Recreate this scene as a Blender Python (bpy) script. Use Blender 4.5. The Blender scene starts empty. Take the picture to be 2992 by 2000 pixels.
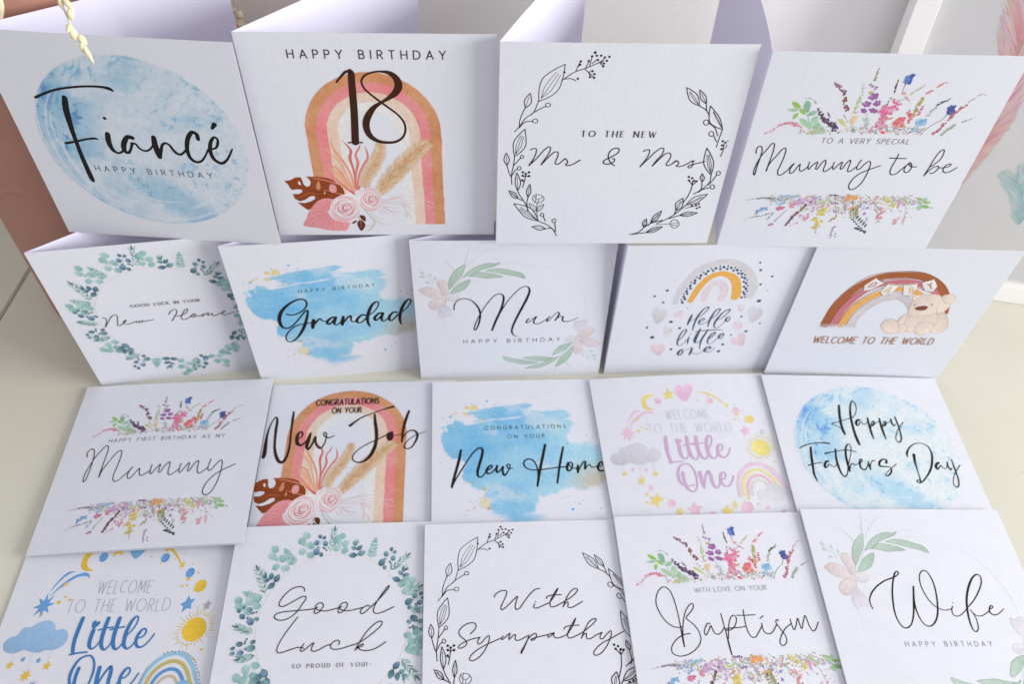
import bpy, bmesh, math, random
import numpy as np
from mathutils import Vector, Matrix, noise as mnoise
from mathutils.geometry import tessellate_polygon
from math import sin, cos, pi, radians

SC = bpy.context.scene
COL = SC.collection
U = 0.15                      # side of a square card in metres

# ------------------------------------------------------------------ camera
F_PX, PITCH, CAM_H, ROLL = 2366.72, 0.85907, 3.58639, 0.04015
cd = bpy.data.cameras.new("camera"); cam = bpy.data.objects.new("camera", cd); COL.objects.link(cam)
cd.sensor_width = 36.0; cd.lens = F_PX / 2992 * 36.0
cd.clip_start = 0.01; cd.clip_end = 50
rt, fw, up = Vector((1, 0, 0)), Vector((0, cos(PITCH), -sin(PITCH))), Vector((0, sin(PITCH), cos(PITCH)))
r2 = rt * cos(ROLL) + up * sin(ROLL); u2 = up * cos(ROLL) - rt * sin(ROLL)
mw = Matrix((r2, u2, -fw)).transposed().to_4x4(); mw.translation = (0, 0, CAM_H * U)
cam.matrix_world = mw
cd.dof.use_dof = True; cd.dof.focus_distance = 0.50; cd.dof.aperture_fstop = 9.0
SC.camera = cam

# ------------------------------------------------------------------ world, lamps, exposure
w = bpy.data.worlds.new("World"); SC.world = w; w.use_nodes = True
bg = w.node_tree.nodes["Background"]; bg.inputs[0].default_value = (0.96, 0.93, 1.0, 1); bg.inputs[1].default_value = 0.50
def area(name, loc, target, size, sy, power, col):
    l = bpy.data.lights.new(name, 'AREA'); l.shape = 'RECTANGLE'; l.size = size; l.size_y = sy; l.energy = power; l.color = col
    o = bpy.data.objects.new(name, l); COL.objects.link(o); o.location = loc
    o.rotation_euler = (Vector(target) - Vector(loc)).to_track_quat('-Z', 'Y').to_euler(); return o
area("window_light", (2.55, -0.18, 0.78), (0.0, 0.38, 0.1), 1.6, 1.2, 90.0, (1.0, 0.99, 0.97))
area("overhead_fill", (0.0, -0.5, 1.8), (0.0, 0.35, 0.1), 1.8, 1.4, 3.5, (1.0, 0.99, 0.98))  # soft fill added from above, no real fixture behind it
SC.view_settings.view_transform = 'Standard'; SC.view_settings.look = 'None'
SC.view_settings.exposure = 0.20; SC.view_settings.gamma = 1.0
try: SC.view_settings.use_curve_mapping = False
except Exception: pass

# ------------------------------------------------------------------ helpers
def lin(c):
    c = c / 255.0
    return c / 12.92 if c <= 0.04045 else ((c + 0.055) / 1.055) ** 2.4
PAPER = (0.672, 0.690, 0.745)
def ink(rgb):                # print colour as seen on lit paper -> reflectance
    return tuple(min(0.71, lin(c) * 0.92) for c in rgb) + (1.0,)
def hexc(h): return tuple(int(k) for k in h.split(','))

def tag(o, label=None, cat=None, group=None, kind=None):
    if label: o["label"] = label
    if cat: o["category"] = cat
    if group: o["group"] = group
    if kind: o["kind"] = kind
    return o
def empty(name, loc=(0, 0, 0), rz=0.0):
    o = bpy.data.objects.new(name, None); COL.objects.link(o); o.location = loc; o.rotation_euler = (0, 0, rz)
    o.empty_display_size = 0.02; return o
def mesh_obj(name, verts, faces, mat, parent=None, smooth=False, cols=None):
    me = bpy.data.meshes.new(name); me.from_pydata([tuple(v) for v in verts], [], faces)
    if smooth:
        for p in me.polygons: p.use_smooth = True
    if cols is not None:
        a = me.color_attributes.new("Col", 'FLOAT_COLOR', 'POINT')
        a.data.foreach_set("color", np.asarray(cols, dtype=np.float32).ravel())
    me.materials.append(mat); me.update()
    o = bpy.data.objects.new(name, me); COL.objects.link(o)
    if parent: o.parent = parent
    return o

# ------------------------------------------------------------------ materials
def new_mat(name):
    m = bpy.data.materials.new(name); m.use_nodes = True
    nt = m.node_tree; return m, nt, nt.nodes["Principled BSDF"]
def N(nt, t, **kw):
    n = nt.nodes.new(t)
    for k, v in kw.items(): setattr(n, k, v)
    return n
def linen_bump(nt, b, strength=0.16):
    tc = N(nt, 'ShaderNodeTexCoord'); h = []
    for sc in ((1500, 1500, 60), (90, 90, 1500)):
        mp = N(nt, 'ShaderNodeMapping'); mp.inputs['Scale'].default_value = sc
        nz = N(nt, 'ShaderNodeTexNoise'); nz.inputs['Scale'].default_value = 1.0; nz.inputs['Detail'].default_value = 2
        nt.links.new(tc.outputs['Object'], mp.inputs['Vector']); nt.links.new(mp.outputs[0], nz.inputs['Vector']); h.append(nz)
    ad = N(nt, 'ShaderNodeMath', operation='ADD'); nt.links.new(h[0].outputs['Fac'], ad.inputs[0]); nt.links.new(h[1].outputs['Fac'], ad.inputs[1])
    bp = N(nt, 'ShaderNodeBump'); bp.inputs['Strength'].default_value = strength; bp.inputs['Distance'].default_value = 0.0004
    nt.links.new(ad.outputs[0], bp.inputs['Height']); nt.links.new(bp.outputs[0], b.inputs['Normal'])
    return ad
def paper_mat():
    m, nt, b = new_mat("linen_card")
    h = linen_bump(nt, b)
    rp = N(nt, 'ShaderNodeMapRange'); rp.inputs['From Min'].default_value = .6; rp.inputs['From Max'].default_value = 1.4
    rp.inputs['To Min'].default_value = .965; rp.inputs['To Max'].default_value = 1.03
    nt.links.new(h.outputs[0], rp.inputs['Value'])
    mx = N(nt, 'ShaderNodeMix', data_type='RGBA', blend_type='MULTIPLY'); mx.inputs[0].default_value = 1.0
    mx.inputs[6].default_value = PAPER + (1,); nt.links.new(rp.outputs[0], mx.inputs[7])
    nt.links.new(mx.outputs[2], b.inputs['Base Color'])
    b.inputs['Roughness'].default_value = 0.75; b.inputs['Specular IOR Level'].default_value = 0.25
    return m
def inner_mat():
    m, nt, b = new_mat("smooth_card")
    b.inputs['Base Color'].default_value = (0.775, 0.762, 0.915, 1); b.inputs['Roughness'].default_value = 0.7  # violet tint in the colour stands in for violet shade between panels
    b.inputs['Specular IOR Level'].default_value = 0.25
    tc = N(nt, 'ShaderNodeTexCoord'); nz = N(nt, 'ShaderNodeTexNoise'); nz.inputs['Scale'].default_value = 900
    bp = N(nt, 'ShaderNodeBump'); bp.inputs['Strength'].default_value = .08; bp.inputs['Distance'].default_value = .0003
    nt.links.new(tc.outputs['Object'], nz.inputs['Vector']); nt.links.new(nz.outputs['Fac'], bp.inputs['Height']); nt.links.new(bp.outputs[0], b.inputs['Normal'])
    return m
def print_mat(name, var, scale=420, rough=.6):
    m, nt, b = new_mat(name)
    at = N(nt, 'ShaderNodeVertexColor', layer_name="Col")
    h = linen_bump(nt, b, .14)
    if var > 0:               # pigment granulation of the watercolour print
        tc = N(nt, 'ShaderNodeTexCoord'); nz = N(nt, 'ShaderNodeTexNoise'); nz.inputs['Scale'].default_value = scale; nz.inputs['Detail'].default_value = 4
        nt.links.new(tc.outputs['Object'], nz.inputs['Vector'])
        rp = N(nt, 'ShaderNodeMapRange'); rp.inputs['From Min'].default_value = .3; rp.inputs['From Max'].default_value = .7
        rp.inputs['To Min'].default_value = 1 - var; rp.inputs['To Max'].default_value = 1 + var
        nt.links.new(nz.outputs['Fac'], rp.inputs['Value'])
        mx = N(nt, 'ShaderNodeMix', data_type='RGBA', blend_type='MULTIPLY'); mx.inputs[0].default_value = 1.0
        nt.links.new(at.outputs['Color'], mx.inputs[6]); nt.links.new(rp.outputs[0], mx.inputs[7])
        nt.links.new(mx.outputs[2], b.inputs['Base Color'])
    else:
        nt.links.new(at.outputs['Color'], b.inputs['Base Color'])
    b.inputs['Roughness'].default_value = rough; b.inputs['Specular IOR Level'].default_value = 0.25
    return m
def plain_mat(name, col, rough=.6, var=.0, scale=40, bump=0, bscale=300, dist=.001, spec=.3):
    m, nt, b = new_mat(name)
    b.inputs['Base Color'].default_value = col + (1,); b.inputs['Roughness'].default_value = rough; b.inputs['Specular IOR Level'].default_value = spec
    tc = N(nt, 'ShaderNodeTexCoord')
    if var:
        nz = N(nt, 'ShaderNodeTexNoise'); nz.inputs['Scale'].default_value = scale; nz.inputs['Detail'].default_value = 6
        rp = N(nt, 'ShaderNodeValToRGB'); rp.color_ramp.elements[0].position = .3; rp.color_ramp.elements[1].position = .7
        rp.color_ramp.elements[0].color = tuple(c * (1 - var) for c in col) + (1,); rp.color_ramp.elements[1].color = tuple(min(1, c * (1 + var)) for c in col) + (1,)
        nt.links.new(tc.outputs['Object'], nz.inputs['Vector']); nt.links.new(nz.outputs['Fac'], rp.inputs[0]); nt.links.new(rp.outputs[0], b.inputs['Base Color'])
    if bump:
        nz = N(nt, 'ShaderNodeTexNoise'); nz.inputs['Scale'].default_value = bscale; nz.inputs['Detail'].default_value = 5
        bp = N(nt, 'ShaderNodeBump'); bp.inputs['Strength'].default_value = bump; bp.inputs['Distance'].default_value = dist
        nt.links.new(tc.outputs['Object'], nz.inputs['Vector']); nt.links.new(nz.outputs['Fac'], bp.inputs['Height']); nt.links.new(bp.outputs[0], b.inputs['Normal'])
    return m
M_PAPER, M_INNER = paper_mat(), inner_mat()
M_INK = print_mat("printed_ink", 0)
M_WASH = print_mat("printed_watercolour", .07)
M_WALL = plain_mat("painted_wall", (.88, .865, .84), .8, .03, 6, .22, 700, .0010)
M_VASE = plain_mat("pink_ceramic", (.42, .215, .165), .6, .05, 30, .25, 160, .0006)
M_STRAW = plain_mat("dried_grass", (.72, .66, .45), .75, .14, 160, .3, 700, .0004)
M_FRAME = plain_mat("white_frame_paint", (.88, .87, .84), .4, .02, 20)
M_PRINT = print_mat("feather_print", .015, 60, .5)

def table_mat():
    m, nt, b = new_mat("cream_painted_tabletop")
    tc = N(nt, 'ShaderNodeTexCoord')
    nz = N(nt, 'ShaderNodeTexNoise'); nz.inputs['Scale'].default_value = 7; nz.inputs['Detail'].default_value = 6
    rp = N(nt, 'ShaderNodeValToRGB'); rp.color_ramp.elements[0].position = .3; rp.color_ramp.elements[1].position = .72
    rp.color_ramp.elements[0].color = (.60, .59, .49, 1); rp.color_ramp.elements[1].color = (.655, .645, .545, 1)
    nt.links.new(tc.outputs['Object'], nz.inputs['Vector']); nt.links.new(nz.outputs['Fac'], rp.inputs[0])
    # small scuffs and dust specks
    n2 = N(nt, 'ShaderNodeTexNoise'); n2.inputs['Scale'].default_value = 75; n2.inputs['Detail'].default_value = 2
    r2_ = N(nt, 'ShaderNodeMapRange'); r2_.inputs['From Min'].default_value = .735; r2_.inputs['From Max'].default_value = .79; r2_.inputs['To Min'].default_value = 1; r2_.inputs['To Max'].default_value = .7
    nt.links.new(tc.outputs['Object'], n2.inputs['Vector']); nt.links.new(n2.outputs['Fac'], r2_.inputs['Value'])
    mx = N(nt, 'ShaderNodeMix', data_type='RGBA', blend_type='MULTIPLY'); mx.inputs[0].default_value = 1
    nt.links.new(rp.outputs[0], mx.inputs[6]); nt.links.new(r2_.outputs[0], mx.inputs[7]); nt.links.new(mx.outputs[2], b.inputs['Base Color'])
    n3 = N(nt, 'ShaderNodeTexNoise'); n3.inputs['Scale'].default_value = 520; n3.inputs['Detail'].default_value = 3
    bp = N(nt, 'ShaderNodeBump'); bp.inputs['Strength'].default_value = .12; bp.inputs['Distance'].default_value = .0005
    nt.links.new(tc.outputs['Object'], n3.inputs['Vector']); nt.links.new(n3.outputs['Fac'], bp.inputs['Height']); nt.links.new(bp.outputs[0], b.inputs['Normal'])
    b.inputs['Roughness'].default_value = .45; b.inputs['Specular IOR Level'].default_value = .35
    return m
M_TABLE = table_mat()

# ------------------------------------------------------------------ setting: tabletop (two boards with an open joint) and wall
def box(x0, x1, y0, y1, z0, z1, bev=.0):
    bm = bmesh.new(); bmesh.ops.create_cube(bm, size=1)
    for v in bm.verts:
        v.co = Vector(((x0 + x1) / 2 + v.co.x * (x1 - x0), (y0 + y1) / 2 + v.co.y * (y1 - y0), (z0 + z1) / 2 + v.co.z * (z1 - z0)))
    if bev: bmesh.ops.bevel(bm, geom=list(bm.edges), offset=bev, segments=2, affect='EDGES')
    return bm
def bm_obj(name, bms, mat, parent=None, smooth=False):
    me = bpy.data.meshes.new(name); out = bmesh.new()
    for b in bms:
        t = bpy.data.meshes.new("t"); b.to_mesh(t); out.from_mesh(t); bpy.data.meshes.remove(t); b.free()
    out.to_mesh(me); out.free(); me.materials.append(mat)
    if smooth:
        for p in me.polygons: p.use_smooth = True
    o = bpy.data.objects.new(name, me); COL.objects.link(o)
    if parent: o.parent = parent
    return o
WALL_Y = 4.6 * U
t = bm_obj("tabletop", [box(-3.003 * U, 1.0, -.5, WALL_Y - .001, -.03, 0, .0012), box(-1.4, -3.015 * U, -.5, WALL_Y - .001, -.03, -.0004, .0012)], M_TABLE)
tag(t, kind="structure")
wl = bm_obj("wall", [box(-1.8, 1.8, 0, .05, -.05, 1.1)], M_WALL)
wl.location = (2.0 * U, 4.21 * U, 0); wl.rotation_euler = (0, 0, -.062)
tag(wl, kind="structure")

# ------------------------------------------------------------------ traced designs in card coordinates (1/10000 of a side)
DATA_TEXT = '''
@fiance
S 18,17,18 lettering 1396,7162,105 1728,7322,97 2357,7570,88 3097,7732,87 3802,7817,87 4326,7818,103 4605,7762,135 4710,7686,95
S 18,17,18 lettering 2610,7232,202 2489,6822,238 2393,6297,225 2326,5716,187 2281,5075,165 2252,4465,177 2246,3790,199 2253,3248,203 2270,3124,157
S 18,17,18 lettering 1801,5019,113 2267,5143,95 2799,5295,86 3138,5354,95 3269,5336,69
S 18,17,18 lettering 3789,5612,196 3715,5311,215 3699,5034,191 3772,4783,149 3939,4687,97 4104,4759,88 4282,4935,78
D 18,17,18 lettering 3931,6377,75
S 18,17,18 lettering 4784,5499,188 4618,5533,171 4408,5313,198 4257,4980,200 4267,4770,158 4374,4731,123 4531,4906,96 4685,5194,112
S 18,17,18 lettering 4666,5221,104 4827,5204,95 4921,5003,96 5046,4895,87 5201,4882,87 5393,4989,78 5580,5210,78
S 18,17,18 lettering 5714,5585,187 5661,5216,233 5662,4891,235 5677,4610,194
S 18,17,18 lettering 5685,4611,158 5839,4950,130 5984,5238,103 6130,5331,94 6266,5257,95 6359,5033,113 6467,4854,122 6609,4793,105 6805,4924,87 7011,5171,78
S 18,17,18 lettering 7585,5622,161 7586,5847,152 7438,5949,151 7224,5733,169 7051,5357,171 6967,4935,156 7018,4610,141 7197,4456,124 7408,4495,97 7627,4724,79 7892,5139,78
S 18,17,18 lettering 7992,5146,86 8231,5232,86 8362,5448,111 8399,5678,93 8303,5761,93 8150,5615,127 8000,5285,155 7953,4911,156 8037,4611,149 8281,4461,132 8513,4597,105 8717,4871,87 8915,5210,69
S 18,17,18 lettering 8455,6372,182 8312,6186,117
T 60,72,82 lettering 2615,3680,7705,3634,280,36 sans HAPPY_BIRTHDAY
@eighteen
T 58,26,8 lettering 1921,8969,8012,8962,345,44 sans HAPPY_BIRTHDAY
S 58,26,8 lettering 3653,7947,67 3872,8204,84 4067,8394,102 4229,8442,78
S 58,26,8 lettering 4236,8427,179 4274,8333,234 4257,7952,249 4231,7301,261 4191,6494,268 4081,5136,280
S 58,26,8 lettering 3788,5117,60 4371,5119,60
S 58,26,8 lettering 5343,7043,94 5655,7245,156 5937,7478,248 6091,7772,282 6042,8094,243 5804,8345,168 5467,8421,84 5062,8371,72 4760,8211,72 4642,7971,73 4731,7665,74 4992,7372,74 5343,7043,82 5673,6759,76 5978,6470,77 6194,6125,78 6236,5774,79 6114,5416,86 5820,5180,100 5477,5124,114 5053,5195,147 4741,5446,212 4625,5801,248 4647,6152,265 4820,6532,243 5058,6839,177 5343,7043,107
@mrmrs
T 50,50,54 lettering 3450,5874,6573,5843,278,36 serif TO_THE_NEW
S 18,17,18 lettering 1367,5194,37 1484,5263,37 1605,5256,37 1623,5113,38 1542,4804,38 1351,4407,54
S 18,17,18 lettering 1351,4407,38 1648,4763,38 1970,5217,37 2151,5359,37 2214,5299,37 2156,5013,38 2000,4723,38 1868,4451,54
S 18,17,18 lettering 1868,4451,38 2167,4848,38 2394,5096,38 2532,5097,38 2560,4953,38 2492,4683,38 2462,4516,38 2577,4474,38 2774,4664,38 2864,4760,38
S 18,17,18 lettering 2854,4760,61 2907,4747,42 2967,4664,42 2993,4560,42 2913,4455,42 2987,4413,42 3211,4477,42 3525,4700,42
S 18,17,18 lettering 5037,4420,43 4883,4525,42 4752,4734,42 4707,4900,42 4755,5147,42 4911,5291,41 5066,5304,41 5136,5222,42 5097,5066,42 4922,4921,42 4694,4775,42 4548,4670,42 4535,4565,42 4657,4494,42 4864,4533,42 4991,4651,42 4996,4755,42 4897,4784,42
S 18,17,18 lettering 6180,5153,38 6316,5227,38 6429,5216,38 6441,5051,38 6367,4781,38 6156,4368,54
S 18,17,18 lettering 6156,4368,39 6426,4740,38 6744,5176,38 6948,5320,38 7035,5280,38 7003,4992,38 6822,4699,39 6685,4404,54
S 18,17,18 lettering 6685,4404,39 6950,4784,38 7186,5054,38 7344,5055,38 7401,4931,38 7353,4701,39 7276,4491,39 7332,4419,39 7497,4491,39 7679,4669,62 7777,4619,39 7814,4514,39 7726,4407,39 7840,4374,39 8044,4430,39 8234,4557,39 8389,4672,39 8482,4655,39
S 18,17,18 lettering 8384,4663,39 8442,4495,39 8368,4324,39 8261,4324,39 8262,4409,39 8460,4495,39 8730,4572,39 8938,4636,39
@mumtobe
T 112,112,116 lettering 3118,5891,6823,5919,243,25 sans TO_A_VERY_SPECIAL
S 18,17,18 lettering 538,5287,39 498,5477,39 555,5644,39 673,5647,39 749,5459,39 769,5196,39 745,4659,40 738,4171,50 681,4235,41 677,4608,40 782,5148,39 933,5487,39 1102,5821,39 1175,5800,39 1230,5494,39 1217,4866,40 1202,4387,54
S 18,17,18 lettering 1202,4387,40 1243,4769,40 1446,5211,39 1626,5574,39 1724,5576,39 1771,5267,39 1739,4731,40 1705,4383,41 1785,4194,41 1923,4213,41 2131,4493,40 2255,4767,40 2302,4818,40
S 18,17,18 lettering 2302,4818,40 2224,4594,40 2220,4395,41 2268,4296,41 2363,4323,41 2518,4700,40 2573,4789,40 2595,4602,40 2654,4445,40 2760,4432,40 2936,4660,40
S 18,17,18 lettering 2942,4906,40 2959,4611,40 3018,4523,40 3090,4688,40 3280,4923,40 3299,4668,40 3317,4544,40 3378,4546,40 3479,4869,40 3591,5028,40 3656,4824,40 3653,4577,40 3700,4429,41 3814,4456,40 3997,4708,40
S 18,17,18 lettering 4006,4930,40 4021,4635,40 4090,4547,40 4178,4713,40 4343,4947,40 4360,4717,40 4381,4569,40 4444,4585,40 4544,4893,40 4651,5052,40 4704,4897,40 4704,4601,40 4754,4452,41 4852,4465,41 5033,4707,40
S 18,17,18 lettering 5127,5077,40 5071,4831,40 5067,4634,40 5122,4571,40 5213,4602,40 5344,4862,40 5473,5012,40 5567,4941,40 5616,4671,40 5614,4221,41 5529,3760,41 5330,3496,42 5168,3482,42 5070,3620,42 5065,3903,41 5229,4263,41 5548,4520,40 6060,4790,40
S 18,17,18 lettering 6616,5401,39 6597,5086,40 6565,4693,40 6598,4444,41 6706,4321,41 6876,4360,41 7027,4604,40 7152,4805,40
S 18,17,18 lettering 6291,5201,40 6639,5184,40 7011,5183,40
S 18,17,18 lettering 7251,4964,53 7162,4780,40 7168,4557,40 7272,4450,41 7380,4487,41 7433,4663,40 7373,4884,40 7253,4979,40 7286,4857,40 7458,4753,40 7648,4767,40
S 18,17,18 lettering 8156,4294,54 8200,4730,40 8238,5221,40 8324,5584,39 8427,5672,39 8491,5587,39 8517,5227,40 8390,4956,40 8210,4755,40
S 18,17,18 lettering 8156,4294,41 8242,4532,41 8392,4759,40 8553,4812,40 8609,4729,40 8567,4539,41 8450,4426,41 8357,4434,41
S 18,17,18 lettering 8617,4729,40 8810,4734,40 9027,4798,40 9090,4888,40 9028,4936,40 8908,4884,40 8837,4720,40 8891,4546,41 9025,4474,41 9186,4528,41 9412,4757,40
@homegl
T 95,95,98 lettering 3370,5872,6668,5828,189,28 serif GOOD_LUCK_IN_YOUR
S 70,70,76 lettering 1806,5327,36 1911,5333,36 1965,5233,36 1905,5011,36 1746,4654,51
S 70,70,76 lettering 1746,4654,36 2018,5040,36 2296,5388,36 2455,5469,36 2534,5397,36 2497,5196,36 2390,4842,36 2359,4683,36 2419,4640,37 2572,4743,36 2778,4920,36
S 70,70,76 lettering 2572,4743,36 2813,4938,36 2865,5009,36 2806,5009,36 2700,4909,36 2671,4774,36 2756,4713,36 2955,4729,37 3189,4809,36 3313,4873,36
S 70,70,76 lettering 3313,4873,36 3290,4770,37 3334,4749,37 3472,4858,36 3444,4745,37 3509,4735,37 3609,4836,37 3586,4887,36 3616,4789,37 3815,4804,37 4132,4862,37
S 70,70,76 lettering 4969,5113,36 5056,5261,36 5218,5411,36 5345,5437,36 5415,5367,36 5360,5168,36 5199,4915,37 4993,4633,44
S 70,70,76 lettering 5203,4984,37 5382,4924,37 5577,4973,37 5793,5102,37 5927,5266,36 5942,5378,36 5864,5367,36 5716,5206,36 5556,4953,37 5487,4753,37 5531,4638,37 5669,4640,37 5883,4762,37 6036,4878,37
S 70,70,76 lettering 6149,4963,37 6027,4903,37 5983,4793,37 6042,4728,37 6164,4788,37 6228,4919,37 6171,4988,37 6091,4917,37 6138,4806,37 6345,4784,37 6509,4829,37
S 70,70,76 lettering 6634,4903,37 6523,4826,37 6495,4751,37 6571,4772,37 6777,4927,37 6876,4959,37 6819,4851,37 6782,4763,37 6846,4777,37 7004,4860,37 7045,4840,37 7008,4752,37 7056,4697,37 7185,4724,37 7454,4823,37
S 70,70,76 lettering 7454,4823,37 7652,4886,37 7713,4947,37 7641,4967,37 7535,4881,37 7512,4744,37 7605,4683,37 7795,4710,37 8147,4834,37
@grandad
T 55,72,88 lettering 3129,6695,6889,6749,219,29 sans HAPPY_BIRTHDAY
S 18,17,18 lettering 2286,5237,98 2416,5175,83 2701,5187,76 3047,5376,75 3318,5688,82 3392,5952,89 3333,6161,89 3131,6252,88 2806,6155,103 2418,5885,126 2063,5471,165 1872,5031,174 1826,4614,161 1909,4293,124 2115,4196,93 2358,4309,85 2711,4694,77 3036,5123,76 3236,5377,83 3336,5411,98 3314,5182,106 3178,4731,138 3008,4276,155 2748,3776,134 2453,3371,95 2152,3137,80 1966,3186,72 1915,3441,63 2038,3769,71 2365,4164,70 2722,4383,70 3082,4434,70 3410,4489,62
S 18,17,18 lettering 3533,4663,169 3454,4364,186 3404,4082,156
S 18,17,18 lettering 3432,4223,93 3633,4485,101 3810,4700,100 3892,4714,92 3965,4563,62 4118,4511,54
S 18,17,18 lettering 4663,4738,123 4505,4757,108 4290,4594,124 4181,4393,140 4227,4268,109 4364,4323,94 4558,4561,101 4678,4736,131 4577,4464,132 4545,4228,109 4633,4169,78 4793,4270,70 4926,4421,62
S 18,17,18 lettering 5063,4737,139 4973,4415,171 4933,4156,157
S 18,17,18 lettering 4949,4226,94 5182,4532,93 5370,4747,108 5449,4737,101 5414,4456,86 5476,4296,70 5608,4313,70 5755,4462,70
S 18,17,18 lettering 6217,4691,101 6047,4759,101 5798,4552,132 5706,4325,141 5754,4175,94 5920,4202,87 6176,4459,86 6334,4724,93
S 18,17,18 lettering 6382,4719,70 6645,4923,62 6873,5269,69 6948,5537,76 6879,5646,84 6675,5523,122 6437,5088,154 6282,4541,156 6257,4161,134 6299,3938,111 6337,3835,72
S 18,17,18 lettering 7082,4752,125 6921,4772,109 6708,4584,133 6620,4356,141 6675,4254,102 6813,4333,87 6981,4551,94 7098,4751,125 7004,4453,133 6996,4190,103 7107,4152,79 7302,4321,71
S 18,17,18 lettering 7825,4710,102 7666,4753,101 7453,4542,133 7365,4289,142 7417,4138,103 7588,4214,87 7844,4542,86
S 18,17,18 lettering 8017,4664,70 8261,4871,62 8497,5217,70 8597,5483,77 8524,5593,84 8338,5467,123 8111,5029,155 7954,4481,157 7924,4100,135 7942,3904,104 7988,3776,64
@mum
T 75,76,82 lettering 2426,2905,7602,2878,278,35 sans HAPPY_BIRTHDAY
S 18,17,18 lettering 1983,5428,52 1997,5681,59 2115,6001,51 2352,6194,47 2600,6207,47 2847,6105,55 3093,5816,74 3262,5462,89 3324,5106,90 3289,4615,91 3174,4141,77 3059,3915,70 3005,3963,62 3046,4260,61 3211,4798,53 3467,5410,48 3780,6008,48 4089,6425,47 4305,6512,51 4461,6434,73 4521,6198,99 4471,5769,103 4352,5247,112 4136,4583,114 3942,3858,93
S 18,17,18 lettering 4338,5114,60 4658,5849,48 5020,6458,47 5379,6888,47 5622,6993,50 5765,6897,72 5815,6643,101 5714,6179,117 5486,5515,119 5222,4769,114 5030,4094,100 4990,3724,86 5077,3487,59 5228,3363,35 5353,3325,20
S 18,17,18 lettering 5850,4679,61 5745,4479,69 5749,4365,61 5860,4406,46 6060,4648,46 6262,4812,61 6145,4555,77 6120,4374,69 6206,4265,54 6431,4293,46 6711,4511,46 6864,4664,46
S 18,17,18 lettering 6953,4796,53 6837,4574,69 6829,4416,69 6967,4547,42 7203,4922,42 7385,5081,49 7440,4981,76 7375,4736,92 7247,4468,69
S 18,17,18 lettering 7247,4468,54 7410,4689,42 7582,4782,53 7651,4703,76 7632,4523,77 7690,4384,69 7838,4355,54 8110,4414,39 8465,4637,27
@hello
S 66,86,108 lettering 4077,5003,66 4042,4709,123 4004,4427,114 3995,4206,68
S 66,86,108 lettering 4029,4458,26 4180,4547,26 4323,4668,26 4498,4833,31 4663,5045,36 4791,5317,46 4849,5529,55 4794,5591,55 4668,5504,60 4518,5235,76 4396,4821,97 4345,4352,83 4338,3970,68 4359,3743,47
S 66,86,108 lettering 4576,4360,42 4701,4466,36 4809,4604,57 4781,4683,57 4679,4671,57 4582,4533,77 4565,4360,78 4624,4231,57 4734,4211,42 4898,4333,36 5091,4515,36
S 66,86,108 lettering 5158,4639,36 5318,4821,41 5451,5157,51 5482,5386,61 5428,5440,56 5304,5346,61 5199,5073,82 5134,4702,108 5104,4357,93 5121,4006,52
S 66,86,108 lettering 5509,4532,36 5692,4652,41 5880,4926,46 6000,5216,61 6013,5338,76 5925,5356,61 5752,5209,61 5578,4874,92 5459,4471,109 5435,4155,78 5492,3944,53 5614,3875,37 5775,4014,29 5894,4234,29 5963,4485,29
S 66,86,108 lettering 6163,4798,26 6048,4749,57 5975,4611,98 6002,4452,93 6088,4402,57 6164,4525,47 6169,4682,39
S 66,86,108 lettering 3726,2880,38 3851,3074,48 3976,3432,58 4026,3723,69 3965,3816,63 3858,3713,63 3751,3375,74 3703,2947,86 3727,2645,76 3788,2491,49 3908,2435,30 4051,2599,27 4154,2847,27 4218,2961,27
S 66,86,108 lettering 4278,3207,48 4269,2926,81 4299,2606,60
S 66,86,108 lettering 4286,3381,37 4361,3434,32
S 66,86,108 lettering 4762,3874,53 4719,3568,122 4663,3110,161 4660,2811,135 4735,2657,71 4837,2686,38 4959,2833,32
S 66,86,108 lettering 5191,3762,63 5114,3422,96 5018,2964,97 5015,2562,71 5068,2100,39
S 66,86,108 lettering 4497,3608,26 4743,3658,48 5162,3698,63 5584,3725,58 5991,3723,26
S 66,86,108 lettering 5345,2951,30 5491,3079,54 5613,3305,64 5652,3468,75 5598,3519,64 5483,3409,69 5382,3083,91 5371,2783,81 5426,2580,49 5547,2524,30 5704,2704,30 5855,2999,30
S 66,86,108 lettering 5927,3062,40 6061,3140,40 6146,3286,80 6090,3386,75 5989,3357,80 5911,3179,102 5935,3029,75 6056,2975,43 6185,3069,27
S 66,86,108 lettering 4161,2136,38 4042,2072,83 3941,1852,138 3941,1679,111 4043,1605,61 4150,1740,78 4172,1912,66 4129,2017,39 4210,1997,25 4330,2061,25 4501,2191,30 4601,2238,44
S 66,86,108 lettering 4638,2220,82 4635,1963,122 4601,1635,95
S 66,86,108 lettering 4692,1788,25 4839,1712,33 5001,1678,31 5181,1768,31 5326,1918,30
S 66,86,108 lettering 5408,1949,39 5563,2046,39 5666,2179,94 5599,2285,77 5474,2255,88 5375,2054,127 5382,1916,111 5519,1841,61 5716,1851,31 5848,2052,25 5891,2205,30
D 66,86,108 dot_pattern 6690,8772,61 6854,8241,75 7567,7768,68 7126,7202,69 7621,6747,35 7379,5957,111 6762,4759,69 7901,4174,56 7316,3534,90 6561,3253,57 6287,2461,88 6196,1868,99 3480,2147,83 2263,3208,118 1852,4032,74 3613,3934,84 3058,4463,101 3742,5501,36 2379,5995,66 1851,6474,69 2433,6894,81 2678,7575,25
@bear
T 168,110,68 lettering 1924,2934,8383,3037,522,60 hand WELCOME_TO_THE_WORLD
@mummy1
T 112,112,116 lettering 2148,6183,8055,6154,223,27 sans HAPPY_FIRST_BIRTHDAY_AS_MY
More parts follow.
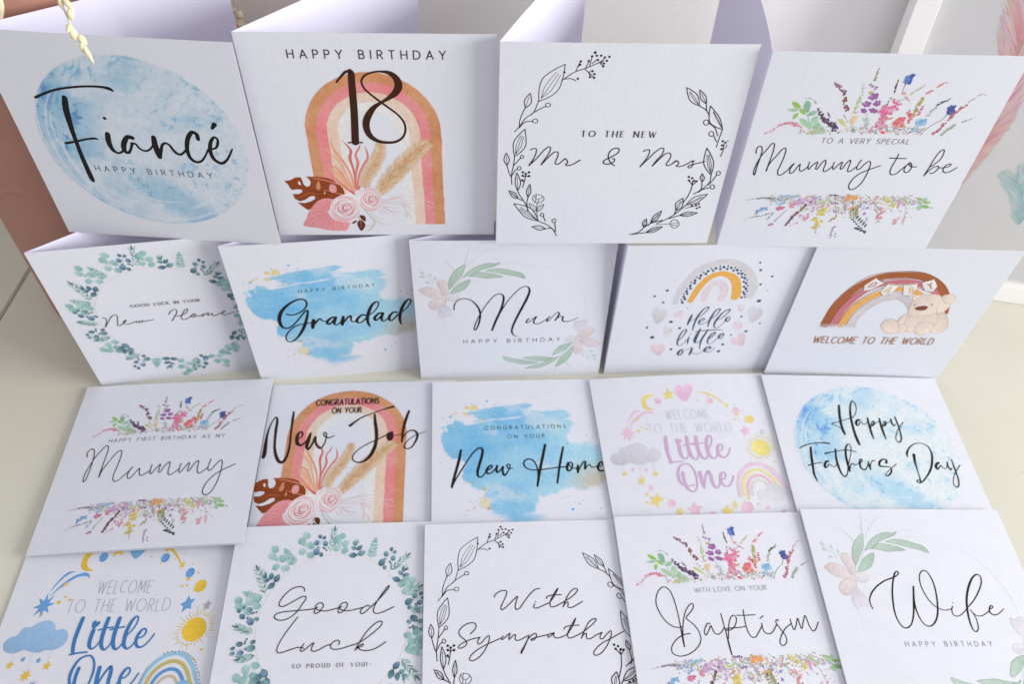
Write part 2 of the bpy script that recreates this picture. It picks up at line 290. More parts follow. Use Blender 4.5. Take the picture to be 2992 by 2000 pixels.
S 18,17,18 lettering 1303,5332,42 1247,5552,42 1292,5759,42 1405,5844,42 1530,5766,42 1615,5488,42 1656,5072,42 1660,4461,41 1606,3944,40 1556,3860,40 1498,3971,40 1489,4350,41 1589,4830,41 1725,5316,42 1921,5722,42 2104,5998,42 2207,5937,42 2259,5618,42 2245,5037,42 2230,4106,59
S 18,17,18 lettering 2230,4106,59 2277,4424,41 2475,4941,41 2688,5425,42 2871,5645,42 2979,5597,42 3017,5281,42 2990,4665,41 2942,4143,41 2995,3880,40 3104,3782,40 3243,3826,40 3447,4072,41 3672,4381,41 3775,4578,41
S 18,17,18 lettering 3775,4578,52 3659,4301,41 3642,4101,41 3690,3938,41 3791,3912,41 3939,4123,41 4151,4494,41 4180,4310,41 4252,4084,41 4344,4050,41 4535,4167,41 4731,4337,41
S 18,17,18 lettering 4728,4664,41 4716,4399,41 4745,4135,41 4801,4111,41 4932,4346,41 5145,4671,41 5144,4455,41 5154,4191,41 5225,4174,41 5366,4523,41 5581,4777,42 5623,4590,41 5619,4223,41 5682,4018,41 5784,4011,41 5958,4142,41 6150,4354,41
S 18,17,18 lettering 6172,4647,41 6150,4354,41 6181,4129,41 6235,4113,41 6360,4321,41 6575,4676,42 6588,4450,41 6595,4173,41 6663,4168,41 6795,4519,41 7000,4775,42 7038,4669,42 7044,4381,41 7084,4094,41 7186,4007,41 7350,4119,41 7551,4310,41
S 18,17,18 lettering 7639,4832,42 7589,4554,41 7584,4227,41 7670,4132,41 7799,4254,41 8005,4611,42 8154,4735,42 8223,4640,42 8255,4268,41 8225,3783,41 8125,3232,40 7937,2812,40 7755,2727,40 7605,2813,40 7563,3030,40 7681,3457,40 7944,3840,41 8268,4104,41 8903,4462,41
@newjob
T 48,22,8 lettering 2506,8506,5875,8529,366,63 sans CONGRATULATIONS
T 48,22,8 lettering 3410,7964,4963,7950,350,58 sans ON_YOUR
S 48,22,8 lettering 154,5314,168 178,5543,186 161,6056,154 156,6625,104 224,7250,66 361,7687,58 462,7822,67 545,7656,107 563,7093,132 596,6420,117 656,5853,124 804,5338,143 1002,5011,151 1162,4960,142 1319,5229,126 1403,5781,107 1391,6489,95 1365,7165,106 1363,7655,125 1357,8128,90
S 48,22,8 lettering 1763,6334,56 1977,6518,65 1991,6733,87 1882,6819,87 1762,6669,131 1732,6335,164 1817,6049,163 2002,5972,112 2178,6131,78 2309,6364,65
S 48,22,8 lettering 2410,6696,105 2339,6268,190 2309,5845,154 2403,5702,102 2548,5978,103 2690,6471,96 2723,6161,104 2851,5874,94 3022,5737,85 3175,5957,64 3255,6333,56 3247,6621,57 3157,6729,66 3100,6625,61 3204,6454,61 3408,6386,61 3672,6511,39
S 48,22,8 lettering 4446,7115,150 4640,7305,107 4980,7590,76 5529,7847,59 6083,8081,59 6484,8220,100 6685,8280,119
S 48,22,8 lettering 5702,7792,99 5754,7319,143 5842,6778,167 5885,6248,157 5820,5682,172 5617,5178,170 5290,4844,109 4984,4809,63 4782,4930,55 4727,5138,55 4860,5434,47 5226,5772,47 5795,6108,56 6332,6401,65 6523,6563,70
S 48,22,8 lettering 6680,6606,114 6528,6466,175 6519,6227,174 6622,6152,148 6692,6341,148 6682,6558,88 6749,6411,39 6968,6404,39 7203,6493,39
S 48,22,8 lettering 7534,7960,109 7371,7366,143 7255,6684,123 7223,5966,87
S 48,22,8 lettering 7217,6109,52 7402,6486,61 7675,6695,66 7917,6615,97 8023,6370,114 7897,5897,87 7670,5575,64 7435,5559,64 7351,5702,60 7498,6005,43 7845,6328,39 8457,6597,31
@home2
T 52,72,90 lettering 2771,6704,7091,6712,224,32 sans CONGRATULATIONS
T 52,72,90 lettering 3972,6126,5905,6135,220,32 sans ON_YOUR
S 18,17,18 lettering 1494,5474,110 1403,4944,132 1251,4320,130 1103,3749,121 1004,3287,105
S 18,17,18 lettering 1004,3287,82 1191,3706,68 1517,4292,69 1887,4932,70 2224,5414,79 2483,5580,87 2608,5491,111 2577,5127,126 2415,4540,131 2312,4086,122 2358,3859,91 2499,3835,68 2683,4035,61 2833,4238,54
S 18,17,18 lettering 2796,4197,61 2978,4296,62 3073,4440,85 3004,4504,77 2856,4362,108 2766,4157,115 2825,4031,92 2967,4028,69 3152,4188,61 3304,4392,62
S 18,17,18 lettering 3337,4475,93 3281,4268,116 3308,4081,100 3473,4180,69 3627,4405,85 3594,4094,108 3673,3886,92 3824,4047,69 3965,4334,62 3974,4501,62 3886,4537,62 3827,4442,62 3891,4294,62 4117,4297,46
S 18,17,18 lettering 5895,5673,120 5730,5008,134 5573,4419,132 5436,3840,130 5305,3211,91
S 18,17,18 lettering 5329,3433,46 5392,3965,69 5353,4382,70 5198,4723,70 4988,4821,71 4802,4754,78 4699,4567,78 4773,4334,70 5014,4182,62 5407,4151,62 5952,4208,62 6538,4289,62 6972,4291,55
S 18,17,18 lettering 6831,5499,96 6670,4899,110 6518,4269,109 6405,3732,100 6331,3366,84
S 18,17,18 lettering 6997,4530,102 6919,4301,132 6932,4070,101 7060,4088,78 7195,4336,78 7197,4525,71 7092,4570,63 7041,4424,55 7181,4210,47 7398,4205,47
S 18,17,18 lettering 7489,4370,94 7448,4161,124 7443,3953,108
S 18,17,18 lettering 7470,4036,70 7653,4366,70 7843,4594,79 7895,4571,94 7847,4319,102 7825,4131,78 7997,4357,55 8111,4397,63 8151,4269,55 8311,4244,47 8501,4303,47
S 18,17,18 lettering 8532,4260,55 8724,4339,55 8798,4485,71 8734,4550,79 8590,4427,110 8503,4176,117 8575,4028,101 8756,4024,78 9029,4163,62
@little
T 2,2,2 lettering 3788,7042,6167,6966,603,22 tall WELCOME
T 2,2,2 lettering 2672,6191,7198,6100,580,21 tall TO_THE_WORLD
S 1,1,1 lettering 3506,5902,157 3457,5442,162 3431,4874,153 3482,4498,138 3522,4348,124
S 1,1,1 lettering 3392,4299,62 3777,4366,69 4105,4384,69
S 1,1,1 lettering 4124,5336,162 4092,4995,161 4132,4655,139 4264,4518,76 4413,4605,62 4569,4936,56
P 1,1,1 lettering 4166,5684 4131,5769 4045,5764 3986,5673 3996,5556 4072,5407 4231,5505 4314,5602 4320,5705 4249,5743
S 1,1,1 lettering 4637,5852,157 4590,5391,163 4586,4935,154 4671,4593,139 4818,4455,83 4961,4580,63 5071,4913,56
S 1,1,1 lettering 5128,5838,157 5086,5369,163 5088,4912,154 5187,4569,139 5321,4451,83 5470,4594,63 5583,4928,56
S 1,1,1 lettering 4330,5334,63 4627,5409,64 4932,5445,64
S 1,1,1 lettering 4840,5334,64 5119,5398,64 5426,5438,64
S 1,1,1 lettering 5643,5039,42 5796,5261,64 5926,5563,64 5936,5834,65 5851,5896,72 5710,5727,129 5595,5346,149 5567,4928,154 5631,4586,132 5796,4459,76 5955,4572,63 6094,4867,56
S 1,1,1 lettering 6120,4903,63 6313,4952,63 6421,5118,71 6410,5272,71 6307,5322,71 6169,5168,120 6087,4905,126 6112,4677,126 6251,4513,97 6416,4520,70 6634,4729,63 6813,5062,64
S 1,1,1 lettering 4398,2984,60 4194,2923,60 3944,2935,73 3759,3103,100 3687,3429,121 3743,3788,115 3915,4109,89 4167,4226,69 4355,4199,69 4529,3970,82 4613,3638,88 4593,3206,81 4503,2819,67 4345,2616,66 4185,2606,86 4034,2771,119 3955,3058,134 3940,3417,135 3971,3704,136
S 1,1,1 lettering 4846,3700,150 4847,3338,155 4874,2979,147 4884,2783,100
S 1,1,1 lettering 4897,2836,73 5003,3187,81 5176,3575,88 5306,3714,109 5365,3494,142 5364,3098,141 5436,2810,120 5546,2741,73 5674,2869,60 5802,3149,54
S 1,1,1 lettering 5837,3201,61 6025,3246,61 6150,3420,68 6144,3584,68 6044,3636,75 5914,3504,115 5820,3219,121 5858,2967,114 5994,2811,87 6153,2811,67 6370,3032,61 6543,3384,68
@fathers
S 18,17,18 lettering 3879,7906,118 3763,7410,134 3676,6874,133 3644,6395,131 3665,6113,130 3685,5972,87
S 18,17,18 lettering 3597,6370,44 3381,6530,44 3140,6676,53 3534,6798,44 4164,7033,44 4436,7138,44 4650,7388,45 4792,7736,54 4804,8134,64 4709,8231,64 4519,7926,91 4363,7379,116 4278,6796,124 4240,6176,131 4251,5662,146 4282,5363,120
S 18,17,18 lettering 4747,6954,115 4645,6951,106 4514,6779,132 4506,6611,106 4614,6638,62 4772,6834,53 4826,6812,62 4885,6670,44 5041,6722,40 5181,6919,40
S 18,17,18 lettering 5232,7089,98 5181,6583,114 5158,6108,113 5167,5743,69
S 18,17,18 lettering 5239,6441,39 5311,6682,49 5479,6903,58 5525,6856,80 5426,6662,106 5323,6587,70 5529,6736,40 5818,6889,40
S 18,17,18 lettering 5879,7084,89 5830,6602,115 5823,6127,113 5833,5753,69
S 18,17,18 lettering 5887,6460,40 5962,6701,49 6124,6898,58 6162,6851,80 6069,6656,106 5969,6596,70 6181,6756,40 6431,6907,40
S 18,17,18 lettering 6513,7064,89 6486,6765,97 6562,6623,79 6654,6721,44
S 18,17,18 lettering 6791,7209,72 6788,6821,98 6785,6439,79 6730,5965,87 6638,5682,78 6475,5547,60 6377,5675,52 6448,5957,48 6708,6389,48 6965,6683,49 7135,6856,53
S 18,17,18 lettering 1014,5090,59 1349,5259,59 1894,5403,55 2373,5434,68 2675,5387,85
S 18,17,18 lettering 1609,5129,110 1522,4629,126 1441,4049,116 1384,3479,106 1451,3072,56
S 18,17,18 lettering 1215,4021,66 1570,4132,54 1952,4195,41
S 18,17,18 lettering 2325,4293,108 2197,4245,108 2078,4043,132 2066,3898,99 2197,3958,58 2336,4116,50 2422,4008,50 2561,3954,41 2743,4126,37
S 18,17,18 lettering 2898,5050,76 2790,4439,109 2779,3907,115 2851,3472,82 2955,3367,73 3113,3522,57 3276,3964,50
S 18,17,18 lettering 2294,4762,92 2567,4837,59 3188,4967,47 3661,4980,51 3970,4897,51
S 18,17,18 lettering 3276,3964,41 3513,4458,46 3727,5004,47 3759,5325,51 3673,5369,60 3489,5135,93 3361,4678,109 3307,4141,116 3298,3701,90
S 18,17,18 lettering 3315,3789,66 3469,4101,58 3605,4171,58 3657,4084,50 3806,4132,37 3943,4202,37
S 18,17,18 lettering 3910,4156,37 4106,4295,54 4145,4430,63 4067,4427,79 3949,4157,104 3962,3871,91 4117,3809,74 4319,4034,46 4457,4304,46
S 18,17,18 lettering 4446,4304,67 4416,4037,100 4427,3817,74
S 18,17,18 lettering 4427,3883,45 4567,4218,46 4732,4378,54 4816,4335,46
S 18,17,18 lettering 5369,4238,117 5445,4419,84 5282,4459,75 5030,4274,109 4981,4051,100 5240,4014,66 5499,3976,58 5506,3757,83 5267,3489,74 5106,3463,49 5160,3573,41 5457,3843,37 5896,4185,46
S 18,17,18 lettering 6653,4652,59 6667,4811,102 6853,5134,77 7234,5444,56 7619,5523,47 7955,5348,64 8029,4938,94 7892,4438,109 7623,3898,100 7254,3451,74 6916,3140,65 6720,3071,65 6653,3155,65 6721,3243,49 6846,3160,57
S 18,17,18 lettering 7028,4775,152 6934,4323,109 6900,3879,62 6881,3485,62 6824,3095,81
S 18,17,18 lettering 8199,4311,109 8049,4218,117 7957,4016,133 8004,3929,91 8177,4089,58 8280,4158,50 8311,4025,50 8443,3963,42 8587,4143,38
S 18,17,18 lettering 8670,4368,76 8630,4100,92 8694,3903,75 8794,4016,42
S 18,17,18 lettering 8966,4533,51 8942,4152,84 8927,3798,83 8883,3317,74 8772,2970,65 8634,2860,57 8539,2965,49 8578,3224,45 8855,3709,46 9286,4183,50
@goodluck
S 18,17,18 lettering 3508,6682,39 3495,6798,39 3389,6888,39 3195,6908,39 2907,6802,39 2617,6510,39 2454,6204,39 2459,6063,39 2574,6003,38 2756,6053,39 3109,6253,39 3467,6441,39 3599,6428,39 3604,6308,39 3480,6086,39 3301,5770,38 3037,5516,38 2733,5388,38 2465,5411,38 2316,5526,38 2365,5662,38 2660,5755,38 3165,5789,38 3672,5814,38 4018,5850,38
S 18,17,18 lettering 4186,5923,39 4071,5857,38 4044,5733,38 4081,5634,38 4199,5658,38 4346,5806,38 4423,5986,39 4357,6101,39 4208,6105,39 4074,5955,39 4097,5870,38 4240,5782,38 4515,5731,38 4807,5778,38 5123,5865,39
S 18,17,18 lettering 5254,5917,39 5138,5851,39 5096,5713,38 5144,5619,38 5263,5652,38 5413,5800,39 5494,5980,39 5417,6095,39 5269,6071,39 5145,5935,39 5168,5822,39 5324,5733,38 5569,5711,38 5863,5758,39 6156,5832,39
S 18,17,18 lettering 6492,5892,39 6368,5915,39 6210,5830,39 6086,5667,38 6134,5554,38 6253,5592,38 6484,5794,39 6768,6066,39 7052,6399,39 7285,6708,40 7322,6817,40 7267,6796,40 7098,6570,40 6870,6205,39 6709,5899,39 6667,5676,39 6728,5563,38 6905,5549,38 7198,5645,39 7571,5829,39
S 18,17,18 lettering 3345,5506,38 3154,5211,38 2889,4787,37 2681,4368,37 2615,4081,37 2682,3962,36 2863,3968,36 3162,4063,37 3490,4151,37 3673,4145,37 3756,4108,37
S 18,17,18 lettering 3754,4306,37 3649,4125,37 3632,4008,37 3705,3979,37 3862,4091,37 4176,4331,37 4105,4136,37 4106,4005,37 4214,3962,37 4442,4032,37 4690,4169,37 4919,4240,37
S 18,17,18 lettering 5238,4203,37 5287,4307,37 5208,4403,37 5066,4367,37 4921,4227,37 4919,4095,37 5044,4020,37 5331,4029,37 5665,4123,37 6102,4253,37 6458,4481,37 6813,4765,38 7066,5042,38 7074,5165,38 6951,5182,38 6718,5040,38 6441,4750,38 6199,4383,37 5967,3942,37
S 18,17,18 lettering 5967,3942,37 6163,4145,37 6303,4207,37 6320,4153,37 6193,4078,37 6091,4042,37 6119,4015,37 6202,3960,37 6388,3914,37 6702,3943,37 6985,4065,37 7292,4266,37
T 115,115,118 lettering 3356,3278,6525,3242,168,23 serif SO_PROUD_OF_YOU!
D 150,150,152 lettering 6679,3321,21
@sympathy
S 18,17,18 lettering 3188,6285,38 3220,6390,38 3398,6527,39 3644,6591,39 3763,6552,39 3737,6375,38 3584,6061,38 3462,5786,38 3482,5698,38 3639,5763,38 3962,6050,38 4244,6288,38 4168,6043,38 4113,5800,38 4147,5688,38 4286,5725,38 4509,5998,38 4809,6360,39 5068,6584,39 5288,6631,39
S 18,17,18 lettering 5003,5912,38 4941,5774,38 4989,5720,38 5180,5749,38 5464,5862,38 5678,5944,38
D 18,17,18 lettering 5048,6012,28
S 18,17,18 lettering 5678,5944,38 5911,6237,39 6118,6607,39 5982,6449,39 5760,6100,38 5691,5890,38 5731,5756,38 5904,5761,38 6156,5876,38 6375,5992,38
S 18,17,18 lettering 5538,6142,38 5598,6229,39 5811,6293,39 6248,6305,39
S 18,17,18 lettering 6375,5992,38 6669,6160,39 6937,6384,39 7022,6525,39 6939,6571,39 6736,6480,39 6497,6183,39 6274,5732,38
S 18,17,18 lettering 6274,5732,38 6401,5903,38 6510,5953,38 6515,5830,38 6488,5725,38 6622,5686,38 6838,5767,38 7187,5957,39
S 18,17,18 lettering 2076,4667,37 2220,4802,37 2324,4967,37 2310,5102,37 2144,5159,37 1891,5099,37 1637,4905,37 1568,4741,37 1633,4589,36 1846,4400,36 1910,4282,36 1841,4154,36 1643,4063,36 1544,4082,36 1578,4179,36 1845,4334,36 2145,4439,36 2462,4495,36
S 18,17,18 lettering 2495,4510,37 2391,4348,36 2404,4216,36 2504,4229,36 2709,4437,36 2880,4563,37 2904,4480,37 2835,4218,36 2659,3898,36 2388,3617,36 2124,3504,35 2020,3549,36 2063,3708,36 2331,3941,36 2733,4156,36 3103,4308,36 3442,4445,37
S 18,17,18 lettering 3512,4519,37 3441,4412,37 3455,4355,36 3576,4440,37 3819,4632,37 3760,4451,37 3755,4358,37 3860,4447,37 4016,4559,37 4065,4534,37 4023,4376,37 4102,4300,36 4305,4349,37 4582,4490,37
S 18,17,18 lettering 4651,4521,37 4531,4226,36 4343,3872,36 4261,3728,36 4255,3793,36 4421,4065,36 4607,4356,37 4785,4516,37 4941,4578,37 4985,4493,37 4890,4330,37 4752,4278,37 4721,4319,37 4876,4380,37 5217,4452,37 5474,4510,37
S 18,17,18 lettering 5766,4567,37 5595,4539,37 5469,4443,37 5498,4386,37 5621,4455,37 5767,4584,37 5739,4451,37 5815,4355,37 6017,4358,37 6367,4497,37
S 18,17,18 lettering 6369,4513,37 6604,4826,37 6795,5195,38 6657,5011,38 6435,4662,37 6347,4464,37 6402,4328,37 6590,4355,37 7016,4542,37
S 18,17,18 lettering 6220,4720,37 6297,4819,37 6505,4863,37 6916,4883,37
S 18,17,18 lettering 7016,4542,37 7309,4735,37 7611,4980,38 7715,5131,38 7631,5151,38 7412,5038,38 7170,4706,37 6948,4293,37
S 18,17,18 lettering 6948,4293,37 7074,4456,37 7198,4502,37 7183,4369,37 7221,4261,37 7392,4278,37 7610,4405,37 7915,4529,37
S 18,17,18 lettering 7915,4529,37 7804,4381,37 7795,4248,37 7896,4245,37 8107,4438,37 8297,4584,37 8319,4498,37 8212,4200,37 7980,3844,37 7678,3577,36 7473,3542,36 7422,3618,36 7539,3810,36 7873,4062,37 8305,4264,37 8871,4541,37
@baptism
T 140,140,146 lettering 3230,6076,6615,6092,223,21 sans WITH_LOVE_ON_YOUR
S 18,17,18 lettering 2653,4220,37 2335,4170,37 1953,3949,37 1708,3628,37 1716,3399,36 1961,3267,36 2267,3282,36 2633,3432,36 2938,3684,37 3077,3945,37 3070,4246,37 2926,4555,38 2698,4802,38 2591,4908,38 2648,4993,38 2882,5210,38 3028,5415,38 3021,5556,39 2913,5542,39 2695,5321,38 2531,5014,38 2401,4607,38 2302,4138,37
S 18,17,18 lettering 2388,4539,37 2193,4505,37 1930,4571,37 1633,4837,38 1407,5327,38 1361,5714,39 1486,6100,39 1725,6362,39 1905,6382,39 2087,6208,39 2194,5829,39 2250,5370,38 2273,4747,38 2282,4071,67 2281,3657,47
S 18,17,18 lettering 3630,4617,38 3551,4654,38 3392,4472,38 3299,4272,37 3336,4120,37 3494,4299,37 3647,4532,38 3676,4429,38 3749,4207,37 3888,4135,37 4064,4230,37 4250,4444,38
S 18,17,18 lettering 4214,5064,38 4235,4683,38 4266,4206,37 4282,3671,60 4307,3217,46
S 18,17,18 lettering 4325,3936,37 4391,4269,37 4495,4606,38 4644,4877,38 4787,4965,38 4879,4834,38 4806,4596,38 4655,4396,38 4460,4301,37 4289,4307,37 4337,4366,38 4621,4397,38 4935,4404,38 5240,4445,38
S 18,17,18 lettering 5284,5211,38 5252,4857,38 5240,4445,38 5287,4138,37 5396,3950,37 5554,3961,37 5742,4157,38 5974,4455,38
S 18,17,18 lettering 4925,4954,38 5342,4941,38 5766,4951,38
S 18,17,18 lettering 5983,4557,38 5965,4353,38 6017,4148,38 6187,4068,37 6361,4136,38 6667,4501,38
S 18,17,18 lettering 5960,4772,38 6130,4887,38
S 18,17,18 lettering 6766,4635,38 6738,4698,38 6647,4622,38 6663,4484,38 6777,4258,38 6927,3915,37 6906,3714,37 6780,3569,37 6668,3539,37 6588,3625,37 6642,3824,37 6844,4120,38 7081,4350,38 7310,4480,38
S 18,17,18 lettering 7337,4703,38 7335,4444,38 7382,4211,38 7507,4370,38 7689,4726,38 7703,4501,38 7744,4253,38 7887,4529,38 8064,4836,38 8101,4661,38 8141,4315,38 8242,4124,38 8371,4205,38 8590,4524,38
@wife
S 18,17,18 lettering 2116,4980,48 2074,5183,48 2111,5423,54 2301,5727,61 2640,6035,61 3090,6300,56 3541,6458,56 3762,6569,50 3871,6696,50 3824,6759,50 3710,6695,63 3587,6506,68 3439,6193,68 3287,5792,73 3156,5276,72 3081,4769,65 3125,4359,53 3255,4127,53 3421,4092,53 3625,4214,53 3794,4447,59 3970,4830,72 4154,5369,85 4359,6011,74
S 18,17,18 lettering 4169,5369,73 4121,5009,66 4138,4624,53 4235,4302,47 4424,4163,47 4621,4215,53 4833,4390,65 5040,4714,72 5191,5131,72 5316,5646,67 5371,6139,62 5331,6545,56 5222,6766,50 5078,6797,50 4909,6669,50 4785,6417,50 4733,6075,49 4777,5675,49 4911,5281,48 5147,5012,42 5438,4899,36 5790,4953,36
S 18,17,18 lettering 5865,5073,48 5785,4924,48 5762,4716,48 5877,4621,42 6071,4657,39 6308,4806,39 6570,5015,42
D 18,17,18 lettering 5952,5233,27
S 18,17,18 lettering 6576,5030,42 6974,5347,49 7400,5807,55 7697,6243,56 7756,6510,56 7657,6614,57 7435,6524,69 7113,6178,87 6849,5774,92 6620,5286,91 6478,4776,84 6415,4305,71 6440,3985,53 6531,3913,47 6660,4015,47 6748,4276,47 6752,4629,42 6660,4896,36
S 18,17,18 lettering 6651,4911,48 6720,4777,42 6849,4644,39 7056,4635,39 7307,4733,39 7528,4868,39
S 18,17,18 lettering 7595,4958,42 7719,5003,42 7780,5078,48 7719,5114,48 7604,5018,66 7534,4808,66 7648,4681,54 7840,4705,42 8056,4824,36 8251,4965,30
T 118,122,138 lettering 3098,3270,7042,3269,213,28 sans HAPPY_BIRTHDAY
@blob
P 255,255,255 outline 567,6852 688,6811 758,6614 847,7035 1169,7158 1199,7393 1469,7178 1895,7077 2455,7280 2702,7412 2212,7571 1953,7755 2433,7963 2839,8176 3585,8251 4260,8333 4725,8488 5125,8446 5470,8258 5150,8086 5433,7978 5867,7855 6277,7837 6815,7936 7178,7794 7380,7536 7450,7051 7334,6631 7106,6273 7141,5824 7676,5650 8155,5708 8736,5527 8851,4825 8816,3642 8576,3122 7952,3078 7523,2885 7044,3070 6544,3011 6194,2808 5870,2850 5598,2636 5282,2740 5262,2238 5127,1809 4603,1621 5542,1428 4420,1189 4000,1182 3555,1570 3159,1689 2876,1986 2697,2643 2767,3069 2324,3065 1907,3426 1563,3713 1574,4190 1737,4640 1412,4970 1046,5073 795,5161 601,5694 546,6146
@blobdots
D 120,190,230 splash_pattern 2950,8592,72 3401,8846,30 3359,8346,43 967,7602,78 2120,8431,42 589,7513,39 2814,8343,30 1783,8416,25 1215,7470,30 821,7261,31 6952,1853,83 7328,2167,46 7101,2248,31 7550,2316,41 6856,2609,30 6512,2484,30 8357,1858,42 8541,2591,31 6726,2551,30 445,6202,27 457,4741,33 911,4403,28 410,5064,28 2187,2460,35 2237,7646,35 6344,8422,22 1030,8747,17 1582,3285,24 8023,5790,37 7092,5718,65
D 222,205,150 splash_pattern 2267,8212,171 2124,8073,94 2389,8122,86 1878,8176,128 1822,8208,85 1799,7757,121 1719,7781,78 1292,7827,69 1101,7718,78 2610,7316,79 2303,7561,44 3373,7706,44 3128,7836,39 1077,6982,62 1185,6510,36 1832,7323,35 2514,7902,26 3290,8026,30 4171,3132,40 4235,2721,60 1472,5477,37 844,5212,28
D 205,175,125 splash_pattern 2642,3116,89 2648,2787,40 2800,2028,91 2106,2090,50 1764,1958,46 2089,3555,49 1710,3543,39 1890,2437,30 1341,2636,25 1677,1700,31 8449,6055,42 8658,6236,46 8391,6759,32 8154,6210,42 7229,6342,23 8401,5282,38
@archflowers
C 142,66,24 dried_flowers 745,3114 1006,3154 1286,3311 1492,3312 1539,3115 1546,2957 1648,2797 1815,2838 1893,3037 1841,3214 1720,3351 2053,3352 2396,3313 2644,3274 2883,3157 3107,2919 3270,2679 3299,2395 3013,2190 2674,2087 2357,2149 2073,1984 1873,1735 1716,1567 1522,1483 1310,1693 1135,1922 1438,1881 1747,1984 1968,2149 1924,2292 1724,2251 1500,2067 1259,1984 1052,2108 988,2394 1262,2394 1443,2516 1430,2637 1209,2657 1026,2616 915,2717 894,2876
P 238,238,242 dried_flowers 1428,3016 1438,2961 1434,2913 1416,2885 1390,2885 1363,2913 1342,2960 1332,3016 1337,3063 1354,3091 1380,3091 1407,3064
S 165,88,44 dried_flowers 2245,3156,14 2083,2918,36 1854,2677,36
S 110,46,14 dried_flowers 1188,2917,14 1835,2556,36 2533,2476,43 3202,2395,29
S 112,48,16 dried_flowers 1598,1860,11 2104,2190,29 2516,2354,29
S 165,86,40 dried_flowers 1947,3076,28 2194,3234,92 2506,3195,35
S 162,84,40 dried_flowers 1228,2190,29 1752,2435,87 2134,2394,36
P 205,140,105 dried_flowers 2240,3116 2103,2838 2079,2678 2166,2617 2271,2718 2275,2918
P 205,140,105 dried_flowers 2469,2456 2455,2407 2431,2371 2403,2358 2379,2371 2365,2407 2365,2456 2379,2504 2403,2540 2431,2553 2455,2540 2469,2504
P 235,160,160 dried_flowers 2723,2918 2647,2598 2756,2456 2926,2517 2974,2759 2899,2919
P 226,152,156 dried_flowers 1167,603 1352,928 1512,1313 1768,1693 2079,2025 2423,2149 2740,2087 3026,1776 3385,926 3331,752 3272,534 3105,269 2764,248 2263,293 1713,449 1448,471
S 205,112,118 dried_flowers 2687,1693,15 1969,1164,30 1251,712,11
S 205,112,118 dried_flowers 2687,1693,15 2070,1398,30 1459,1186,11
S 205,112,118 dried_flowers 2687,1693,15 2179,1588,30 1683,1567,11
S 205,112,118 dried_flowers 2687,1693,15 2299,1735,30 1924,1860,11
S 205,112,118 dried_flowers 2687,1693,15 2427,1828,30 2180,2046,11
S 205,112,118 dried_flowers 2687,1693,15 2547,1870,30 2420,2129,11
S 205,112,118 dried_flowers 2687,1693,15 2073,1078,30 1458,537,11
S 205,112,118 dried_flowers 2687,1693,15 2203,1056,30 1720,493,12
S 205,112,118 dried_flowers 2687,1693,15 2331,1024,30 1979,426,12
S 205,112,118 dried_flowers 2687,1693,15 2458,981,30 2235,337,12
S 205,112,118 dried_flowers 2687,1693,15 2588,959,30 2499,293,12
S 205,112,118 dried_flowers 2687,1693,15 2721,952,30 2768,279,12
S 205,112,118 dried_flowers 2687,1693,15 2838,959,30 3006,291,12
S 205,112,118 dried_flowers 2687,1693,15 2951,1056,30 3233,490,12
S 228,160,130 dried_flowers 3804,2558,94 3686,3472,106 3476,4087,117 3201,4612,102 3065,4980,54 3104,5378,13
S 232,175,145 dried_flowers 3767,2517,87 3495,3472,105 3320,4087,103 3000,4500,68 2712,4868,13
S 228,160,130 dried_flowers 3730,2477,73 3403,3236,120 3155,3781,104 2616,3971,41 2297,3932,10
S 226,150,130 dried_flowers 3693,2436,87 3267,2919,157 2904,3314,141 2608,3470,70 2237,3527,14
S 232,178,140 dried_flowers 3528,2679,36 3329,3157,142 3009,3626,210 2783,3818,21
S 212,112,104 dried_flowers 3850,2679,79 3839,3705,91 3754,4315,130 3834,4725,101 3684,5019,60 3540,5218,13
S 218,130,112 dried_flowers 3850,2679,72 3908,3472,92 4072,4089,124 4025,4503,82 4221,4874,67 4272,5057,13
S 220,130,120 dried_flowers 3882,2679,72 4067,3473,92 4311,3975,111 4522,4355,96 4510,4691,68 4443,4930,13
S 215,110,105 dried_flowers 3906,2599,72 4029,2840,72 4123,2960,14
S 225,140,125 dried_flowers 4691,4166,48 4732,4355,62 4725,4505,14
S 224,140,120 dried_flowers 3688,2395,51 3107,2919,50 2622,3117,57 2194,3234,35 1856,3312,14
S 226,140,120 dried_flowers 3614,2314,51 3105,2395,44 2735,2537,36 2395,2638,14
S 214,95,95 dried_flowers 3721,2395,131 3578,2558,72 3349,2799,22
F 206,160,116/222,188,150/198,150,104/228,198,165 dried_flowers 420 4210,2720,216 4368,3317,389 4786,4014,381 5062,4618,204 5125,4969,20
F 204,156,108/214,172,128/190,136,88/228,200,168 dried_flowers 900 4793,2396,255 5164,2922,538 5734,3632,668 6353,4360,550 6752,4773,374 7076,5032,67
S 206,200,184 dried_flowers 4084,1524,30 4281,1183,60 4481,838,84 4384,532,69 4080,200,39
S 206,200,184 dried_flowers 4331,1354,30 4631,1011,30 5029,958,15
S 206,200,184 dried_flowers 4489,924,30 4835,663,31 5352,591,15
S 206,200,184 dried_flowers 4422,576,31 4213,510,31 3979,532,15
S 236,196,198 dried_flowers 4919,1984,33 5628,2232,33 5964,2356,15
S 236,196,198 dried_flowers 4923,2026,33 5787,2171,33 6384,2274,15
S 236,196,198 dried_flowers 4948,1943,33 5774,1984,33 6439,2088,15
S 236,196,198 dried_flowers 4941,1859,33 5598,1838,33 6426,1880,15
S 236,196,198 dried_flowers 5763,1838,33 6081,1649,34 6395,1352,15
S 236,196,198 dried_flowers 5796,1838,33 5970,1480,34 5975,1052,53
S 236,196,198 dried_flowers 5925,1797,33 6346,1649,15
S 236,196,198 dried_flowers 4860,1692,34 5253,1650,34 5611,1565,15
S 236,196,198 dried_flowers 4989,1650,34 5302,1438,34 5663,1374,15
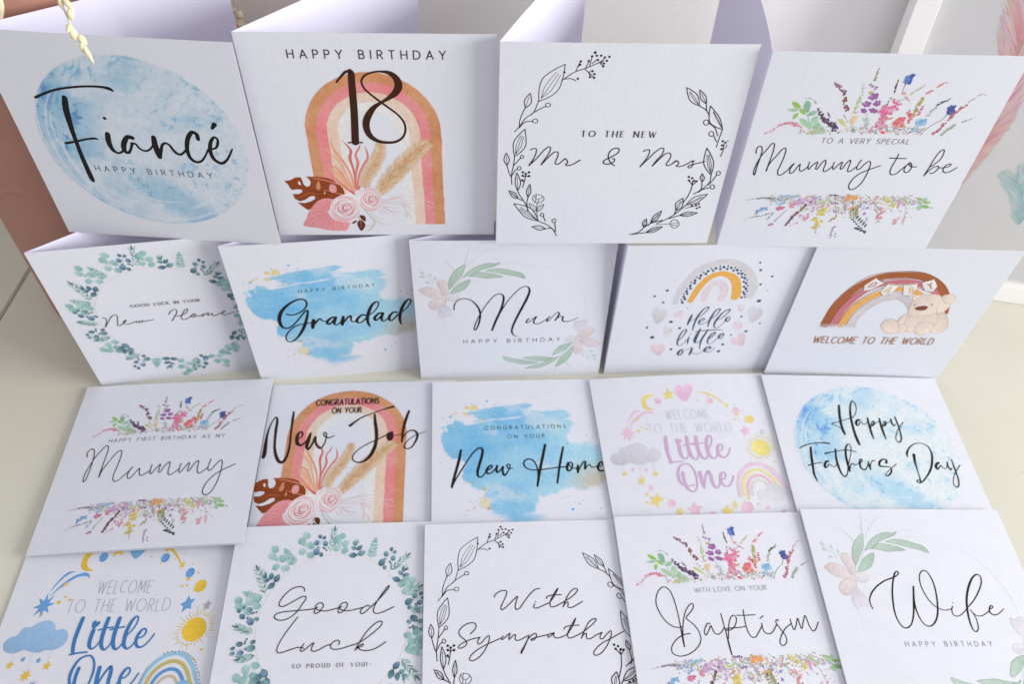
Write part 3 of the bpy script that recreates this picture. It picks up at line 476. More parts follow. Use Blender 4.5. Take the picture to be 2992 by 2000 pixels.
S 236,196,198 dried_flowers 4985,1608,34 5295,1353,34 5510,1117,15
S 236,196,198 dried_flowers 4882,1566,34 5025,1311,34 5150,1204,15
S 236,196,198 dried_flowers 4742,1481,34 4885,1225,30
S 236,196,198 dried_flowers 6028,1353,34 6210,1052,34 6238,965,15
S 236,196,198 dried_flowers 6861,1984,33 7188,1901,33 7280,1733,15
S 236,196,198 dried_flowers 6855,1859,33 7110,1649,34 7408,1607,15
S 236,196,198 dried_flowers 6882,1733,34 7036,1480,23
S 236,196,198 dried_flowers 5435,1438,34 5689,1267,15
P 247,226,228 dried_flowers 3224,2313 3466,2436 3749,2355 3936,1984 3998,1650 3710,1439 3495,1860
P 246,222,226 dried_flowers 3772,2558 4040,2639 4212,2436 4145,2108 3916,2108 3776,2314
P 244,214,218 dried_flowers 2389,1440 2593,1482 2940,1099 3529,1012 3734,1055 3504,795 3035,796 2617,927 2426,1228
P 246,222,224 dried_flowers 4963,2109 4941,1884 4792,1709 4627,1556 4455,1438 4258,1438 4109,1556 3975,1709 3862,1884 3884,2108 3971,2331 4044,2502 4196,2649 4399,2761 4577,2762 4758,2649 4881,2502 4921,2331
S 226,160,168 dried_flowers 4919,1893,25 4799,1723,26 4660,1589,48 4520,1502,63 4360,1473,68 4198,1502,63 4077,1589,48 3985,1723,26 3902,1893,25
S 238,190,196 dried_flowers 4008,2307,24 4059,2450,25 4176,2566,46 4307,2645,61 4437,2682,66 4569,2673,61 4705,2620,46 4791,2526,25 4868,2398,24
S 230,165,172 dried_flowers 4593,1656,25 4471,1598,26 4332,1587,48 4213,1625,63 4117,1709,67 4026,1829,62 3971,1974,47 3988,2131,25 4054,2285,24
S 236,186,192 dried_flowers 4201,2492,24 4323,2574,25 4455,2608,46 4586,2589,61 4700,2519,66 4788,2405,61 4837,2260,47 4844,2098,26 4806,1935,25
S 222,140,150 dried_flowers 4694,2365,24 4738,2254,25 4749,2126,47 4726,1996,62 4670,1877,67 4586,1783,62 4485,1723,48 4375,1704,26 4270,1728,25
S 230,165,172 dried_flowers 4137,1858,25 4091,1967,26 4082,2091,47 4108,2217,61 4168,2330,66 4255,2420,61 4359,2476,47 4469,2494,25 4574,2471,24
S 216,128,140 dried_flowers 4518,1855,25 4431,1819,26 4339,1822,48 4270,1865,62 4202,1941,67 4177,2039,62 4196,2146,47 4214,2248,25 4295,2331,24
S 226,150,158 dried_flowers 4409,2375,24 4481,2377,25 4541,2354,47 4588,2308,61 4631,2244,66 4660,2167,62 4653,2085,47 4615,2004,26 4573,1933,25
S 212,120,134 dried_flowers 4574,2108,25 4562,2043,26 4517,1986,47 4477,1945,62 4418,1927,67 4364,1934,62 4312,1964,47 4290,2014,26 4269,2077,25
S 222,140,150 dried_flowers 4281,2138,25 4302,2189,25 4336,2232,47 4379,2262,61 4427,2276,66 4474,2271,61 4515,2250,47 4547,2214,25 4565,2166,25
S 205,110,126 dried_flowers 4499,2108,25 4477,2050,26 4427,2019,47 4376,2030,62 4348,2077,67 4358,2139,62 4391,2187,47 4445,2198,25 4486,2167,25
S 250,238,238 dried_flowers 4134,2176,18 4175,1800,61 4436,1696,18
P 246,222,224 dried_flowers 3878,1608 3847,1354 3658,1155 3449,981 3232,847 2985,848 2801,982 2635,1156 2496,1355 2527,1609 2640,1860 2734,2053 2927,2220 3182,2347 3404,2347 3628,2220 3781,2054 3828,1860
S 226,160,168 dried_flowers 3819,1364,31 3668,1171,33 3491,1019,60 3315,921,79 3113,887,86 2911,921,79 2761,1019,60 2648,1172,33 2547,1364,31
S 238,190,196 dried_flowers 2686,1833,31 2752,1995,32 2900,2126,58 3065,2216,76 3227,2257,82 3392,2247,76 3562,2187,58 3669,2081,32 3762,1936,31
S 230,165,172 dried_flowers 3408,1095,31 3254,1029,33 3080,1017,60 2932,1061,79 2812,1155,85 2701,1292,78 2634,1456,60 2659,1634,32 2743,1808,31
S 236,186,192 dried_flowers 2930,2043,30 3083,2136,32 3250,2173,58 3412,2151,76 3555,2073,83 3662,1944,77 3722,1780,59 3728,1596,32 3678,1412,31
S 222,140,150 dried_flowers 3545,1899,31 3598,1773,32 3610,1628,59 3579,1481,78 3507,1346,85 3402,1239,78 3274,1171,60 3136,1150,33 3005,1178,31
S 230,165,172 dried_flowers 2840,1324,31 2785,1449,32 2775,1589,59 2810,1731,77 2887,1859,83 2996,1961,77 3127,2024,59 3265,2044,32 3396,2018,31
S 216,128,140 dried_flowers 3317,1321,31 3207,1280,32 3093,1284,60 3006,1333,78 2923,1419,84 2893,1530,78 2919,1652,59 2943,1767,32 3045,1860,31
S 226,150,158 dried_flowers 3189,1910,31 3278,1912,32 3354,1886,59 3411,1834,77 3464,1762,84 3500,1675,77 3489,1581,59 3441,1490,32 3386,1410,31
S 212,120,134 dried_flowers 3391,1608,31 3375,1534,32 3318,1469,60 3267,1424,78 3193,1403,84 3126,1411,78 3061,1445,60 3034,1502,32 3008,1573,31
S 222,140,150 dried_flowers 3025,1642,31 3052,1700,32 3095,1749,59 3150,1782,77 3209,1798,83 3268,1793,77 3320,1769,59 3358,1727,32 3380,1673,31
S 205,110,126 dried_flowers 3297,1608,31 3269,1542,32 3205,1507,60 3142,1519,78 3108,1573,84 3122,1644,77 3164,1697,59 3231,1709,32 3281,1674,31
S 250,238,238 dried_flowers 2842,1695,23 2882,1218,77 3206,1085,23
P 98,44,18 dried_flowers 3831,1183 4043,1140 4085,968 4043,816 3889,947
P 98,44,18 dried_flowers 3851,903 4027,664 3970,444 3806,245 3688,489 3683,752
P 98,44,18 dried_flowers 3422,665 3506,817 3681,882 3599,752
S 150,150,140 dried_flowers 3743,1141,23 3820,925,23 3830,400,12
@linewreath
S 24,24,26 line_leaves 659,6070,36 854,6304,36 1106,6729,36 1395,6958,35 1512,7258,35 1595,7554,35
S 24,24,26 line_leaves 1599,7496,35 1984,7686,35 2338,8014,34 2490,8592,34 2531,9121,33
S 24,24,26 line_leaves 1599,7496,35 1579,7987,34 1688,8489,34 2102,8871,33 2531,9121,33
S 24,24,26 line_leaves 1676,7630,19 1809,8169,19 2218,8787,18
S 24,24,26 line_leaves 1676,7630,19 1933,8078,19 2304,8725,18
S 24,24,26 line_leaves 1676,7630,19 2057,7986,19 2391,8663,18
S 24,24,26 line_leaves 2450,8425,34 2662,8603,34 2965,8815,33 3336,8956,33 3761,9166,33 4003,9271,33
S 24,24,26 line_leaves 2965,8815,33 3039,9057,33 3117,9249,33
S 24,24,26 line_leaves 3042,9023,33 3110,9112,33
S 24,24,26 line_leaves 3336,8956,33 3411,9163,33 3432,9266,33
S 24,24,26 line_leaves 3485,9061,33 3542,9436,33
S 24,24,26 line_leaves 3570,9165,33 3744,9323,33
S 24,24,26 line_leaves 3761,9166,33 3968,9305,33 4037,9420,33
S 24,24,26 line_leaves 3851,9215,33 4028,9169,33
S 24,24,26 line_leaves 3888,9168,33 4016,9052,33
S 24,24,26 line_leaves 3307,8922,33 3479,8805,33 3616,8841,33
S 24,24,26 line_leaves 3447,8805,33 3624,8646,34 3710,8563,34
S 24,24,26 line_leaves 3497,8750,33 3552,8590,34
S 24,24,26 line_leaves 2542,8496,34 2798,8513,34 2999,8430,34
D 24,24,26 line_leaves 3642,9618,58 3539,9463,49 3719,9492,49 3883,9493,49 4037,9420,49 4211,9449,49 4129,9286,49 3782,9316,49 4028,9169,49 4016,9052,50 3432,9266,49 3123,9249,49 3110,9112,49 3616,8841,50 3706,8717,50 3552,8590,50 3710,8563,51 2526,8783,47 3075,8515,51
S 24,24,26 line_leaves 855,6266,36 875,6651,36 993,7030,35 1071,7218,35
S 24,24,26 line_leaves 1072,7196,35 1198,7297,35 1296,7444,35 1283,7663,35 1233,7858,34
S 24,24,26 line_leaves 1072,7196,35 1030,7356,35 1025,7538,35 1122,7719,34 1233,7858,34
S 24,24,26 line_leaves 1085,7249,19 1129,7430,19 1194,7694,19
S 24,24,26 line_leaves 2076,7337,32 2066,7292,32 2032,7259,32 1983,7247,32 1932,7258,32 1894,7291,32 1878,7335,31 1889,7380,31 1923,7412,31 1972,7425,31 2022,7413,31 2060,7381,31 2076,7337,32
S 24,24,26 line_leaves 1330,6920,35 1651,7147,35 1882,7276,35
S 24,24,26 line_leaves 1608,6594,32 1596,6548,32 1558,6514,32 1505,6502,32 1451,6514,32 1410,6547,32 1393,6593,32 1405,6639,32 1443,6673,32 1496,6685,32 1550,6674,32 1591,6640,32 1608,6594,32
S 24,24,26 line_leaves 855,6266,36 1080,6537,36 1400,6578,36
S 24,24,26 line_leaves 712,4863,38 950,5068,38 1143,5366,37 1153,5811,37 1094,6205,36
S 24,24,26 line_leaves 712,4863,38 645,5201,37 654,5576,37 862,5935,37 1094,6205,36
S 24,24,26 line_leaves 743,4973,21 755,5382,20 936,5904,20
S 24,24,26 line_leaves 743,4973,21 848,5341,21 1000,5877,20
S 24,24,26 line_leaves 743,4973,21 942,5301,21 1065,5849,20
S 24,24,26 line_leaves 712,4863,38 677,4404,38 608,3893,39 637,3414,40
S 24,24,26 line_leaves 397,4403,38 459,4534,38 492,4693,38 433,4876,38 353,5026,38
S 24,24,26 line_leaves 397,4403,38 316,4524,38 262,4678,38 295,4867,38 353,5026,38
S 24,24,26 line_leaves 393,4453,21 381,4623,21 364,4872,21
S 24,24,26 line_leaves 397,4403,38 514,3978,39 612,3763,39
S 24,24,26 line_leaves 1095,4840,34 1088,4798,34 1063,4768,34 1029,4756,34 994,4767,34 967,4798,34 956,4839,34 964,4880,34 988,4911,34 1022,4922,34 1058,4911,34 1084,4881,34 1095,4840,34
S 24,24,26 line_leaves 691,4404,38 846,4614,38 965,4781,38
S 24,24,26 line_leaves 1006,4261,35 997,4215,35 970,4180,35 932,4168,35 893,4180,35 863,4214,35 851,4261,35 860,4307,35 887,4342,35 925,4354,35 964,4342,35 994,4308,35 1006,4261,35
S 24,24,26 line_leaves 637,3893,39 770,4150,39 867,4218,39
S 24,24,26 line_leaves 1110,3239,40 1171,3503,40 1226,3894,39
S 24,24,26 line_leaves 1216,3808,39 1099,3868,39
S 24,24,26 line_leaves 1214,3851,39 1335,3834,39
S 24,24,26 line_leaves 1171,3503,40 1087,3625,39
D 24,24,26 line_leaves 1092,4049,58 1361,4049,58 1223,3963,59 1099,3868,59 1370,3852,59 1087,3625,59
S 24,24,26 line_leaves 907,3061,40 981,3261,40 1017,3506,40 939,3790,39 838,4022,39
S 24,24,26 line_leaves 907,3061,40 834,3253,40 781,3493,40 799,3782,39 838,4022,39
S 24,24,26 line_leaves 902,3139,22 883,3402,22 855,3785,22
S 24,24,26 line_leaves 900,3061,40 1018,2792,40 1254,2383,41 1419,1967,42
S 24,24,26 line_leaves 1372,2702,41 1441,2836,40 1490,3009,40 1468,3229,40 1426,3416,40
S 24,24,26 line_leaves 1372,2702,41 1324,2857,40 1303,3043,40 1357,3250,40 1426,3416,40
S 24,24,26 line_leaves 1376,2760,22 1391,2954,22 1413,3240,22
S 24,24,26 line_leaves 1372,2702,41 1342,2383,41 1395,2013,41
S 24,24,26 line_leaves 937,2629,41 894,2779,40 813,2925,40 661,3013,40 517,3060,40
S 24,24,26 line_leaves 937,2629,41 811,2653,41 680,2723,41 581,2893,40 517,3060,40
S 24,24,26 line_leaves 903,2664,22 776,2761,22 612,2939,22
S 24,24,26 line_leaves 903,2664,22 802,2801,22 631,2967,22
S 24,24,26 line_leaves 937,2629,41 1138,2520,41
S 24,24,26 line_leaves 1912,1352,42 1766,1727,42 1532,2079,41 1133,2260,41 764,2337,41
S 24,24,26 line_leaves 1912,1352,42 1616,1429,42 1288,1604,42 986,1978,42 764,2337,41
S 24,24,26 line_leaves 1818,1432,23 1464,1623,23 1018,2040,23
S 24,24,26 line_leaves 1818,1432,23 1504,1701,23 1046,2094,23
S 24,24,26 line_leaves 1818,1432,23 1544,1780,23 1075,2149,23
S 24,24,26 line_leaves 1382,1967,42 1657,1638,42 1912,1352,42 2284,1160,43 2605,868,43 2800,474,44
S 70,70,74 line_leaves 1571,2657,28 1671,2838,28 1816,2856,28 2001,2793,28 2099,2612,29 1971,2429,29 1692,2429,29 1571,2657,28
S 70,70,74 line_leaves 1637,2793,24 1756,2612,24 1937,2639,24 2026,2748,24
S 70,70,74 line_leaves 1744,2838,24 1729,2429,25
S 70,70,74 line_leaves 1865,2612,24 1854,2420,25
S 70,70,74 line_leaves 1803,2402,29 1807,1920,29 1861,1590,29
S 70,70,74 line_leaves 1807,1920,29 1774,2064,29 1706,2208,29 1569,2306,29 1438,2365,29
S 70,70,74 line_leaves 1807,1920,29 1691,1955,29 1573,2034,29 1490,2202,29 1438,2365,29
S 70,70,74 line_leaves 1777,1956,16 1677,2077,16 1530,2254,16
S 70,70,74 line_leaves 1808,1901,29 1911,1936,29 2012,2010,29 2072,2168,29 2102,2319,29
S 70,70,74 line_leaves 1808,1901,29 1823,2035,29 1870,2170,29 1986,2263,29 2102,2319,29
S 70,70,74 line_leaves 1831,1935,16 1911,2048,16 2029,2215,16
S 24,24,26 line_leaves 2138,1713,38 2131,1666,38 2105,1631,38 2069,1619,38 2031,1631,38 2002,1666,38 1989,1713,38 1996,1760,38 2021,1795,38 2058,1807,38 2096,1795,38 2125,1760,38 2138,1713,38
S 24,24,26 line_leaves 2121,1619,42 2234,1352,42
S 24,24,26 line_leaves 2714,1371,38 2706,1313,38 2676,1271,38 2632,1256,38 2585,1271,38 2549,1313,38 2534,1371,38 2542,1428,38 2572,1470,38 2616,1485,38 2662,1470,38 2698,1428,38 2714,1371,38
S 24,24,26 line_leaves 2662,1256,43 2745,819,43
S 24,24,26 line_leaves 2262,888,43 2142,992,43 1988,1072,43 1797,1060,43 1635,1015,43
S 24,24,26 line_leaves 2262,888,43 2132,834,43 1971,817,43 1786,907,43 1635,1015,43
S 24,24,26 line_leaves 2212,898,24 2043,932,24 1792,983,24
S 24,24,26 line_leaves 2225,888,43 2526,917,43 2752,721,43
S 24,24,26 line_leaves#2 8136,7342,35 8078,7581,35 7957,7832,35 7703,8032,35 7461,8167,34
S 24,24,26 line_leaves#2 8136,7342,35 7919,7438,35 7701,7603,35 7550,7896,35 7461,8167,34
S 24,24,26 line_leaves#2 8081,7409,19 7871,7612,19 7609,7948,19
S 24,24,26 line_leaves#2 8081,7409,19 7922,7658,19 7645,7980,19
S 24,24,26 line_leaves#2 8136,7342,35 8444,7156,36 8656,6892,36
S 24,24,26 line_leaves#2 8405,7441,35 8381,7601,35 8316,7777,35 8161,7941,35 8009,8063,35
S 24,24,26 line_leaves#2 8405,7441,35 8268,7534,35 8134,7670,35 8053,7878,35 8009,8063,35
S 24,24,26 line_leaves#2 8373,7492,19 8265,7661,19 8107,7909,19
S 24,24,26 line_leaves#2 8402,7456,35 8486,7119,36
S 24,24,26 line_leaves#2 9342,6236,37 9243,6498,37 9087,6800,36 8828,7107,36 8593,7345,35
S 24,24,26 line_leaves#2 9342,6236,37 9028,6354,37 8740,6569,36 8622,6971,36 8593,7345,35
S 24,24,26 line_leaves#2 9281,6327,20 9058,6619,20 8765,7065,20
S 24,24,26 line_leaves#2 9281,6327,20 9093,6642,20 8789,7081,20
S 24,24,26 line_leaves#2 9342,6236,37 9296,5758,37 9275,5376,38
S 24,24,26 line_leaves#2 8691,6568,33 8690,6506,33 8659,6460,33 8608,6443,33 8549,6460,33 8500,6505,33 8472,6567,33 8474,6629,33 8505,6674,33 8556,6691,33 8614,6675,33 8663,6630,33 8691,6568,33
S 24,24,26 line_leaves#2 8696,6545,36 9001,6312,37 9212,5918,37
S 24,24,26 line_leaves#2 9023,6020,33 9022,5960,33 8993,5917,34 8944,5900,34 8889,5916,34 8841,5960,33 8815,6019,33 8816,6079,33 8845,6122,33 8893,6139,33 8948,6123,33 8996,6080,33 9023,6020,33
S 24,24,26 line_leaves#2 9023,5957,37 9218,5636,38
D 24,24,26 line_leaves#2 9486,5662,53 9614,5590,53 9503,5459,53 9510,5271,53 9699,5679,30
S 24,24,26 line_leaves#2 9558,4898,39 9599,5189,38 9575,5516,38
S 24,24,26 line_leaves#2 9590,5230,38 9522,5312,38
S 24,24,26 line_leaves#2 9677,5312,30 9710,5476,30
S 24,24,26 line_leaves#2 9353,3934,40 9369,4240,39 9317,4605,39 9102,5006,38 8878,5325,38
S 24,24,26 line_leaves#2 9353,3934,40 9114,4192,39 8908,4527,39 8859,4960,38 8878,5325,38
S 24,24,26 line_leaves#2 9314,4048,22 9110,4416,22 8944,4976,21
S 24,24,26 line_leaves#2 9314,4048,22 9183,4430,21 8994,4985,21
S 24,24,26 line_leaves#2 9314,4048,22 9256,4444,21 9044,4995,21
S 24,24,26 line_leaves#2 9353,3934,40 9381,3566,40 9162,3209,41 8987,2984,41
S 24,24,26 line_leaves#2 9747,4022,36 9747,3970,36 9724,3931,36 9683,3917,36 9637,3931,36 9596,3969,36 9573,4021,36 9573,4073,36 9597,4111,36 9637,4125,36 9684,4111,36 9724,4074,36 9747,4022,36
S 24,24,26 line_leaves#2 9607,3934,40 9454,3566,40 9345,3388,40
S 24,24,26 line_leaves#2 9647,3282,37 9647,3224,37 9621,3181,37 9577,3165,37 9526,3181,37 9481,3223,37 9456,3281,36 9456,3339,36 9482,3382,36 9527,3397,36 9578,3382,36 9622,3340,36 9647,3282,37
S 24,24,26 line_leaves#2 9447,3255,41 9107,3119,41 8783,2893,41
S 24,24,26 line_leaves#2 9044,3565,40 9081,3654,40 9091,3765,40 9025,3895,40 8947,4002,40
S 24,24,26 line_leaves#2 9044,3565,40 8969,3651,40 8910,3760,40 8917,3892,40 8947,4002,40
S 24,24,26 line_leaves#2 9037,3600,22 9010,3719,22 8971,3894,22
S 24,24,26 line_leaves#2 9030,3565,40 9074,3209,41 9015,3029,41
D 24,24,26 line_leaves#2 8388,3827,56 8554,3757,56 8431,3643,56 8662,3617,56 8776,3591,56
S 24,24,26 line_leaves#2 8397,2388,42 8570,2847,41 8634,3387,40 8605,3608,40
S 24,24,26 line_leaves#2 8634,3387,40 8459,3608,40
S 24,24,26 line_leaves#2 8634,3387,40 8763,3547,40
S 24,24,26 line_leaves#2 8568,2277,42 8793,2308,42 9040,2404,42 9259,2642,41 9417,2876,41
S 24,24,26 line_leaves#2 8568,2277,42 8677,2502,41 8851,2715,41 9145,2827,41 9417,2876,41
S 24,24,26 line_leaves#2 8637,2326,23 8850,2517,23 9194,2747,23
S 24,24,26 line_leaves#2 8637,2326,23 8885,2459,23 9219,2707,23
S 24,24,26 line_leaves#2 8568,2277,42 8297,1921,42 7979,1589,43 7708,1397,43 7398,1204,43
S 24,24,26 line_leaves#2 8160,1968,42 8296,2048,42 8403,2186,42 8394,2434,42 8345,2665,41
S 24,24,26 line_leaves#2 8160,1968,42 8099,2170,42 8086,2381,42 8205,2550,41 8345,2665,41
S 24,24,26 line_leaves#2 8175,2025,23 8194,2234,23 8277,2506,23
S 24,24,26 line_leaves#2 8175,2025,23 8257,2195,23 8322,2479,23
S 24,24,26 line_leaves#2 8175,1968,42 8105,1732,42
D 24,24,26 line_leaves#2 9140,2343,50 9014,2296,50 9208,2156,50 8840,2231,50 9093,2091,50
S 24,24,26 line_leaves#2 8581,2090,34 8849,2184,34 9136,2250,33
S 24,24,26 line_leaves#2 8379,1684,42 8560,1636,43 8772,1625,43 8994,1717,42 9169,1827,42
S 24,24,26 line_leaves#2 8379,1684,42 8514,1789,42 8697,1871,42 8949,1865,42 9169,1827,42
S 24,24,26 line_leaves#2 8442,1695,23 8648,1759,23 8966,1808,23
S 24,24,26 line_leaves#2 8442,1695,23 8663,1709,23 8977,1774,23
S 24,24,26 line_leaves#2 8379,1684,42 7920,1493,43
S 24,24,26 line_leaves#2 7111,1233,43 7252,1316,43 7389,1457,43 7466,1708,42 7503,1940,42
S 24,24,26 line_leaves#2 7111,1233,43 7128,1436,43 7189,1649,42 7346,1822,42 7503,1940,42
S 24,24,26 line_leaves#2 7143,1290,24 7229,1502,23 7392,1778,23
S 24,24,26 line_leaves#2 7143,1290,24 7269,1463,23 7420,1752,23
S 24,24,26 line_leaves#2 7111,1233,43 6998,1078,43
S 24,24,26 line_leaves#2 6801,1020,43 6876,1082,43 6931,1179,43 6915,1334,43 6876,1474,43
S 24,24,26 line_leaves#2 6801,1020,43 6756,1140,43 6738,1271,43 6799,1389,43 6876,1474,43
S 24,24,26 line_leaves#2 6807,1056,24 6827,1180,24 6857,1361,24
S 24,24,26 line_leaves#2 6232,548,44 6600,666,44 6925,1059,43 7199,1253,43 7632,1397,43
S 24,24,26 line_leaves#2 6985,666,44 7160,661,44 7358,702,44 7552,853,43 7698,1009,43
S 24,24,26 line_leaves#2 6985,666,44 7097,808,43 7256,938,43 7490,994,43 7698,1009,43
S 24,24,26 line_leaves#2 7042,693,24 7225,810,24 7513,940,24
S 24,24,26 line_leaves#2 7042,693,24 7246,763,24 7528,907,24
S 24,24,26 line_leaves#2 6985,666,44 6535,587,44 6232,548,44
S 70,70,74 line_leaves#2 8038,1252,30 8089,1397,30 8236,1426,30 8368,1329,30 8445,1203,30 8404,1008,30 8249,930,30 8088,1057,30 8038,1252,30
S 70,70,74 line_leaves#2 8113,1174,26 8268,1252,26 8386,1232,26
S 70,70,74 line_leaves#2 8131,1077,26 8280,1096,26 8395,1057,26
S 70,70,74 line_leaves#2 8050,1184,30 7673,1155,30 7371,1136,30
@greyflower
S 205,218,218 flower_spray 1721,6491,74 1914,6790,92 2135,7209,91 2403,7585,72 2666,7819,30
S 196,210,212 flower_spray 2601,8502,41 2659,8900,35 2766,9292,26 2822,9663,20
S 200,212,215 flower_spray 2636,8298,26 2909,8660,26 3165,8985,26 3519,9288,26 3820,9442,26 4121,9483,17
S 205,215,216 flower_spray 4307,8613,20 4714,8692,20 5224,8694,20 5582,8667,12
S 200,214,212 flower_spray 2840,7415,18 3126,7458,12
P 176,196,184 flower_spray 1786,6866 1759,7221 1864,7671 2055,8044 2343,8341 2601,8509 2544,8165 2407,7758 2141,7419 1909,7040
S 146,172,154 flower_spray 1786,6866,30 1759,7221,30 1864,7671,30 2055,8044,30 2343,8341,29 2601,8509,29 2544,8165,29 2407,7758,30 2141,7419,30 1909,7040,30 1786,6866,30
S 170,192,180 flower_spray 1622,8781,14 1864,8456,20 2058,8146,21 2176,7800,21 2185,7627,15
P 176,196,184 flower_spray 2469,7635 2668,7922 2954,8221 3390,8479 3798,8585 4104,8552 4320,8613 4054,8392 3696,8267 3312,8108 3053,7876 2845,7745 2665,7750
S 146,172,154 flower_spray 2469,7635,30 2668,7922,30 2954,8221,29 3390,8479,29 3798,8585,29 4104,8552,29 4320,8613,29 4054,8392,29 3696,8267,29 3312,8108,30 3053,7876,30 2845,7745,30 2665,7750,30 2469,7635,30
P 176,196,184 flower_spray 2819,7746 3131,7977 3645,7962 4084,7845 4449,7678 4008,7622 3568,7601 3128,7702
S 146,172,154 flower_spray 2819,7746,30 3131,7977,30 3645,7962,30 4084,7845,30 4449,7678,30 4008,7622,30 3568,7601,30 3128,7702,30 2819,7746,30
P 176,196,184 flower_spray 3620,8092 3902,8193 4467,8193 4985,8024 5404,7857 5558,7540 5124,7692 4472,7868 3954,8021
S 146,172,154 flower_spray 3620,8092,30 3902,8193,30 4467,8193,30 4985,8024,30 5404,7857,30 5558,7540,30 5124,7692,30 4472,7868,30 3954,8021,30 3620,8092,30
P 176,196,184 flower_spray 1829,6578 2022,6894 2265,7205 2555,7406 2842,7519 2732,7155 2545,6877 2226,6673
S 146,172,154 flower_spray 1829,6578,31 2022,6894,30 2265,7205,30 2555,7406,30 2842,7519,30 2732,7155,30 2545,6877,31 2226,6673,31 1829,6578,31
P 216,206,207 flower_spray 1216,7273 1343,7514 1599,7471 1742,7116 1745,6796 1642,6476 1509,6444 1340,6809
S 198,184,186 flower_spray 1216,7273,27 1343,7514,27 1599,7471,27 1742,7116,27 1745,6796,27 1642,6476,28 1509,6444,28 1340,6809,27 1216,7273,27
P 216,206,207 flower_spray 271,6808 568,7012 931,6982 1232,6723 1479,6355 1054,6260 616,6438
S 198,184,186 flower_spray 271,6808,27 568,7012,27 931,6982,27 1232,6723,28 1479,6355,28 1054,6260,28 616,6438,28 271,6808,27
P 214,211,220 flower_spray 1538,5784 1318,5606 1185,5311 1234,4874 1451,4904 1617,4993 1802,4891 1842,5288 1744,5591
S 200,196,208 flower_spray 1538,5784,25 1318,5606,25 1185,5311,25 1234,4874,26 1451,4904,26 1617,4993,26 1802,4891,26 1842,5288,25 1744,5591,25 1538,5784,25
S 200,196,208 flower_spray 1536,5747,19 1493,5300,19 1506,4921,19
P 216,213,220 flower_spray 1630,6149 1851,6433 2064,6534 2269,6310 2078,6079 1786,6071
S 204,200,210 flower_spray 1630,6149,25 1851,6433,25 2064,6534,25 2269,6310,25 2078,6079,25 1786,6071,25 1630,6149,25
P 216,206,207 flower_spray 1552,6188 1104,6203 831,6012 721,5664 884,5454 1099,5483 1321,5699 1540,5858
S 198,184,186 flower_spray 1552,6188,28 1104,6203,28 831,6012,28 721,5664,28 884,5454,28 1099,5483,28 1321,5699,28 1540,5858,28 1552,6188,28
P 216,205,206 flower_spray 1646,6584 1717,6365 1596,5930 1511,5785 1554,6225
P 186,205,203 flower_spray 397,8077 413,7946 589,7866 497,8080
P 186,205,203 flower_spray 400,7768 445,7647 641,7640 499,7812
P 186,205,203 flower_spray 824,7944 813,7836 935,7717 901,7916
P 186,205,203 flower_spray 1141,7728 1094,7647 1145,7468 1191,7654
P 186,205,203 flower_spray 626,7355 682,7270 843,7320 700,7418
S 205,214,212 flower_spray 589,7866,15 856,7564,15 1024,7314,15
S 205,214,212 flower_spray 641,7640,15 828,7530,15
S 205,214,212 flower_spray 935,7717,15 1024,7314,15
S 205,214,212 flower_spray 1145,7468,15 1200,7203,15
S 205,214,212 flower_spray 843,7320,15 1021,7244,15
@bouquet
B 214,128,150/224,160,172 flower_border 22,0.25,2.6 627,6273,99 928,6464,116 1151,6710,150 1533,6814,176 1983,6681,195
P 150,190,92 flower_border 1349,7812 1575,7794 1770,7569 1576,7542
P 165,198,170 flower_border 1246,7465 1454,7516 1749,7477 1501,7355
P 150,190,92 flower_border 1741,7477 1930,7481 2043,7251 1845,7316
P 150,195,112 flower_border 1619,7016 1595,7241 1756,7314 1744,7103
P 140,180,152 flower_border 1885,7563 1902,7883 2117,7797 2123,7337
P 150,190,165 flower_border 2137,7197 2253,7419 2510,7401 2365,7211
P 166,202,168 flower_border 1872,7059 2181,6981 2418,6633 2103,6722
P 172,206,178 flower_border 2406,6715 2385,7118 2590,7170 2660,6840 2542,6607
P 160,198,172 flower_border 2667,6334 2583,6743 2746,6880 2931,6355
P 176,204,178 flower_border 2952,6355 2802,6700 2910,6750 3158,6360
P 200,200,150 flower_border 2319,6316 2600,6551 2712,6350
P 196,204,140 flower_border 3423,7071 3634,7052 3925,6701 3806,6723
S 150,180,150 flower_border 1722,7568,21 2154,7207,22 2349,6833,22 2712,6457,22
B 100,125,105/130,150,125 flower_border 9,0.4,2 1744,7970,38 2116,7997,59 2334,7811,77
B 85,45,92/100,62,110/78,40,80 flower_border 34,0.6,1.5 2485,7586,69 2652,7311,122 2902,7035,158 3151,6899,176 3473,6667,204 3516,6475,89
B 85,45,92/150,110,170 flower_border 6,0.5,1.5 2960,7365,78 3075,7134,87
B 132,58,80/150,82,100/110,50,62 flower_border 24,0.5,1.6 2697,8734,91 3016,8544,108 3267,8328,126 3416,8063,152 3522,7747,145 3731,7429,113
B 110,80,120/150,150,160 flower_border 6,0.5,1.5 3652,7241,96 3889,6963,62
B 182,200,140/196,206,160 flower_border 20,0.55,1.8 3939,8675,58 4048,8257,93 4023,7986,119 4014,7667,129 4001,7528,69
B 235,165,180/240,190,200/222,190,150 flower_border 6,0.5,1.5 3916,7364,87 4134,7438,78
P 222,196,156 flower_border 3971,6965 4025,7226 4243,7207 4195,6970 4125,6816
B 240,180,190/225,190,160 flower_border 5,0.5,1.4 4014,6535,107 4138,6778,71
B 158,140,112/140,120,100 flower_border 8,0.35,1.8 4297,9415,56 4306,9181,90 4310,8901,107
B 148,88,150/170,120,172 flower_border 7,0.5,1.6 4202,8659,100 4512,8512,125
P 186,182,128 flower_border 4469,8333 4474,8295 4450,8260 4404,8239 4349,8236 4298,8253 4267,8285 4262,8323 4286,8357 4332,8378 4387,8381 4437,8364
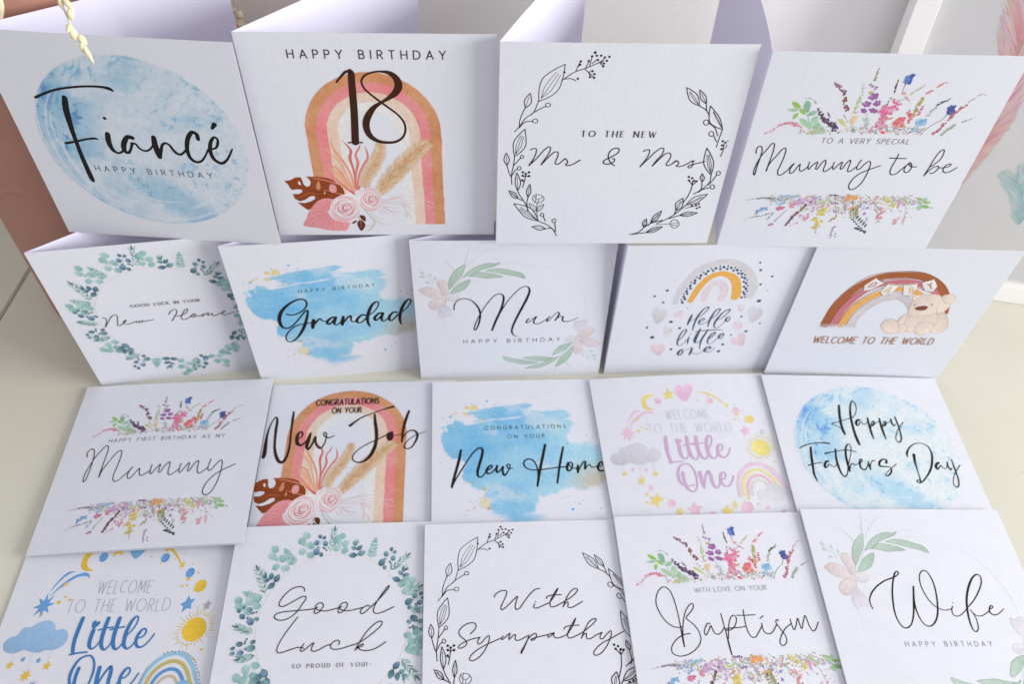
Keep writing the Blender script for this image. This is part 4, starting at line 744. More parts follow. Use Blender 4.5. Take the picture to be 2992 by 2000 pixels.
P 152,98,158 flower_border 4709,8223 4703,8125 4725,8049 4612,8017 4530,7953 4458,8013 4353,8043 4313,8118 4391,8194 4422,8291 4531,8282 4656,8297
P 152,98,158 flower_border 4559,7813 4532,7738 4534,7673 4423,7678 4332,7650 4280,7716 4190,7766 4169,7835 4258,7873 4308,7940 4408,7905 4527,7883
P 152,98,158 flower_border 4905,7914 4915,7828 4943,7761 4861,7730 4808,7672 4744,7724 4660,7747 4618,7812 4666,7881 4675,7967 4760,7961 4854,7978
P 152,98,158 flower_border 4511,7430 4467,7389 4450,7344 4366,7388 4289,7401 4269,7465 4215,7531 4221,7585 4300,7580 4358,7607 4423,7547 4508,7490
P 152,98,158 flower_border 4938,7466 4890,7417 4876,7367 4762,7401 4662,7405 4625,7469 4547,7531 4544,7588 4645,7594 4715,7630 4807,7576 4924,7528
P 182,140,188 flower_border 4487,8185 4496,8156 4486,8126 4459,8103 4422,8094 4386,8100 4360,8121 4352,8150 4362,8180 4390,8203 4426,8212 4462,8206
P 182,140,188 flower_border 4375,7821 4373,7798 4353,7781 4319,7774 4281,7780 4249,7796 4231,7818 4233,7841 4253,7858 4287,7865 4325,7860 4357,7844
P 182,140,188 flower_border 4843,7928 4854,7903 4852,7876 4835,7852 4810,7838 4782,7839 4759,7853 4747,7877 4750,7905 4766,7929 4792,7942 4820,7942
S 170,175,180 flower_border 4550,7355,26 4765,6696,27
B 150,165,165/175,185,185/190,200,195 flower_border 18,0.9,1.6 4454,7165,70 4663,6981,88 4715,7124,70 4687,6743,106 4799,6889,53
B 60,30,40/72,40,48 flower_border 16,0.22,1.5 5234,8901,58 5257,8639,91 5293,8285,109
B 110,50,65/95,60,65 flower_border 7,0.3,1.6 5231,8081,76 5203,7785,77
B 242,112,150/246,150,182/238,96,136/246,170,195 flower_border 7,0.7,1.6 5436,8018,144 5723,7797,145
B 242,112,150/246,150,182/238,96,136/246,170,195 flower_border 24,0.8,1.25 5139,7415,243 5311,7604,276 5588,7518,225
B 242,112,150/246,150,182/238,96,136/246,170,195 flower_border 16,0.7,1.3 5387,7186,218 5254,6994,220 5260,6756,195 5511,6857,159
B 242,112,150/246,150,182/238,96,136/246,170,195 flower_border 5,0.4,1.6 4937,6507,161 4991,6702,124
P 225,95,105 flower_border 5470,6412 5446,6567 5656,6417
B 200,150,120 flower_border 3,0.3,1.4 5207,6562,89 5249,6393,72
B 236,160,150/222,150,130 flower_border 6,0.2,2.2 5671,8338,143 5737,8273,143 5950,8039,144 6051,7987,102
S 130,130,120 flower_border 5520,7747,17 5745,8048,17 5935,8075,17
B 62,102,190/80,125,210/48,80,165 flower_border 34,1.4,1.6 5587,8952,148 5693,8933,148
P 66,108,196 flower_border 5785,8930 5790,8870 5756,8824 5692,8807 5616,8821 5547,8864 5504,8924 5499,8985 5533,9030 5597,9047 5673,9033 5742,8990
S 120,125,140 flower_border 5594,8756,41 5585,8558,21 5627,8248,17
B 188,188,112/205,205,140 flower_border 10,0.35,2.2 5955,8278,101 6180,8461,109 6395,8709,75
B 190,180,100/175,165,95 flower_border 14,0.3,1.8 6486,7305,131 6480,7723,163 6553,8134,152
B 228,120,130/240,150,160 flower_border 6,0.5,2 6620,8360,118 6780,8453,100
B 228,84,96/238,110,130 flower_border 5,0.15,1.7 6912,8611,142 7047,8759,133 7210,8837,50
B 226,104,116/236,140,140/215,90,100/228,160,140 flower_border 22,1.0,1.5 5902,6914,212 6088,6966,220
B 226,104,116/236,140,140/215,90,100/228,160,140 flower_border 16,0.6,1.7 6210,7486,130 6402,7209,131 6433,6926,150
B 220,90,100/236,130,140 flower_border 12,0.6,2 6670,7356,113 6680,7727,86
S 205,165,140 flower_border 5893,6722,18 5889,6407,18
S 205,195,160 flower_border 6470,6831,18 6236,6585,18 6090,6426,18
B 205,160,130 flower_border 6,0.5,1.4 5463,7094,105 5671,7193,87
B 132,184,228/150,200,236/110,165,215 flower_border 16,0.6,1.25 6822,6982,211 7057,7012,229
B 132,184,228/150,200,236/110,165,215 flower_border 9,0.6,1.3 6650,6691,107 6936,6601,116 7079,6556,107
B 120,150,150/190,205,210 flower_border 8,0.5,1.8 6730,6596,107 6544,6437,81 6877,6745,80
B 172,192,182/180,200,170/150,175,205 flower_border 10,0.4,1.7 7062,7295,122 7158,7554,138 7261,7694,112
B 62,86,68/78,100,76 flower_border 14,0.3,1.9 7222,7786,103 7395,7949,102 7595,8045,85 7685,8205,34
B 48,70,150/60,85,175/40,55,125 flower_border 30,1.3,1.6 7853,7593,147 7963,7618,147
P 52,74,158 flower_border 8044,7611 8052,7551 8021,7506 7960,7488 7884,7503 7815,7545 7770,7605 7763,7664 7794,7709 7855,7726 7930,7712 7999,7670
S 110,140,130 flower_border 7832,7453,35 7740,7146,26 7560,6990,26 7328,6755,27 7117,6382,27
B 186,92,120/205,130,150/165,70,95 flower_border 28,0.35,1.7 7624,6447,144 7800,6621,134 7903,6959,159 8075,7318,157 8225,7624,138 8424,7813,120
B 160,105,130/140,120,110 flower_border 14,0.35,2.2 8442,7950,68 8658,8182,59 8824,8343,38 9103,8260,30
B 142,168,142/160,182,158 flower_border 18,0.35,1.9 8016,6407,99 8190,6678,134 8383,6899,142
B 160,165,190/175,180,205 flower_border 14,0.35,2.2 8586,6999,106 8778,7122,79 9020,7222,44 9345,7361,22
B 165,190,170/140,165,150 flower_border 6,0.7,1.6 4224,6588,107 4335,6445,72
S 160,170,150 flower_border 3712,6382,18 3747,6529,18
B 150,165,180 flower_border 2,0.3,1.6 3696,6430,63
B 150,175,150/225,160,170/190,195,150/170,140,175/160,185,175/235,175,160 flower_border 70,1.7,2.0 2163,6493,116 3685,6527,107 4919,6555,107 6154,6583,116 7161,6558,98
B 160,190,150/225,165,180/214,202,140/180,150,195/150,185,215/236,180,160/170,160,165 flower_border 150,1.9,2.1 1884,2891,115 3406,2825,133 4979,2861,124 6955,2881,133 8639,2843,107
B 170,190,160/215,170,190/220,205,150/185,165,200 flower_border 60,2.2,2.1 2884,2434,108 4343,2365,126 5950,2351,126 7522,2438,108
B 150,150,160/125,120,130 flower_border 24,0.35,1.9 633,2762,40 1184,2850,80 1564,2908,115 1891,2866,133 2344,2801,80
B 152,194,230/130,175,220/170,205,235 flower_border 14,0.5,1.8 1971,2717,134 2328,3000,150 2712,3034,159 3011,3090,132
B 152,194,230/130,175,220/170,205,235 flower_border 6,0.4,1.8 2155,2621,107 2626,2782,116
P 132,170,120 flower_border 2408,2852 2570,2981 2759,3010 2605,2857
B 116,164,214/135,180,225 flower_border 12,0.5,1.9 1356,2015,136 1536,2250,181 1761,2307,162
B 140,180,220 flower_border 6,0.3,1.9 2012,2415,117 2432,2627,98 1675,2483,108
B 140,180,220 flower_border 5,0.4,2 2148,2059,100 1971,1664,110
B 110,120,130/130,140,130 flower_border 26,0.4,1.9 841,1480,28 1039,1669,32 1254,1778,64 1709,1893,73 2148,2059,100
B 234,98,128/240,130,150/190,120,190 flower_border 10,0.5,1.4 2245,2292,162 2556,2325,162
B 238,118,142/242,150,170 flower_border 9,0.5,1.3 2830,2484,188 2915,2537,179
S 120,100,110 flower_border 2704,2226,23 2458,1806,23 2328,1540,46
B 190,130,170/205,150,190 flower_border 7,0.3,1.5 2142,1324,139 2310,1381,139
B 112,66,72/130,85,90/95,60,60 flower_border 36,0.35,1.8 3488,2550,107 3341,2240,145 3136,1977,155 3025,1661,129 2907,1331,121
B 205,165,212/215,180,220/190,150,200 flower_border 14,0.7,1.3 3009,2690,196 3310,2748,196
B 205,165,212/215,180,220/190,150,200 flower_border 9,0.6,1.5 3646,2553,179 3768,2933,159
B 185,170,165 flower_border 6,0.3,3 3226,2896,53 3544,3152,35
B 110,60,80 flower_border 3,0.3,1.6 3633,2730,116
S 175,170,160 flower_border 3770,3182,18 3540,2903,18 3443,2700,18
B 238,150,175/225,165,205 flower_border 12,0.5,1.5 3432,1932,164 3734,1730,156 3761,2043,137
B 240,165,185 flower_border 5,0.2,2.2 3401,1485,139 3122,1320,102
B 205,165,212/215,180,220/190,150,200 flower_border 6,0.5,1.6 3884,2559,107 3889,2150,100
B 226,206,92/234,218,120/215,190,70 flower_border 12,0.5,1.5 4502,2369,180 4248,2158,200 4441,2059,209
B 226,206,92/234,218,120/215,190,70 flower_border 14,0.6,1.5 4137,1739,211 4403,1535,194 4274,1292,205 4489,1324,140
B 165,160,70/190,175,80 flower_border 8,0.3,1.7 4368,1187,103 4435,838,66
B 240,140,50/245,165,80 flower_border 5,0.1,1.4 4505,2547,126 4125,2488,99 4181,2182,100 4161,1661,111
B 205,210,150 flower_border 5,0.4,1.4 4058,2765,160 4232,2718,134
S 165,185,130 flower_border 4344,3170,22 4295,2770,22 4288,2415,22
B 110,80,130/60,70,150 flower_border 6,0.2,1.5 4438,3123,114 4755,3120,132
S 165,140,120 flower_border 4634,3127,22 4781,2680,22 4970,2226,23 5108,1866,23
B 100,80,140/150,120,160 flower_border 5,0.2,1.9 4631,2652,116 4871,2707,107
B 165,140,190 flower_border 3,0.2,2 4847,2171,109 5038,2202,73
B 170,145,90/190,165,110 flower_border 8,0.4,2 5083,1944,119 4982,1758,119 4807,1544,46
B 160,125,176/175,145,190 flower_border 9,0.25,2.2 5252,1368,102 5170,1179,131 5190,800,114 5223,610,86
B 160,125,176 flower_border 3,0.1,2.6 5389,887,123 5414,685,114
B 182,178,182/170,165,170/190,185,175 flower_border 20,0.35,1.4 4999,3036,150 5195,2690,125 5334,2337,117 5470,1874,82
B 242,166,100/238,140,90/245,185,130 flower_border 16,0.7,1.4 5221,2966,195 5487,2997,195 5618,3075,150
B 150,165,100 flower_border 3,0.3,1.8 5232,3165,123
B 245,170,100 flower_border 6,0.2,1.4 5555,2393,162 5798,2500,171
S 90,110,100 flower_border 5518,2848,22 5784,2193,23 5983,1676,23 6305,1338,23 6763,972,24
P 150,150,92 flower_border 5682,2396 5562,2417 5482,2350 5602,2329
P 150,150,92 flower_border 5746,2397 5857,2468 5882,2624 5771,2554
P 150,150,92 flower_border 5725,2271 5610,2291 5534,2226 5649,2207
P 150,150,92 flower_border 5789,2273 5895,2346 5916,2501 5810,2428
P 150,150,92 flower_border 5768,2146 5658,2164 5586,2101 5696,2083
P 150,150,92 flower_border 5832,2148 5933,2223 5950,2377 5849,2302
P 150,150,92 flower_border 5812,2021 5707,2036 5638,1975 5743,1960
P 150,150,92 flower_border 5876,2022 5971,2100 5984,2252 5888,2175
P 150,150,92 flower_border 5855,1894 5755,1908 5691,1849 5791,1835
P 150,150,92 flower_border 5919,1896 6010,1976 6018,2127 5928,2048
P 58,84,66 flower_border 5948,1769 5854,1781 5794,1723 5888,1711
P 58,84,66 flower_border 6012,1770 6097,1852 6101,2002 6017,1920
P 58,84,66 flower_border 6091,1643 6002,1654 5946,1598 6035,1587
P 58,84,66 flower_border 6155,1645 6235,1729 6234,1878 6155,1794
P 58,84,66 flower_border 6234,1517 6151,1526 6099,1472 6183,1463
P 58,84,66 flower_border 6299,1519 6373,1605 6368,1752 6294,1666
P 58,84,66 flower_border 6379,1391 6300,1397 6253,1345 6331,1338
P 58,84,66 flower_border 6444,1392 6512,1481 6502,1627 6434,1538
P 58,84,66 flower_border 6524,1263 6451,1268 6407,1218 6480,1213
P 58,84,66 flower_border 6589,1265 6651,1356 6637,1500 6575,1409
B 50,72,58/40,60,48 flower_border 14,0.4,1.8 6129,1254,93 6511,1102,122 6763,972,122
B 60,90,80 flower_border 4,0.4,1.4 5712,2345,108
B 166,142,206/150,125,195 flower_border 4,0.3,1.2 5959,2555,135 5982,2545,135
B 166,142,206/150,125,195 flower_border 4,0.3,1.2 6125,2761,125 6141,2772,125
B 166,142,206/150,125,195 flower_border 4,0.3,1.2 6347,2452,135 6359,2442,135
B 166,142,206/150,125,195 flower_border 5,0.4,1.2 6303,2127,145 6336,2123,146
S 175,190,205 flower_border 5673,3200,18 5949,2808,18 6308,2359,18
B 190,175,205/205,190,215 flower_border 8,0.4,1.6 6504,1924,110 6548,1689,101 6542,1477,46
S 150,175,130 flower_border 5966,3207,22 6413,2843,22 6711,2572,22 7060,2170,23
B 236,152,150/228,130,132/240,175,165 flower_border 4,0.1,1.8 6437,2667,125 6561,2982,124
B 236,152,150/228,130,132/240,175,165 flower_border 14,0.4,2 6956,2450,153 7170,2198,136 6959,2116,164 7034,1805,156 7196,1913,119
B 160,190,160 flower_border 5,0.4,1.8 7153,1703,101 7039,1568,74
B 205,170,150 flower_border 3,0.3,1.4 6764,2318,109
B 222,212,130/205,200,110/230,222,160 flower_border 18,0.6,1.8 6841,3078,159 7112,2884,178 7443,2538,198 7553,2667,134
B 190,188,182 flower_border 4,0.2,2 7291,3038,150 7467,2892,116
P 205,155,195 flower_border 7526,2944 7683,2847 7760,2545 7722,2417 7583,2693
P 160,190,150 flower_border 7625,2996 7811,3025 8156,2656 7939,2701
P 215,175,195 flower_border 7654,2972 8077,2654 7801,2749
B 180,200,150 flower_border 3,0.2,2 7790,2367,108 7949,2268,73
S 175,175,170 flower_border 7401,3165,18 7585,2995,18 8058,2501,18 8220,1989,18
B 230,160,168/236,180,185 flower_border 16,0.8,2 8029,1958,64 7899,1772,110 7919,1508,121
B 230,160,168/236,180,185 flower_border 10,0.5,2 8240,1937,82 8262,1728,92 8335,1438,37
B 230,160,168/236,180,185 flower_border 8,0.6,2.4 8157,2452,54 8555,2461,45
B 190,165,150 flower_border 8,0.6,2 8258,2197,64 8704,1790,37
S 185,180,175 flower_border 7714,3172,18 8155,2958,18 8383,2787,36
B 150,195,140 flower_border 3,0.1,2.6 7909,3177,97 8144,3182,97
P 152,192,122 flower_border 8705,2930 8687,2906 8628,2904 8546,2926 8462,2965 8398,3012 8372,3053 8390,3077 8448,3079 8530,3057 8615,3018 8679,2971
P 160,195,165 flower_border 8808,3090 8829,3057 8835,3008 8825,2956 8801,2915 8769,2896 8739,2904 8719,2937 8713,2986 8723,3038 8747,3079 8778,3098
P 152,192,122 flower_border 9063,2818 9057,2777 9005,2747 8923,2734 8831,2743 8756,2770 8716,2810 8723,2850 8774,2881 8856,2894 8948,2885 9023,2857
P 160,195,165 flower_border 8700,2780 8690,2746 8648,2731 8585,2739 8518,2768 8465,2809 8440,2853 8450,2887 8492,2902 8555,2894 8622,2866 8675,2824
P 140,185,110 flower_border 9100,2555 9092,2507 9036,2476 8945,2470 8845,2492 8763,2535 8720,2587 8729,2635 8785,2666 8876,2672 8975,2650 9057,2607
P 160,195,165 flower_border 8767,2491 8781,2425 8766,2376 8725,2357 8670,2374 8616,2421 8576,2487 8562,2553 8578,2602 8618,2620 8673,2604 8727,2557
P 160,195,165 flower_border 9321,2458 9309,2442 9279,2442 9238,2458 9198,2486 9169,2518 9158,2546 9170,2562 9200,2562 9241,2546 9281,2518 9310,2486
@baby
P 7,7,7 heart#1 5146,9080 4980,9297 4717,9191 4600,8856 4712,8518 5048,8153 5473,8614 5662,8992 5613,9307 5364,9347
P 5,5,5 moon#2 3426,8657 3089,8732 2780,8560 2625,8261 2657,7897 2893,7707 3265,7710 2996,7853 2874,8130 3012,8459
C 5,5,5 star#3 4235,9096 4327,8852 4569,8852 4379,8619 4402,8342 4193,8439 3968,8269 4027,8560 3863,8732 4109,8815
S 5,5,5 comet_tail#4 5804,8779,22 6225,8731,101 6634,8529,112 6961,8207,100 7227,7861,66
C 5,5,5 star#5 7350,8002 7355,7883 7463,7900 7372,7806 7414,7707 7317,7733 7251,7617 7245,7736 7137,7719 7228,7812 7186,7911 7283,7886
P 3,3,3 ball#6 3738,8193 3667,8110 3570,8074 3472,8093 3400,8164 3373,8266 3398,8374 3469,8458 3567,8495 3665,8475 3737,8404 3764,8301
P 3,3,3 ball#7 6598,8059 6525,7979 6426,7944 6329,7964 6258,8034 6234,8135 6262,8240 6336,8321 6435,8356 6533,8335 6603,8265 6627,8164
P 3,3,3 ball#8 7886,7333 7802,7252 7700,7222 7606,7250 7546,7330 7536,7439 7579,7549 7663,7630 7766,7661 7860,7632 7920,7552 7930,7443
P 5,5,5 ball#9 8544,6741 8441,6632 8310,6583 8184,6606 8098,6696 8073,6829 8118,6969 8221,7079 8353,7129 8480,7105 8566,7014 8590,6881
S 3,3,3 comet_tail#10 1637,6875,27 1883,7304,86 2185,7617,119 2471,7695,32
S 3,3,3 comet_tail#11 1699,6669,26 2095,7119,107 2604,7481,140 3034,7540,151 3204,7396,32
C 3,3,3 star#12 1570,6811 1637,6493 1897,6706 1739,6388 2022,6347 1734,6216 1874,5949 1626,6078 1543,5744 1477,6055 1222,5846 1375,6159 1094,6199 1379,6330 1237,6600 1487,6469
C 3,3,3 star#13 7910,6473 8017,6291 8242,6334 8086,6111 8132,5890 7930,5932 7736,5755 7765,6001 7598,6112 7818,6223
C 8,8,8 star#14 8837,6266 8880,6133 9018,6132 8901,6006 8904,5854 8788,5908 8653,5816 8697,5975 8610,6069 8754,6114
P 6,6,6 sun 8890,4775 8688,4589 8426,4520 8172,4587 7995,4772 7940,5027 8024,5284 8226,5474 8492,5545 8749,5476 8927,5288 8978,5030
S 5,5,5 sun 9101,5000,47 9404,4986,10
S 5,5,5 sun 9057,4890,47 9188,4860,10
S 5,5,5 sun 8993,4785,47 9177,4702,10
S 5,5,5 sun 8911,4689,46 8972,4644,10
S 5,5,5 sun 8815,4605,46 8981,4407,10
S 5,5,5 sun 8706,4536,46 8760,4428,10
S 5,5,5 sun 8589,4483,46 8634,4296,10
S 5,5,5 sun 8468,4448,46 8470,4371,10
S 5,5,5 sun 8347,4434,46 8296,4157,10
S 5,5,5 sun 8230,4439,46 8181,4311,10
S 5,5,5 sun 8120,4464,46 8005,4272,10
S 5,5,5 sun 8022,4509,46 7964,4439,10
S 5,5,5 sun 7939,4570,46 7697,4357,10
S 5,5,5 sun 7873,4648,46 7745,4565,10
S 5,5,5 sun 7826,4739,46 7609,4639,10
S 5,5,5 sun 7801,4839,46 7713,4814,10
S 5,5,5 sun 7798,4947,47 7488,4908,10
S 5,5,5 sun 7818,5057,47 7677,5064,10
S 5,5,5 sun 7859,5167,47 7567,5235,10
S 5,5,5 sun 7921,5273,47 7784,5335,10
S 5,5,5 sun 8002,5371,47 7714,5586,10
S 5,5,5 sun 8098,5457,47 7972,5607,11
S 5,5,5 sun 8208,5529,47 8084,5775,11
S 5,5,5 sun 8326,5583,47 8291,5726,11
S 5,5,5 sun 8448,5619,47 8442,5995,11
S 5,5,5 sun 8572,5635,47 8612,5848,11
S 5,5,5 sun 8691,5630,47 8806,5926,11
S 5,5,5 sun 8803,5604,47 8892,5752,11
S 5,5,5 sun 8903,5558,47 9185,5894,11
S 5,5,5 sun 8987,5494,47 9172,5658,11
S 5,5,5 sun 9053,5415,47 9345,5604,11
S 5,5,5 sun 9098,5322,47 9262,5397,11
S 5,5,5 sun 9122,5220,47 9436,5310,10
S 5,5,5 sun 9123,5111,47 9268,5129,10
P 4,4,4 cloud 386,4820 636,5054 804,5074 1024,5396 1311,5411 1629,5592 2020,5641 2324,5477 2448,5248 2766,5290 3012,5084 3051,4807 2903,4541 2590,4393 2264,4408 2011,4312 1644,4356 1356,4450 1082,4355 753,4343 474,4490
S 214,210,218 threads 975,4333,20 968,3906,20
S 214,210,218 threads 1802,4321,20 1768,3631,20
S 214,210,218 threads 2534,4395,20 2527,3833,20
C 5,5,5 star#15 999,4006 1028,3890 1134,3867 1040,3783 1037,3659 950,3722 843,3668 883,3791 819,3882 931,3895
C 5,5,5 star#16 2585,3937 2615,3808 2732,3783 2625,3689 2618,3552 2523,3621 2402,3562 2449,3698 2381,3799 2506,3814
C 5,5,5 star#17 1833,3659 1838,3467 2005,3562 1884,3399 2043,3345 1866,3307 1925,3137 1797,3245 1721,3059 1716,3249 1551,3155 1670,3316 1512,3370 1687,3408 1628,3579 1757,3471
C 3,3,3 star#18 1464,4187 1484,4103 1561,4086 1492,4025 1490,3934 1427,3980 1349,3941 1378,4030 1332,4097 1414,4106
C 3,3,3 star#19 2141,4107 2161,4023 2237,4006 2168,3945 2164,3855 2102,3901 2023,3862 2054,3951 2008,4017 2090,4027
C 3,3,3 star#20 2214,3180 2205,3001 2355,3100 2232,2959 2385,2923 2222,2903 2287,2753 2178,2865 2119,2689 2128,2867 1979,2768 2100,2909 1948,2944 2111,2965 2045,3115 2154,3003
C 5,5,5 star#21 2456,2612 2443,2326 2662,2208 2407,2086 2333,1804 2189,2011 1926,1953 2089,2203 1999,2452 2247,2398
P 3,3,3 ball#22 3237,1976 3189,1873 3100,1801 2995,1778 2903,1810 2846,1890 2841,1995 2890,2098 2978,2172 3084,2195 3177,2162 3233,2081
C 5,5,5 star#23 3425,1836 3417,1614 3614,1730 3459,1550 3650,1497 3440,1463 3513,1274 3371,1405 3284,1190 3292,1409 3097,1295 3250,1473 3060,1526 3269,1560 3195,1751 3338,1618
C 3,3,3 star#24 4171,2037 4270,1783 4538,1755 4318,1527 4322,1239 4090,1349 3828,1200 3901,1493 3732,1689 4011,1762
P 3,3,3 ball#25 5152,1223 5097,1128 4994,1061 4872,1041 4762,1073 4694,1148 4687,1247 4742,1343 4844,1410 4967,1430 5078,1398 5145,1322
C 5,5,5 star#26 5802,1787 5868,1556 6104,1529 5895,1339 5891,1086 5697,1197 5461,1067 5546,1324 5403,1498 5652,1546
C 5,5,5 star#27 6285,2017 6270,1839 6432,1932 6302,1788 6452,1746 6283,1719 6334,1567 6226,1673 6148,1500 6163,1676 6002,1584 6131,1727 5981,1769 6149,1796 6098,1949 6207,1843
P 3,3,3 ball#28 7083,1549 6999,1393 6858,1284 6697,1249 6560,1299 6482,1419 6485,1579 6568,1735 6710,1846 6872,1881 7010,1831 7087,1709
C 5,5,5 star#29 4763,1243 4799,1066 4968,1029 4808,902 4792,712 4657,808 4479,728 4555,915 4460,1055 4642,1074
D 5,5,5 gold_dot_pattern 2222,7143,85 2391,6605,58 2618,6468,63 2171,6384,89 2101,7013,32 6436,8506,89 6679,8838,56 5790,8218,44 6282,7912,39 7293,8317,28 6893,8076,33 7761,7833,39 8116,7443,44 7713,7178,87 7507,6872,59 7720,6904,54 8133,6698,75 1612,5902,52 1652,3254,49 1896,2573,86 2534,2293,96 1819,2121,62 6626,2203,63 7003,2073,87 6746,1963,43 7387,1745,53 8954,4154,71 8421,3863,81 8664,3760,45 8667,3544,55 2090,6022,21 8257,4377,36 1291,2914,24 1581,2746,24 2999,2204,38
S 9,9,1 rainbow 6632,2275,165 6676,2872,167 6936,3492,170 7349,3875,171 7873,4040,172 8355,3882,172 8709,3462,170 8942,2973,169 9110,2598,167
S 9,9,2 rainbow 6852,2264,155 6898,2778,157 7108,3272,159 7438,3575,160 7855,3706,161 8239,3581,161 8521,3247,160 8708,2858,158 8844,2559,157
S 9,9,3 rainbow 7072,2253,145 7121,2684,147 7279,3053,148 7526,3279,149 7837,3375,150 8123,3282,149 8335,3034,149 8476,2744,148 8578,2520,147
S 9,9,4 rainbow 7270,2244,116 7320,2600,117 7432,2857,118 7604,3014,119 7821,3081,119 8021,3016,119 8169,2843,118 8268,2641,118 8340,2485,117
D 15,15,15 rainbow 6535,2259,31
D 15,15,15 rainbow 6549,2350,32
D 15,15,15 rainbow 6564,2442,32
D 15,15,15 rainbow 6579,2534,32
D 15,15,15 rainbow 6595,2626,32
D 15,15,15 rainbow 6613,2718,32
D 15,15,15 rainbow 6632,2810,32
D 15,15,15 rainbow 6653,2903,32
D 15,15,15 rainbow 6676,2996,32
D 15,15,15 rainbow 6702,3088,32
D 15,15,15 rainbow 6729,3182,32
D 15,15,15 rainbow 6759,3275,32
D 15,15,15 rainbow 6792,3368,32
D 15,15,15 rainbow 6828,3462,32
D 15,15,15 rainbow 7393,4035,33
D 15,15,15 rainbow 7534,4094,33
D 15,15,15 rainbow 7706,4129,33
D 15,15,15 rainbow 7847,4085,33
D 15,15,15 rainbow 8019,4131,33
D 15,15,15 rainbow 8169,4102,33
D 15,15,15 rainbow 8288,4048,33
D 15,15,15 rainbow 8409,3988,33
D 15,15,15 rainbow 8531,3912,33
D 15,15,15 rainbow 8623,3816,33
D 15,15,15 rainbow 8741,3729,33
D 15,15,15 rainbow 8800,3608,33
D 15,15,15 rainbow 8858,3482,33
D 15,15,15 rainbow 8929,3356,33
D 15,15,15 rainbow 8981,3225,32
D 15,15,15 rainbow 9044,3153,32
D 15,15,15 rainbow 9097,3045,32
D 15,15,15 rainbow 9114,2886,32
D 15,15,15 rainbow 9169,2711,32
D 15,15,15 rainbow 9195,2568,32
P 4,4,5 small_cloud 7511,2263 7722,2510 8037,2546 8205,2799 8538,2888 8770,2719 8963,2580 9202,2438 9354,2172 9228,1922 8899,1913 8486,1781 8234,1870 7899,1836 7570,1979
P 7,7,7 heart#30 7837,1545 7813,1588 7762,1578 7729,1523 7739,1459 7790,1383 7883,1452 7929,1513 7930,1570 7885,1585
P 7,7,7 heart#31 8581,1332 8557,1376 8506,1366 8473,1311 8482,1247 8532,1172 8625,1240 8672,1301 8674,1357 8629,1372
P 7,7,7 heart#32 9235,1576 9212,1619 9160,1609 9126,1554 9135,1490 9184,1414 9279,1483 9327,1544 9329,1601 9285,1616
@hellobow
S 207,206,210 rainbow 3010,5953,273 3034,6504,321 3168,7117,358 3455,7811,385 3851,8435,394 4370,8758,391 5035,8873,390 5672,8675,410 6205,8225,440 6621,7570,458 6812,6905,458 6809,6361,421
S 232,172,84 rainbow 3762,6062,290 3896,6685,346 4117,7342,356 4435,7832,352 4877,8056,341 5287,7956,384 5678,7647,439 5930,7085,472 6029,6619,487 6041,6306,465
S 220,204,212 rainbow 4437,6135,272 4425,6565,312 4516,6974,326 4700,7274,341 4963,7367,357 5273,7105,411 5382,6639,391 5345,6170,352
S 238,236,242 rainbow 4578,7263,21 4748,7136,21
S 238,236,242 rainbow 4624,7119,21 4700,7289,21
S 238,236,242 rainbow 4878,7430,21 5049,7304,21
S 238,236,242 rainbow 4925,7288,21 5000,7457,21
S 238,236,242 rainbow 4385,6835,22 4556,6706,22
S 238,236,242 rainbow 4431,6689,22 4508,6862,22
S 238,236,242 rainbow 5229,7065,21 5402,6938,22
S 238,236,242 rainbow 5277,6921,22 5351,7092,21
S 238,236,242 rainbow 5273,6643,22 5447,6513,22
S 238,236,242 rainbow 5321,6496,22 5396,6670,22
S 238,236,242 rainbow 4360,6359,22 4533,6227,22
S 238,236,242 rainbow 4406,6210,22 4485,6386,22
S 238,236,242 rainbow 5255,6278,22 5431,6146,22
S 238,236,242 rainbow 5304,6129,22 5379,6306,22
P 70,90,112 rainbow 3321,6212 3330,6180 3326,6149 3310,6127 3287,6120 3262,6130 3243,6153 3234,6185 3238,6216 3254,6238 3277,6245 3302,6235
P 70,90,112 rainbow 3428,6027 3442,5975 3436,5925 3410,5889 3372,5877 3332,5893 3301,5932 3286,5983 3293,6034 3319,6069 3356,6081 3396,6065
P 70,90,112 rainbow 3514,6272 3527,6226 3522,6181 3499,6149 3464,6138 3428,6152 3400,6187 3387,6233 3393,6278 3416,6310 3450,6321 3486,6307
P 70,90,112 rainbow 3429,6447 3444,6396 3437,6346 3412,6311 3374,6300 3335,6315 3303,6353 3289,6404 3296,6454 3321,6489 3359,6500 3398,6485
P 70,90,112 rainbow 3354,6638 3363,6607 3359,6577 3343,6555 3320,6548 3295,6558 3276,6581 3268,6612 3272,6643 3287,6664 3310,6671 3335,6662
P 70,90,112 rainbow 3547,6672 3560,6627 3555,6582 3532,6550 3498,6540 3462,6554 3434,6588 3421,6634 3427,6678 3450,6710 3484,6720 3519,6706
P 70,90,112 rainbow 3485,6859 3499,6809 3493,6760 3468,6725 3430,6714 3391,6729 3360,6767 3346,6817 3352,6866 3378,6900 3415,6911 3454,6896
P 70,90,112 rainbow 3440,7057 3449,7026 3445,6996 3430,6975 3407,6968 3382,6977 3363,7000 3355,7031 3358,7061 3374,7082 3397,7089 3421,7080
P 70,90,112 rainbow 3638,7059 3651,7014 3646,6971 3623,6939 3589,6929 3554,6943 3526,6977 3513,7021 3519,7065 3541,7096 3575,7106 3610,7093
P 70,90,112 rainbow 3598,7258 3612,7209 3606,7160 3581,7126 3544,7115 3505,7130 3474,7167 3460,7216 3466,7264 3491,7298 3528,7310 3567,7295
P 70,90,112 rainbow 3582,7467 3591,7437 3587,7407 3572,7386 3549,7379 3525,7389 3506,7411 3497,7441 3501,7471 3516,7492 3539,7499 3563,7490
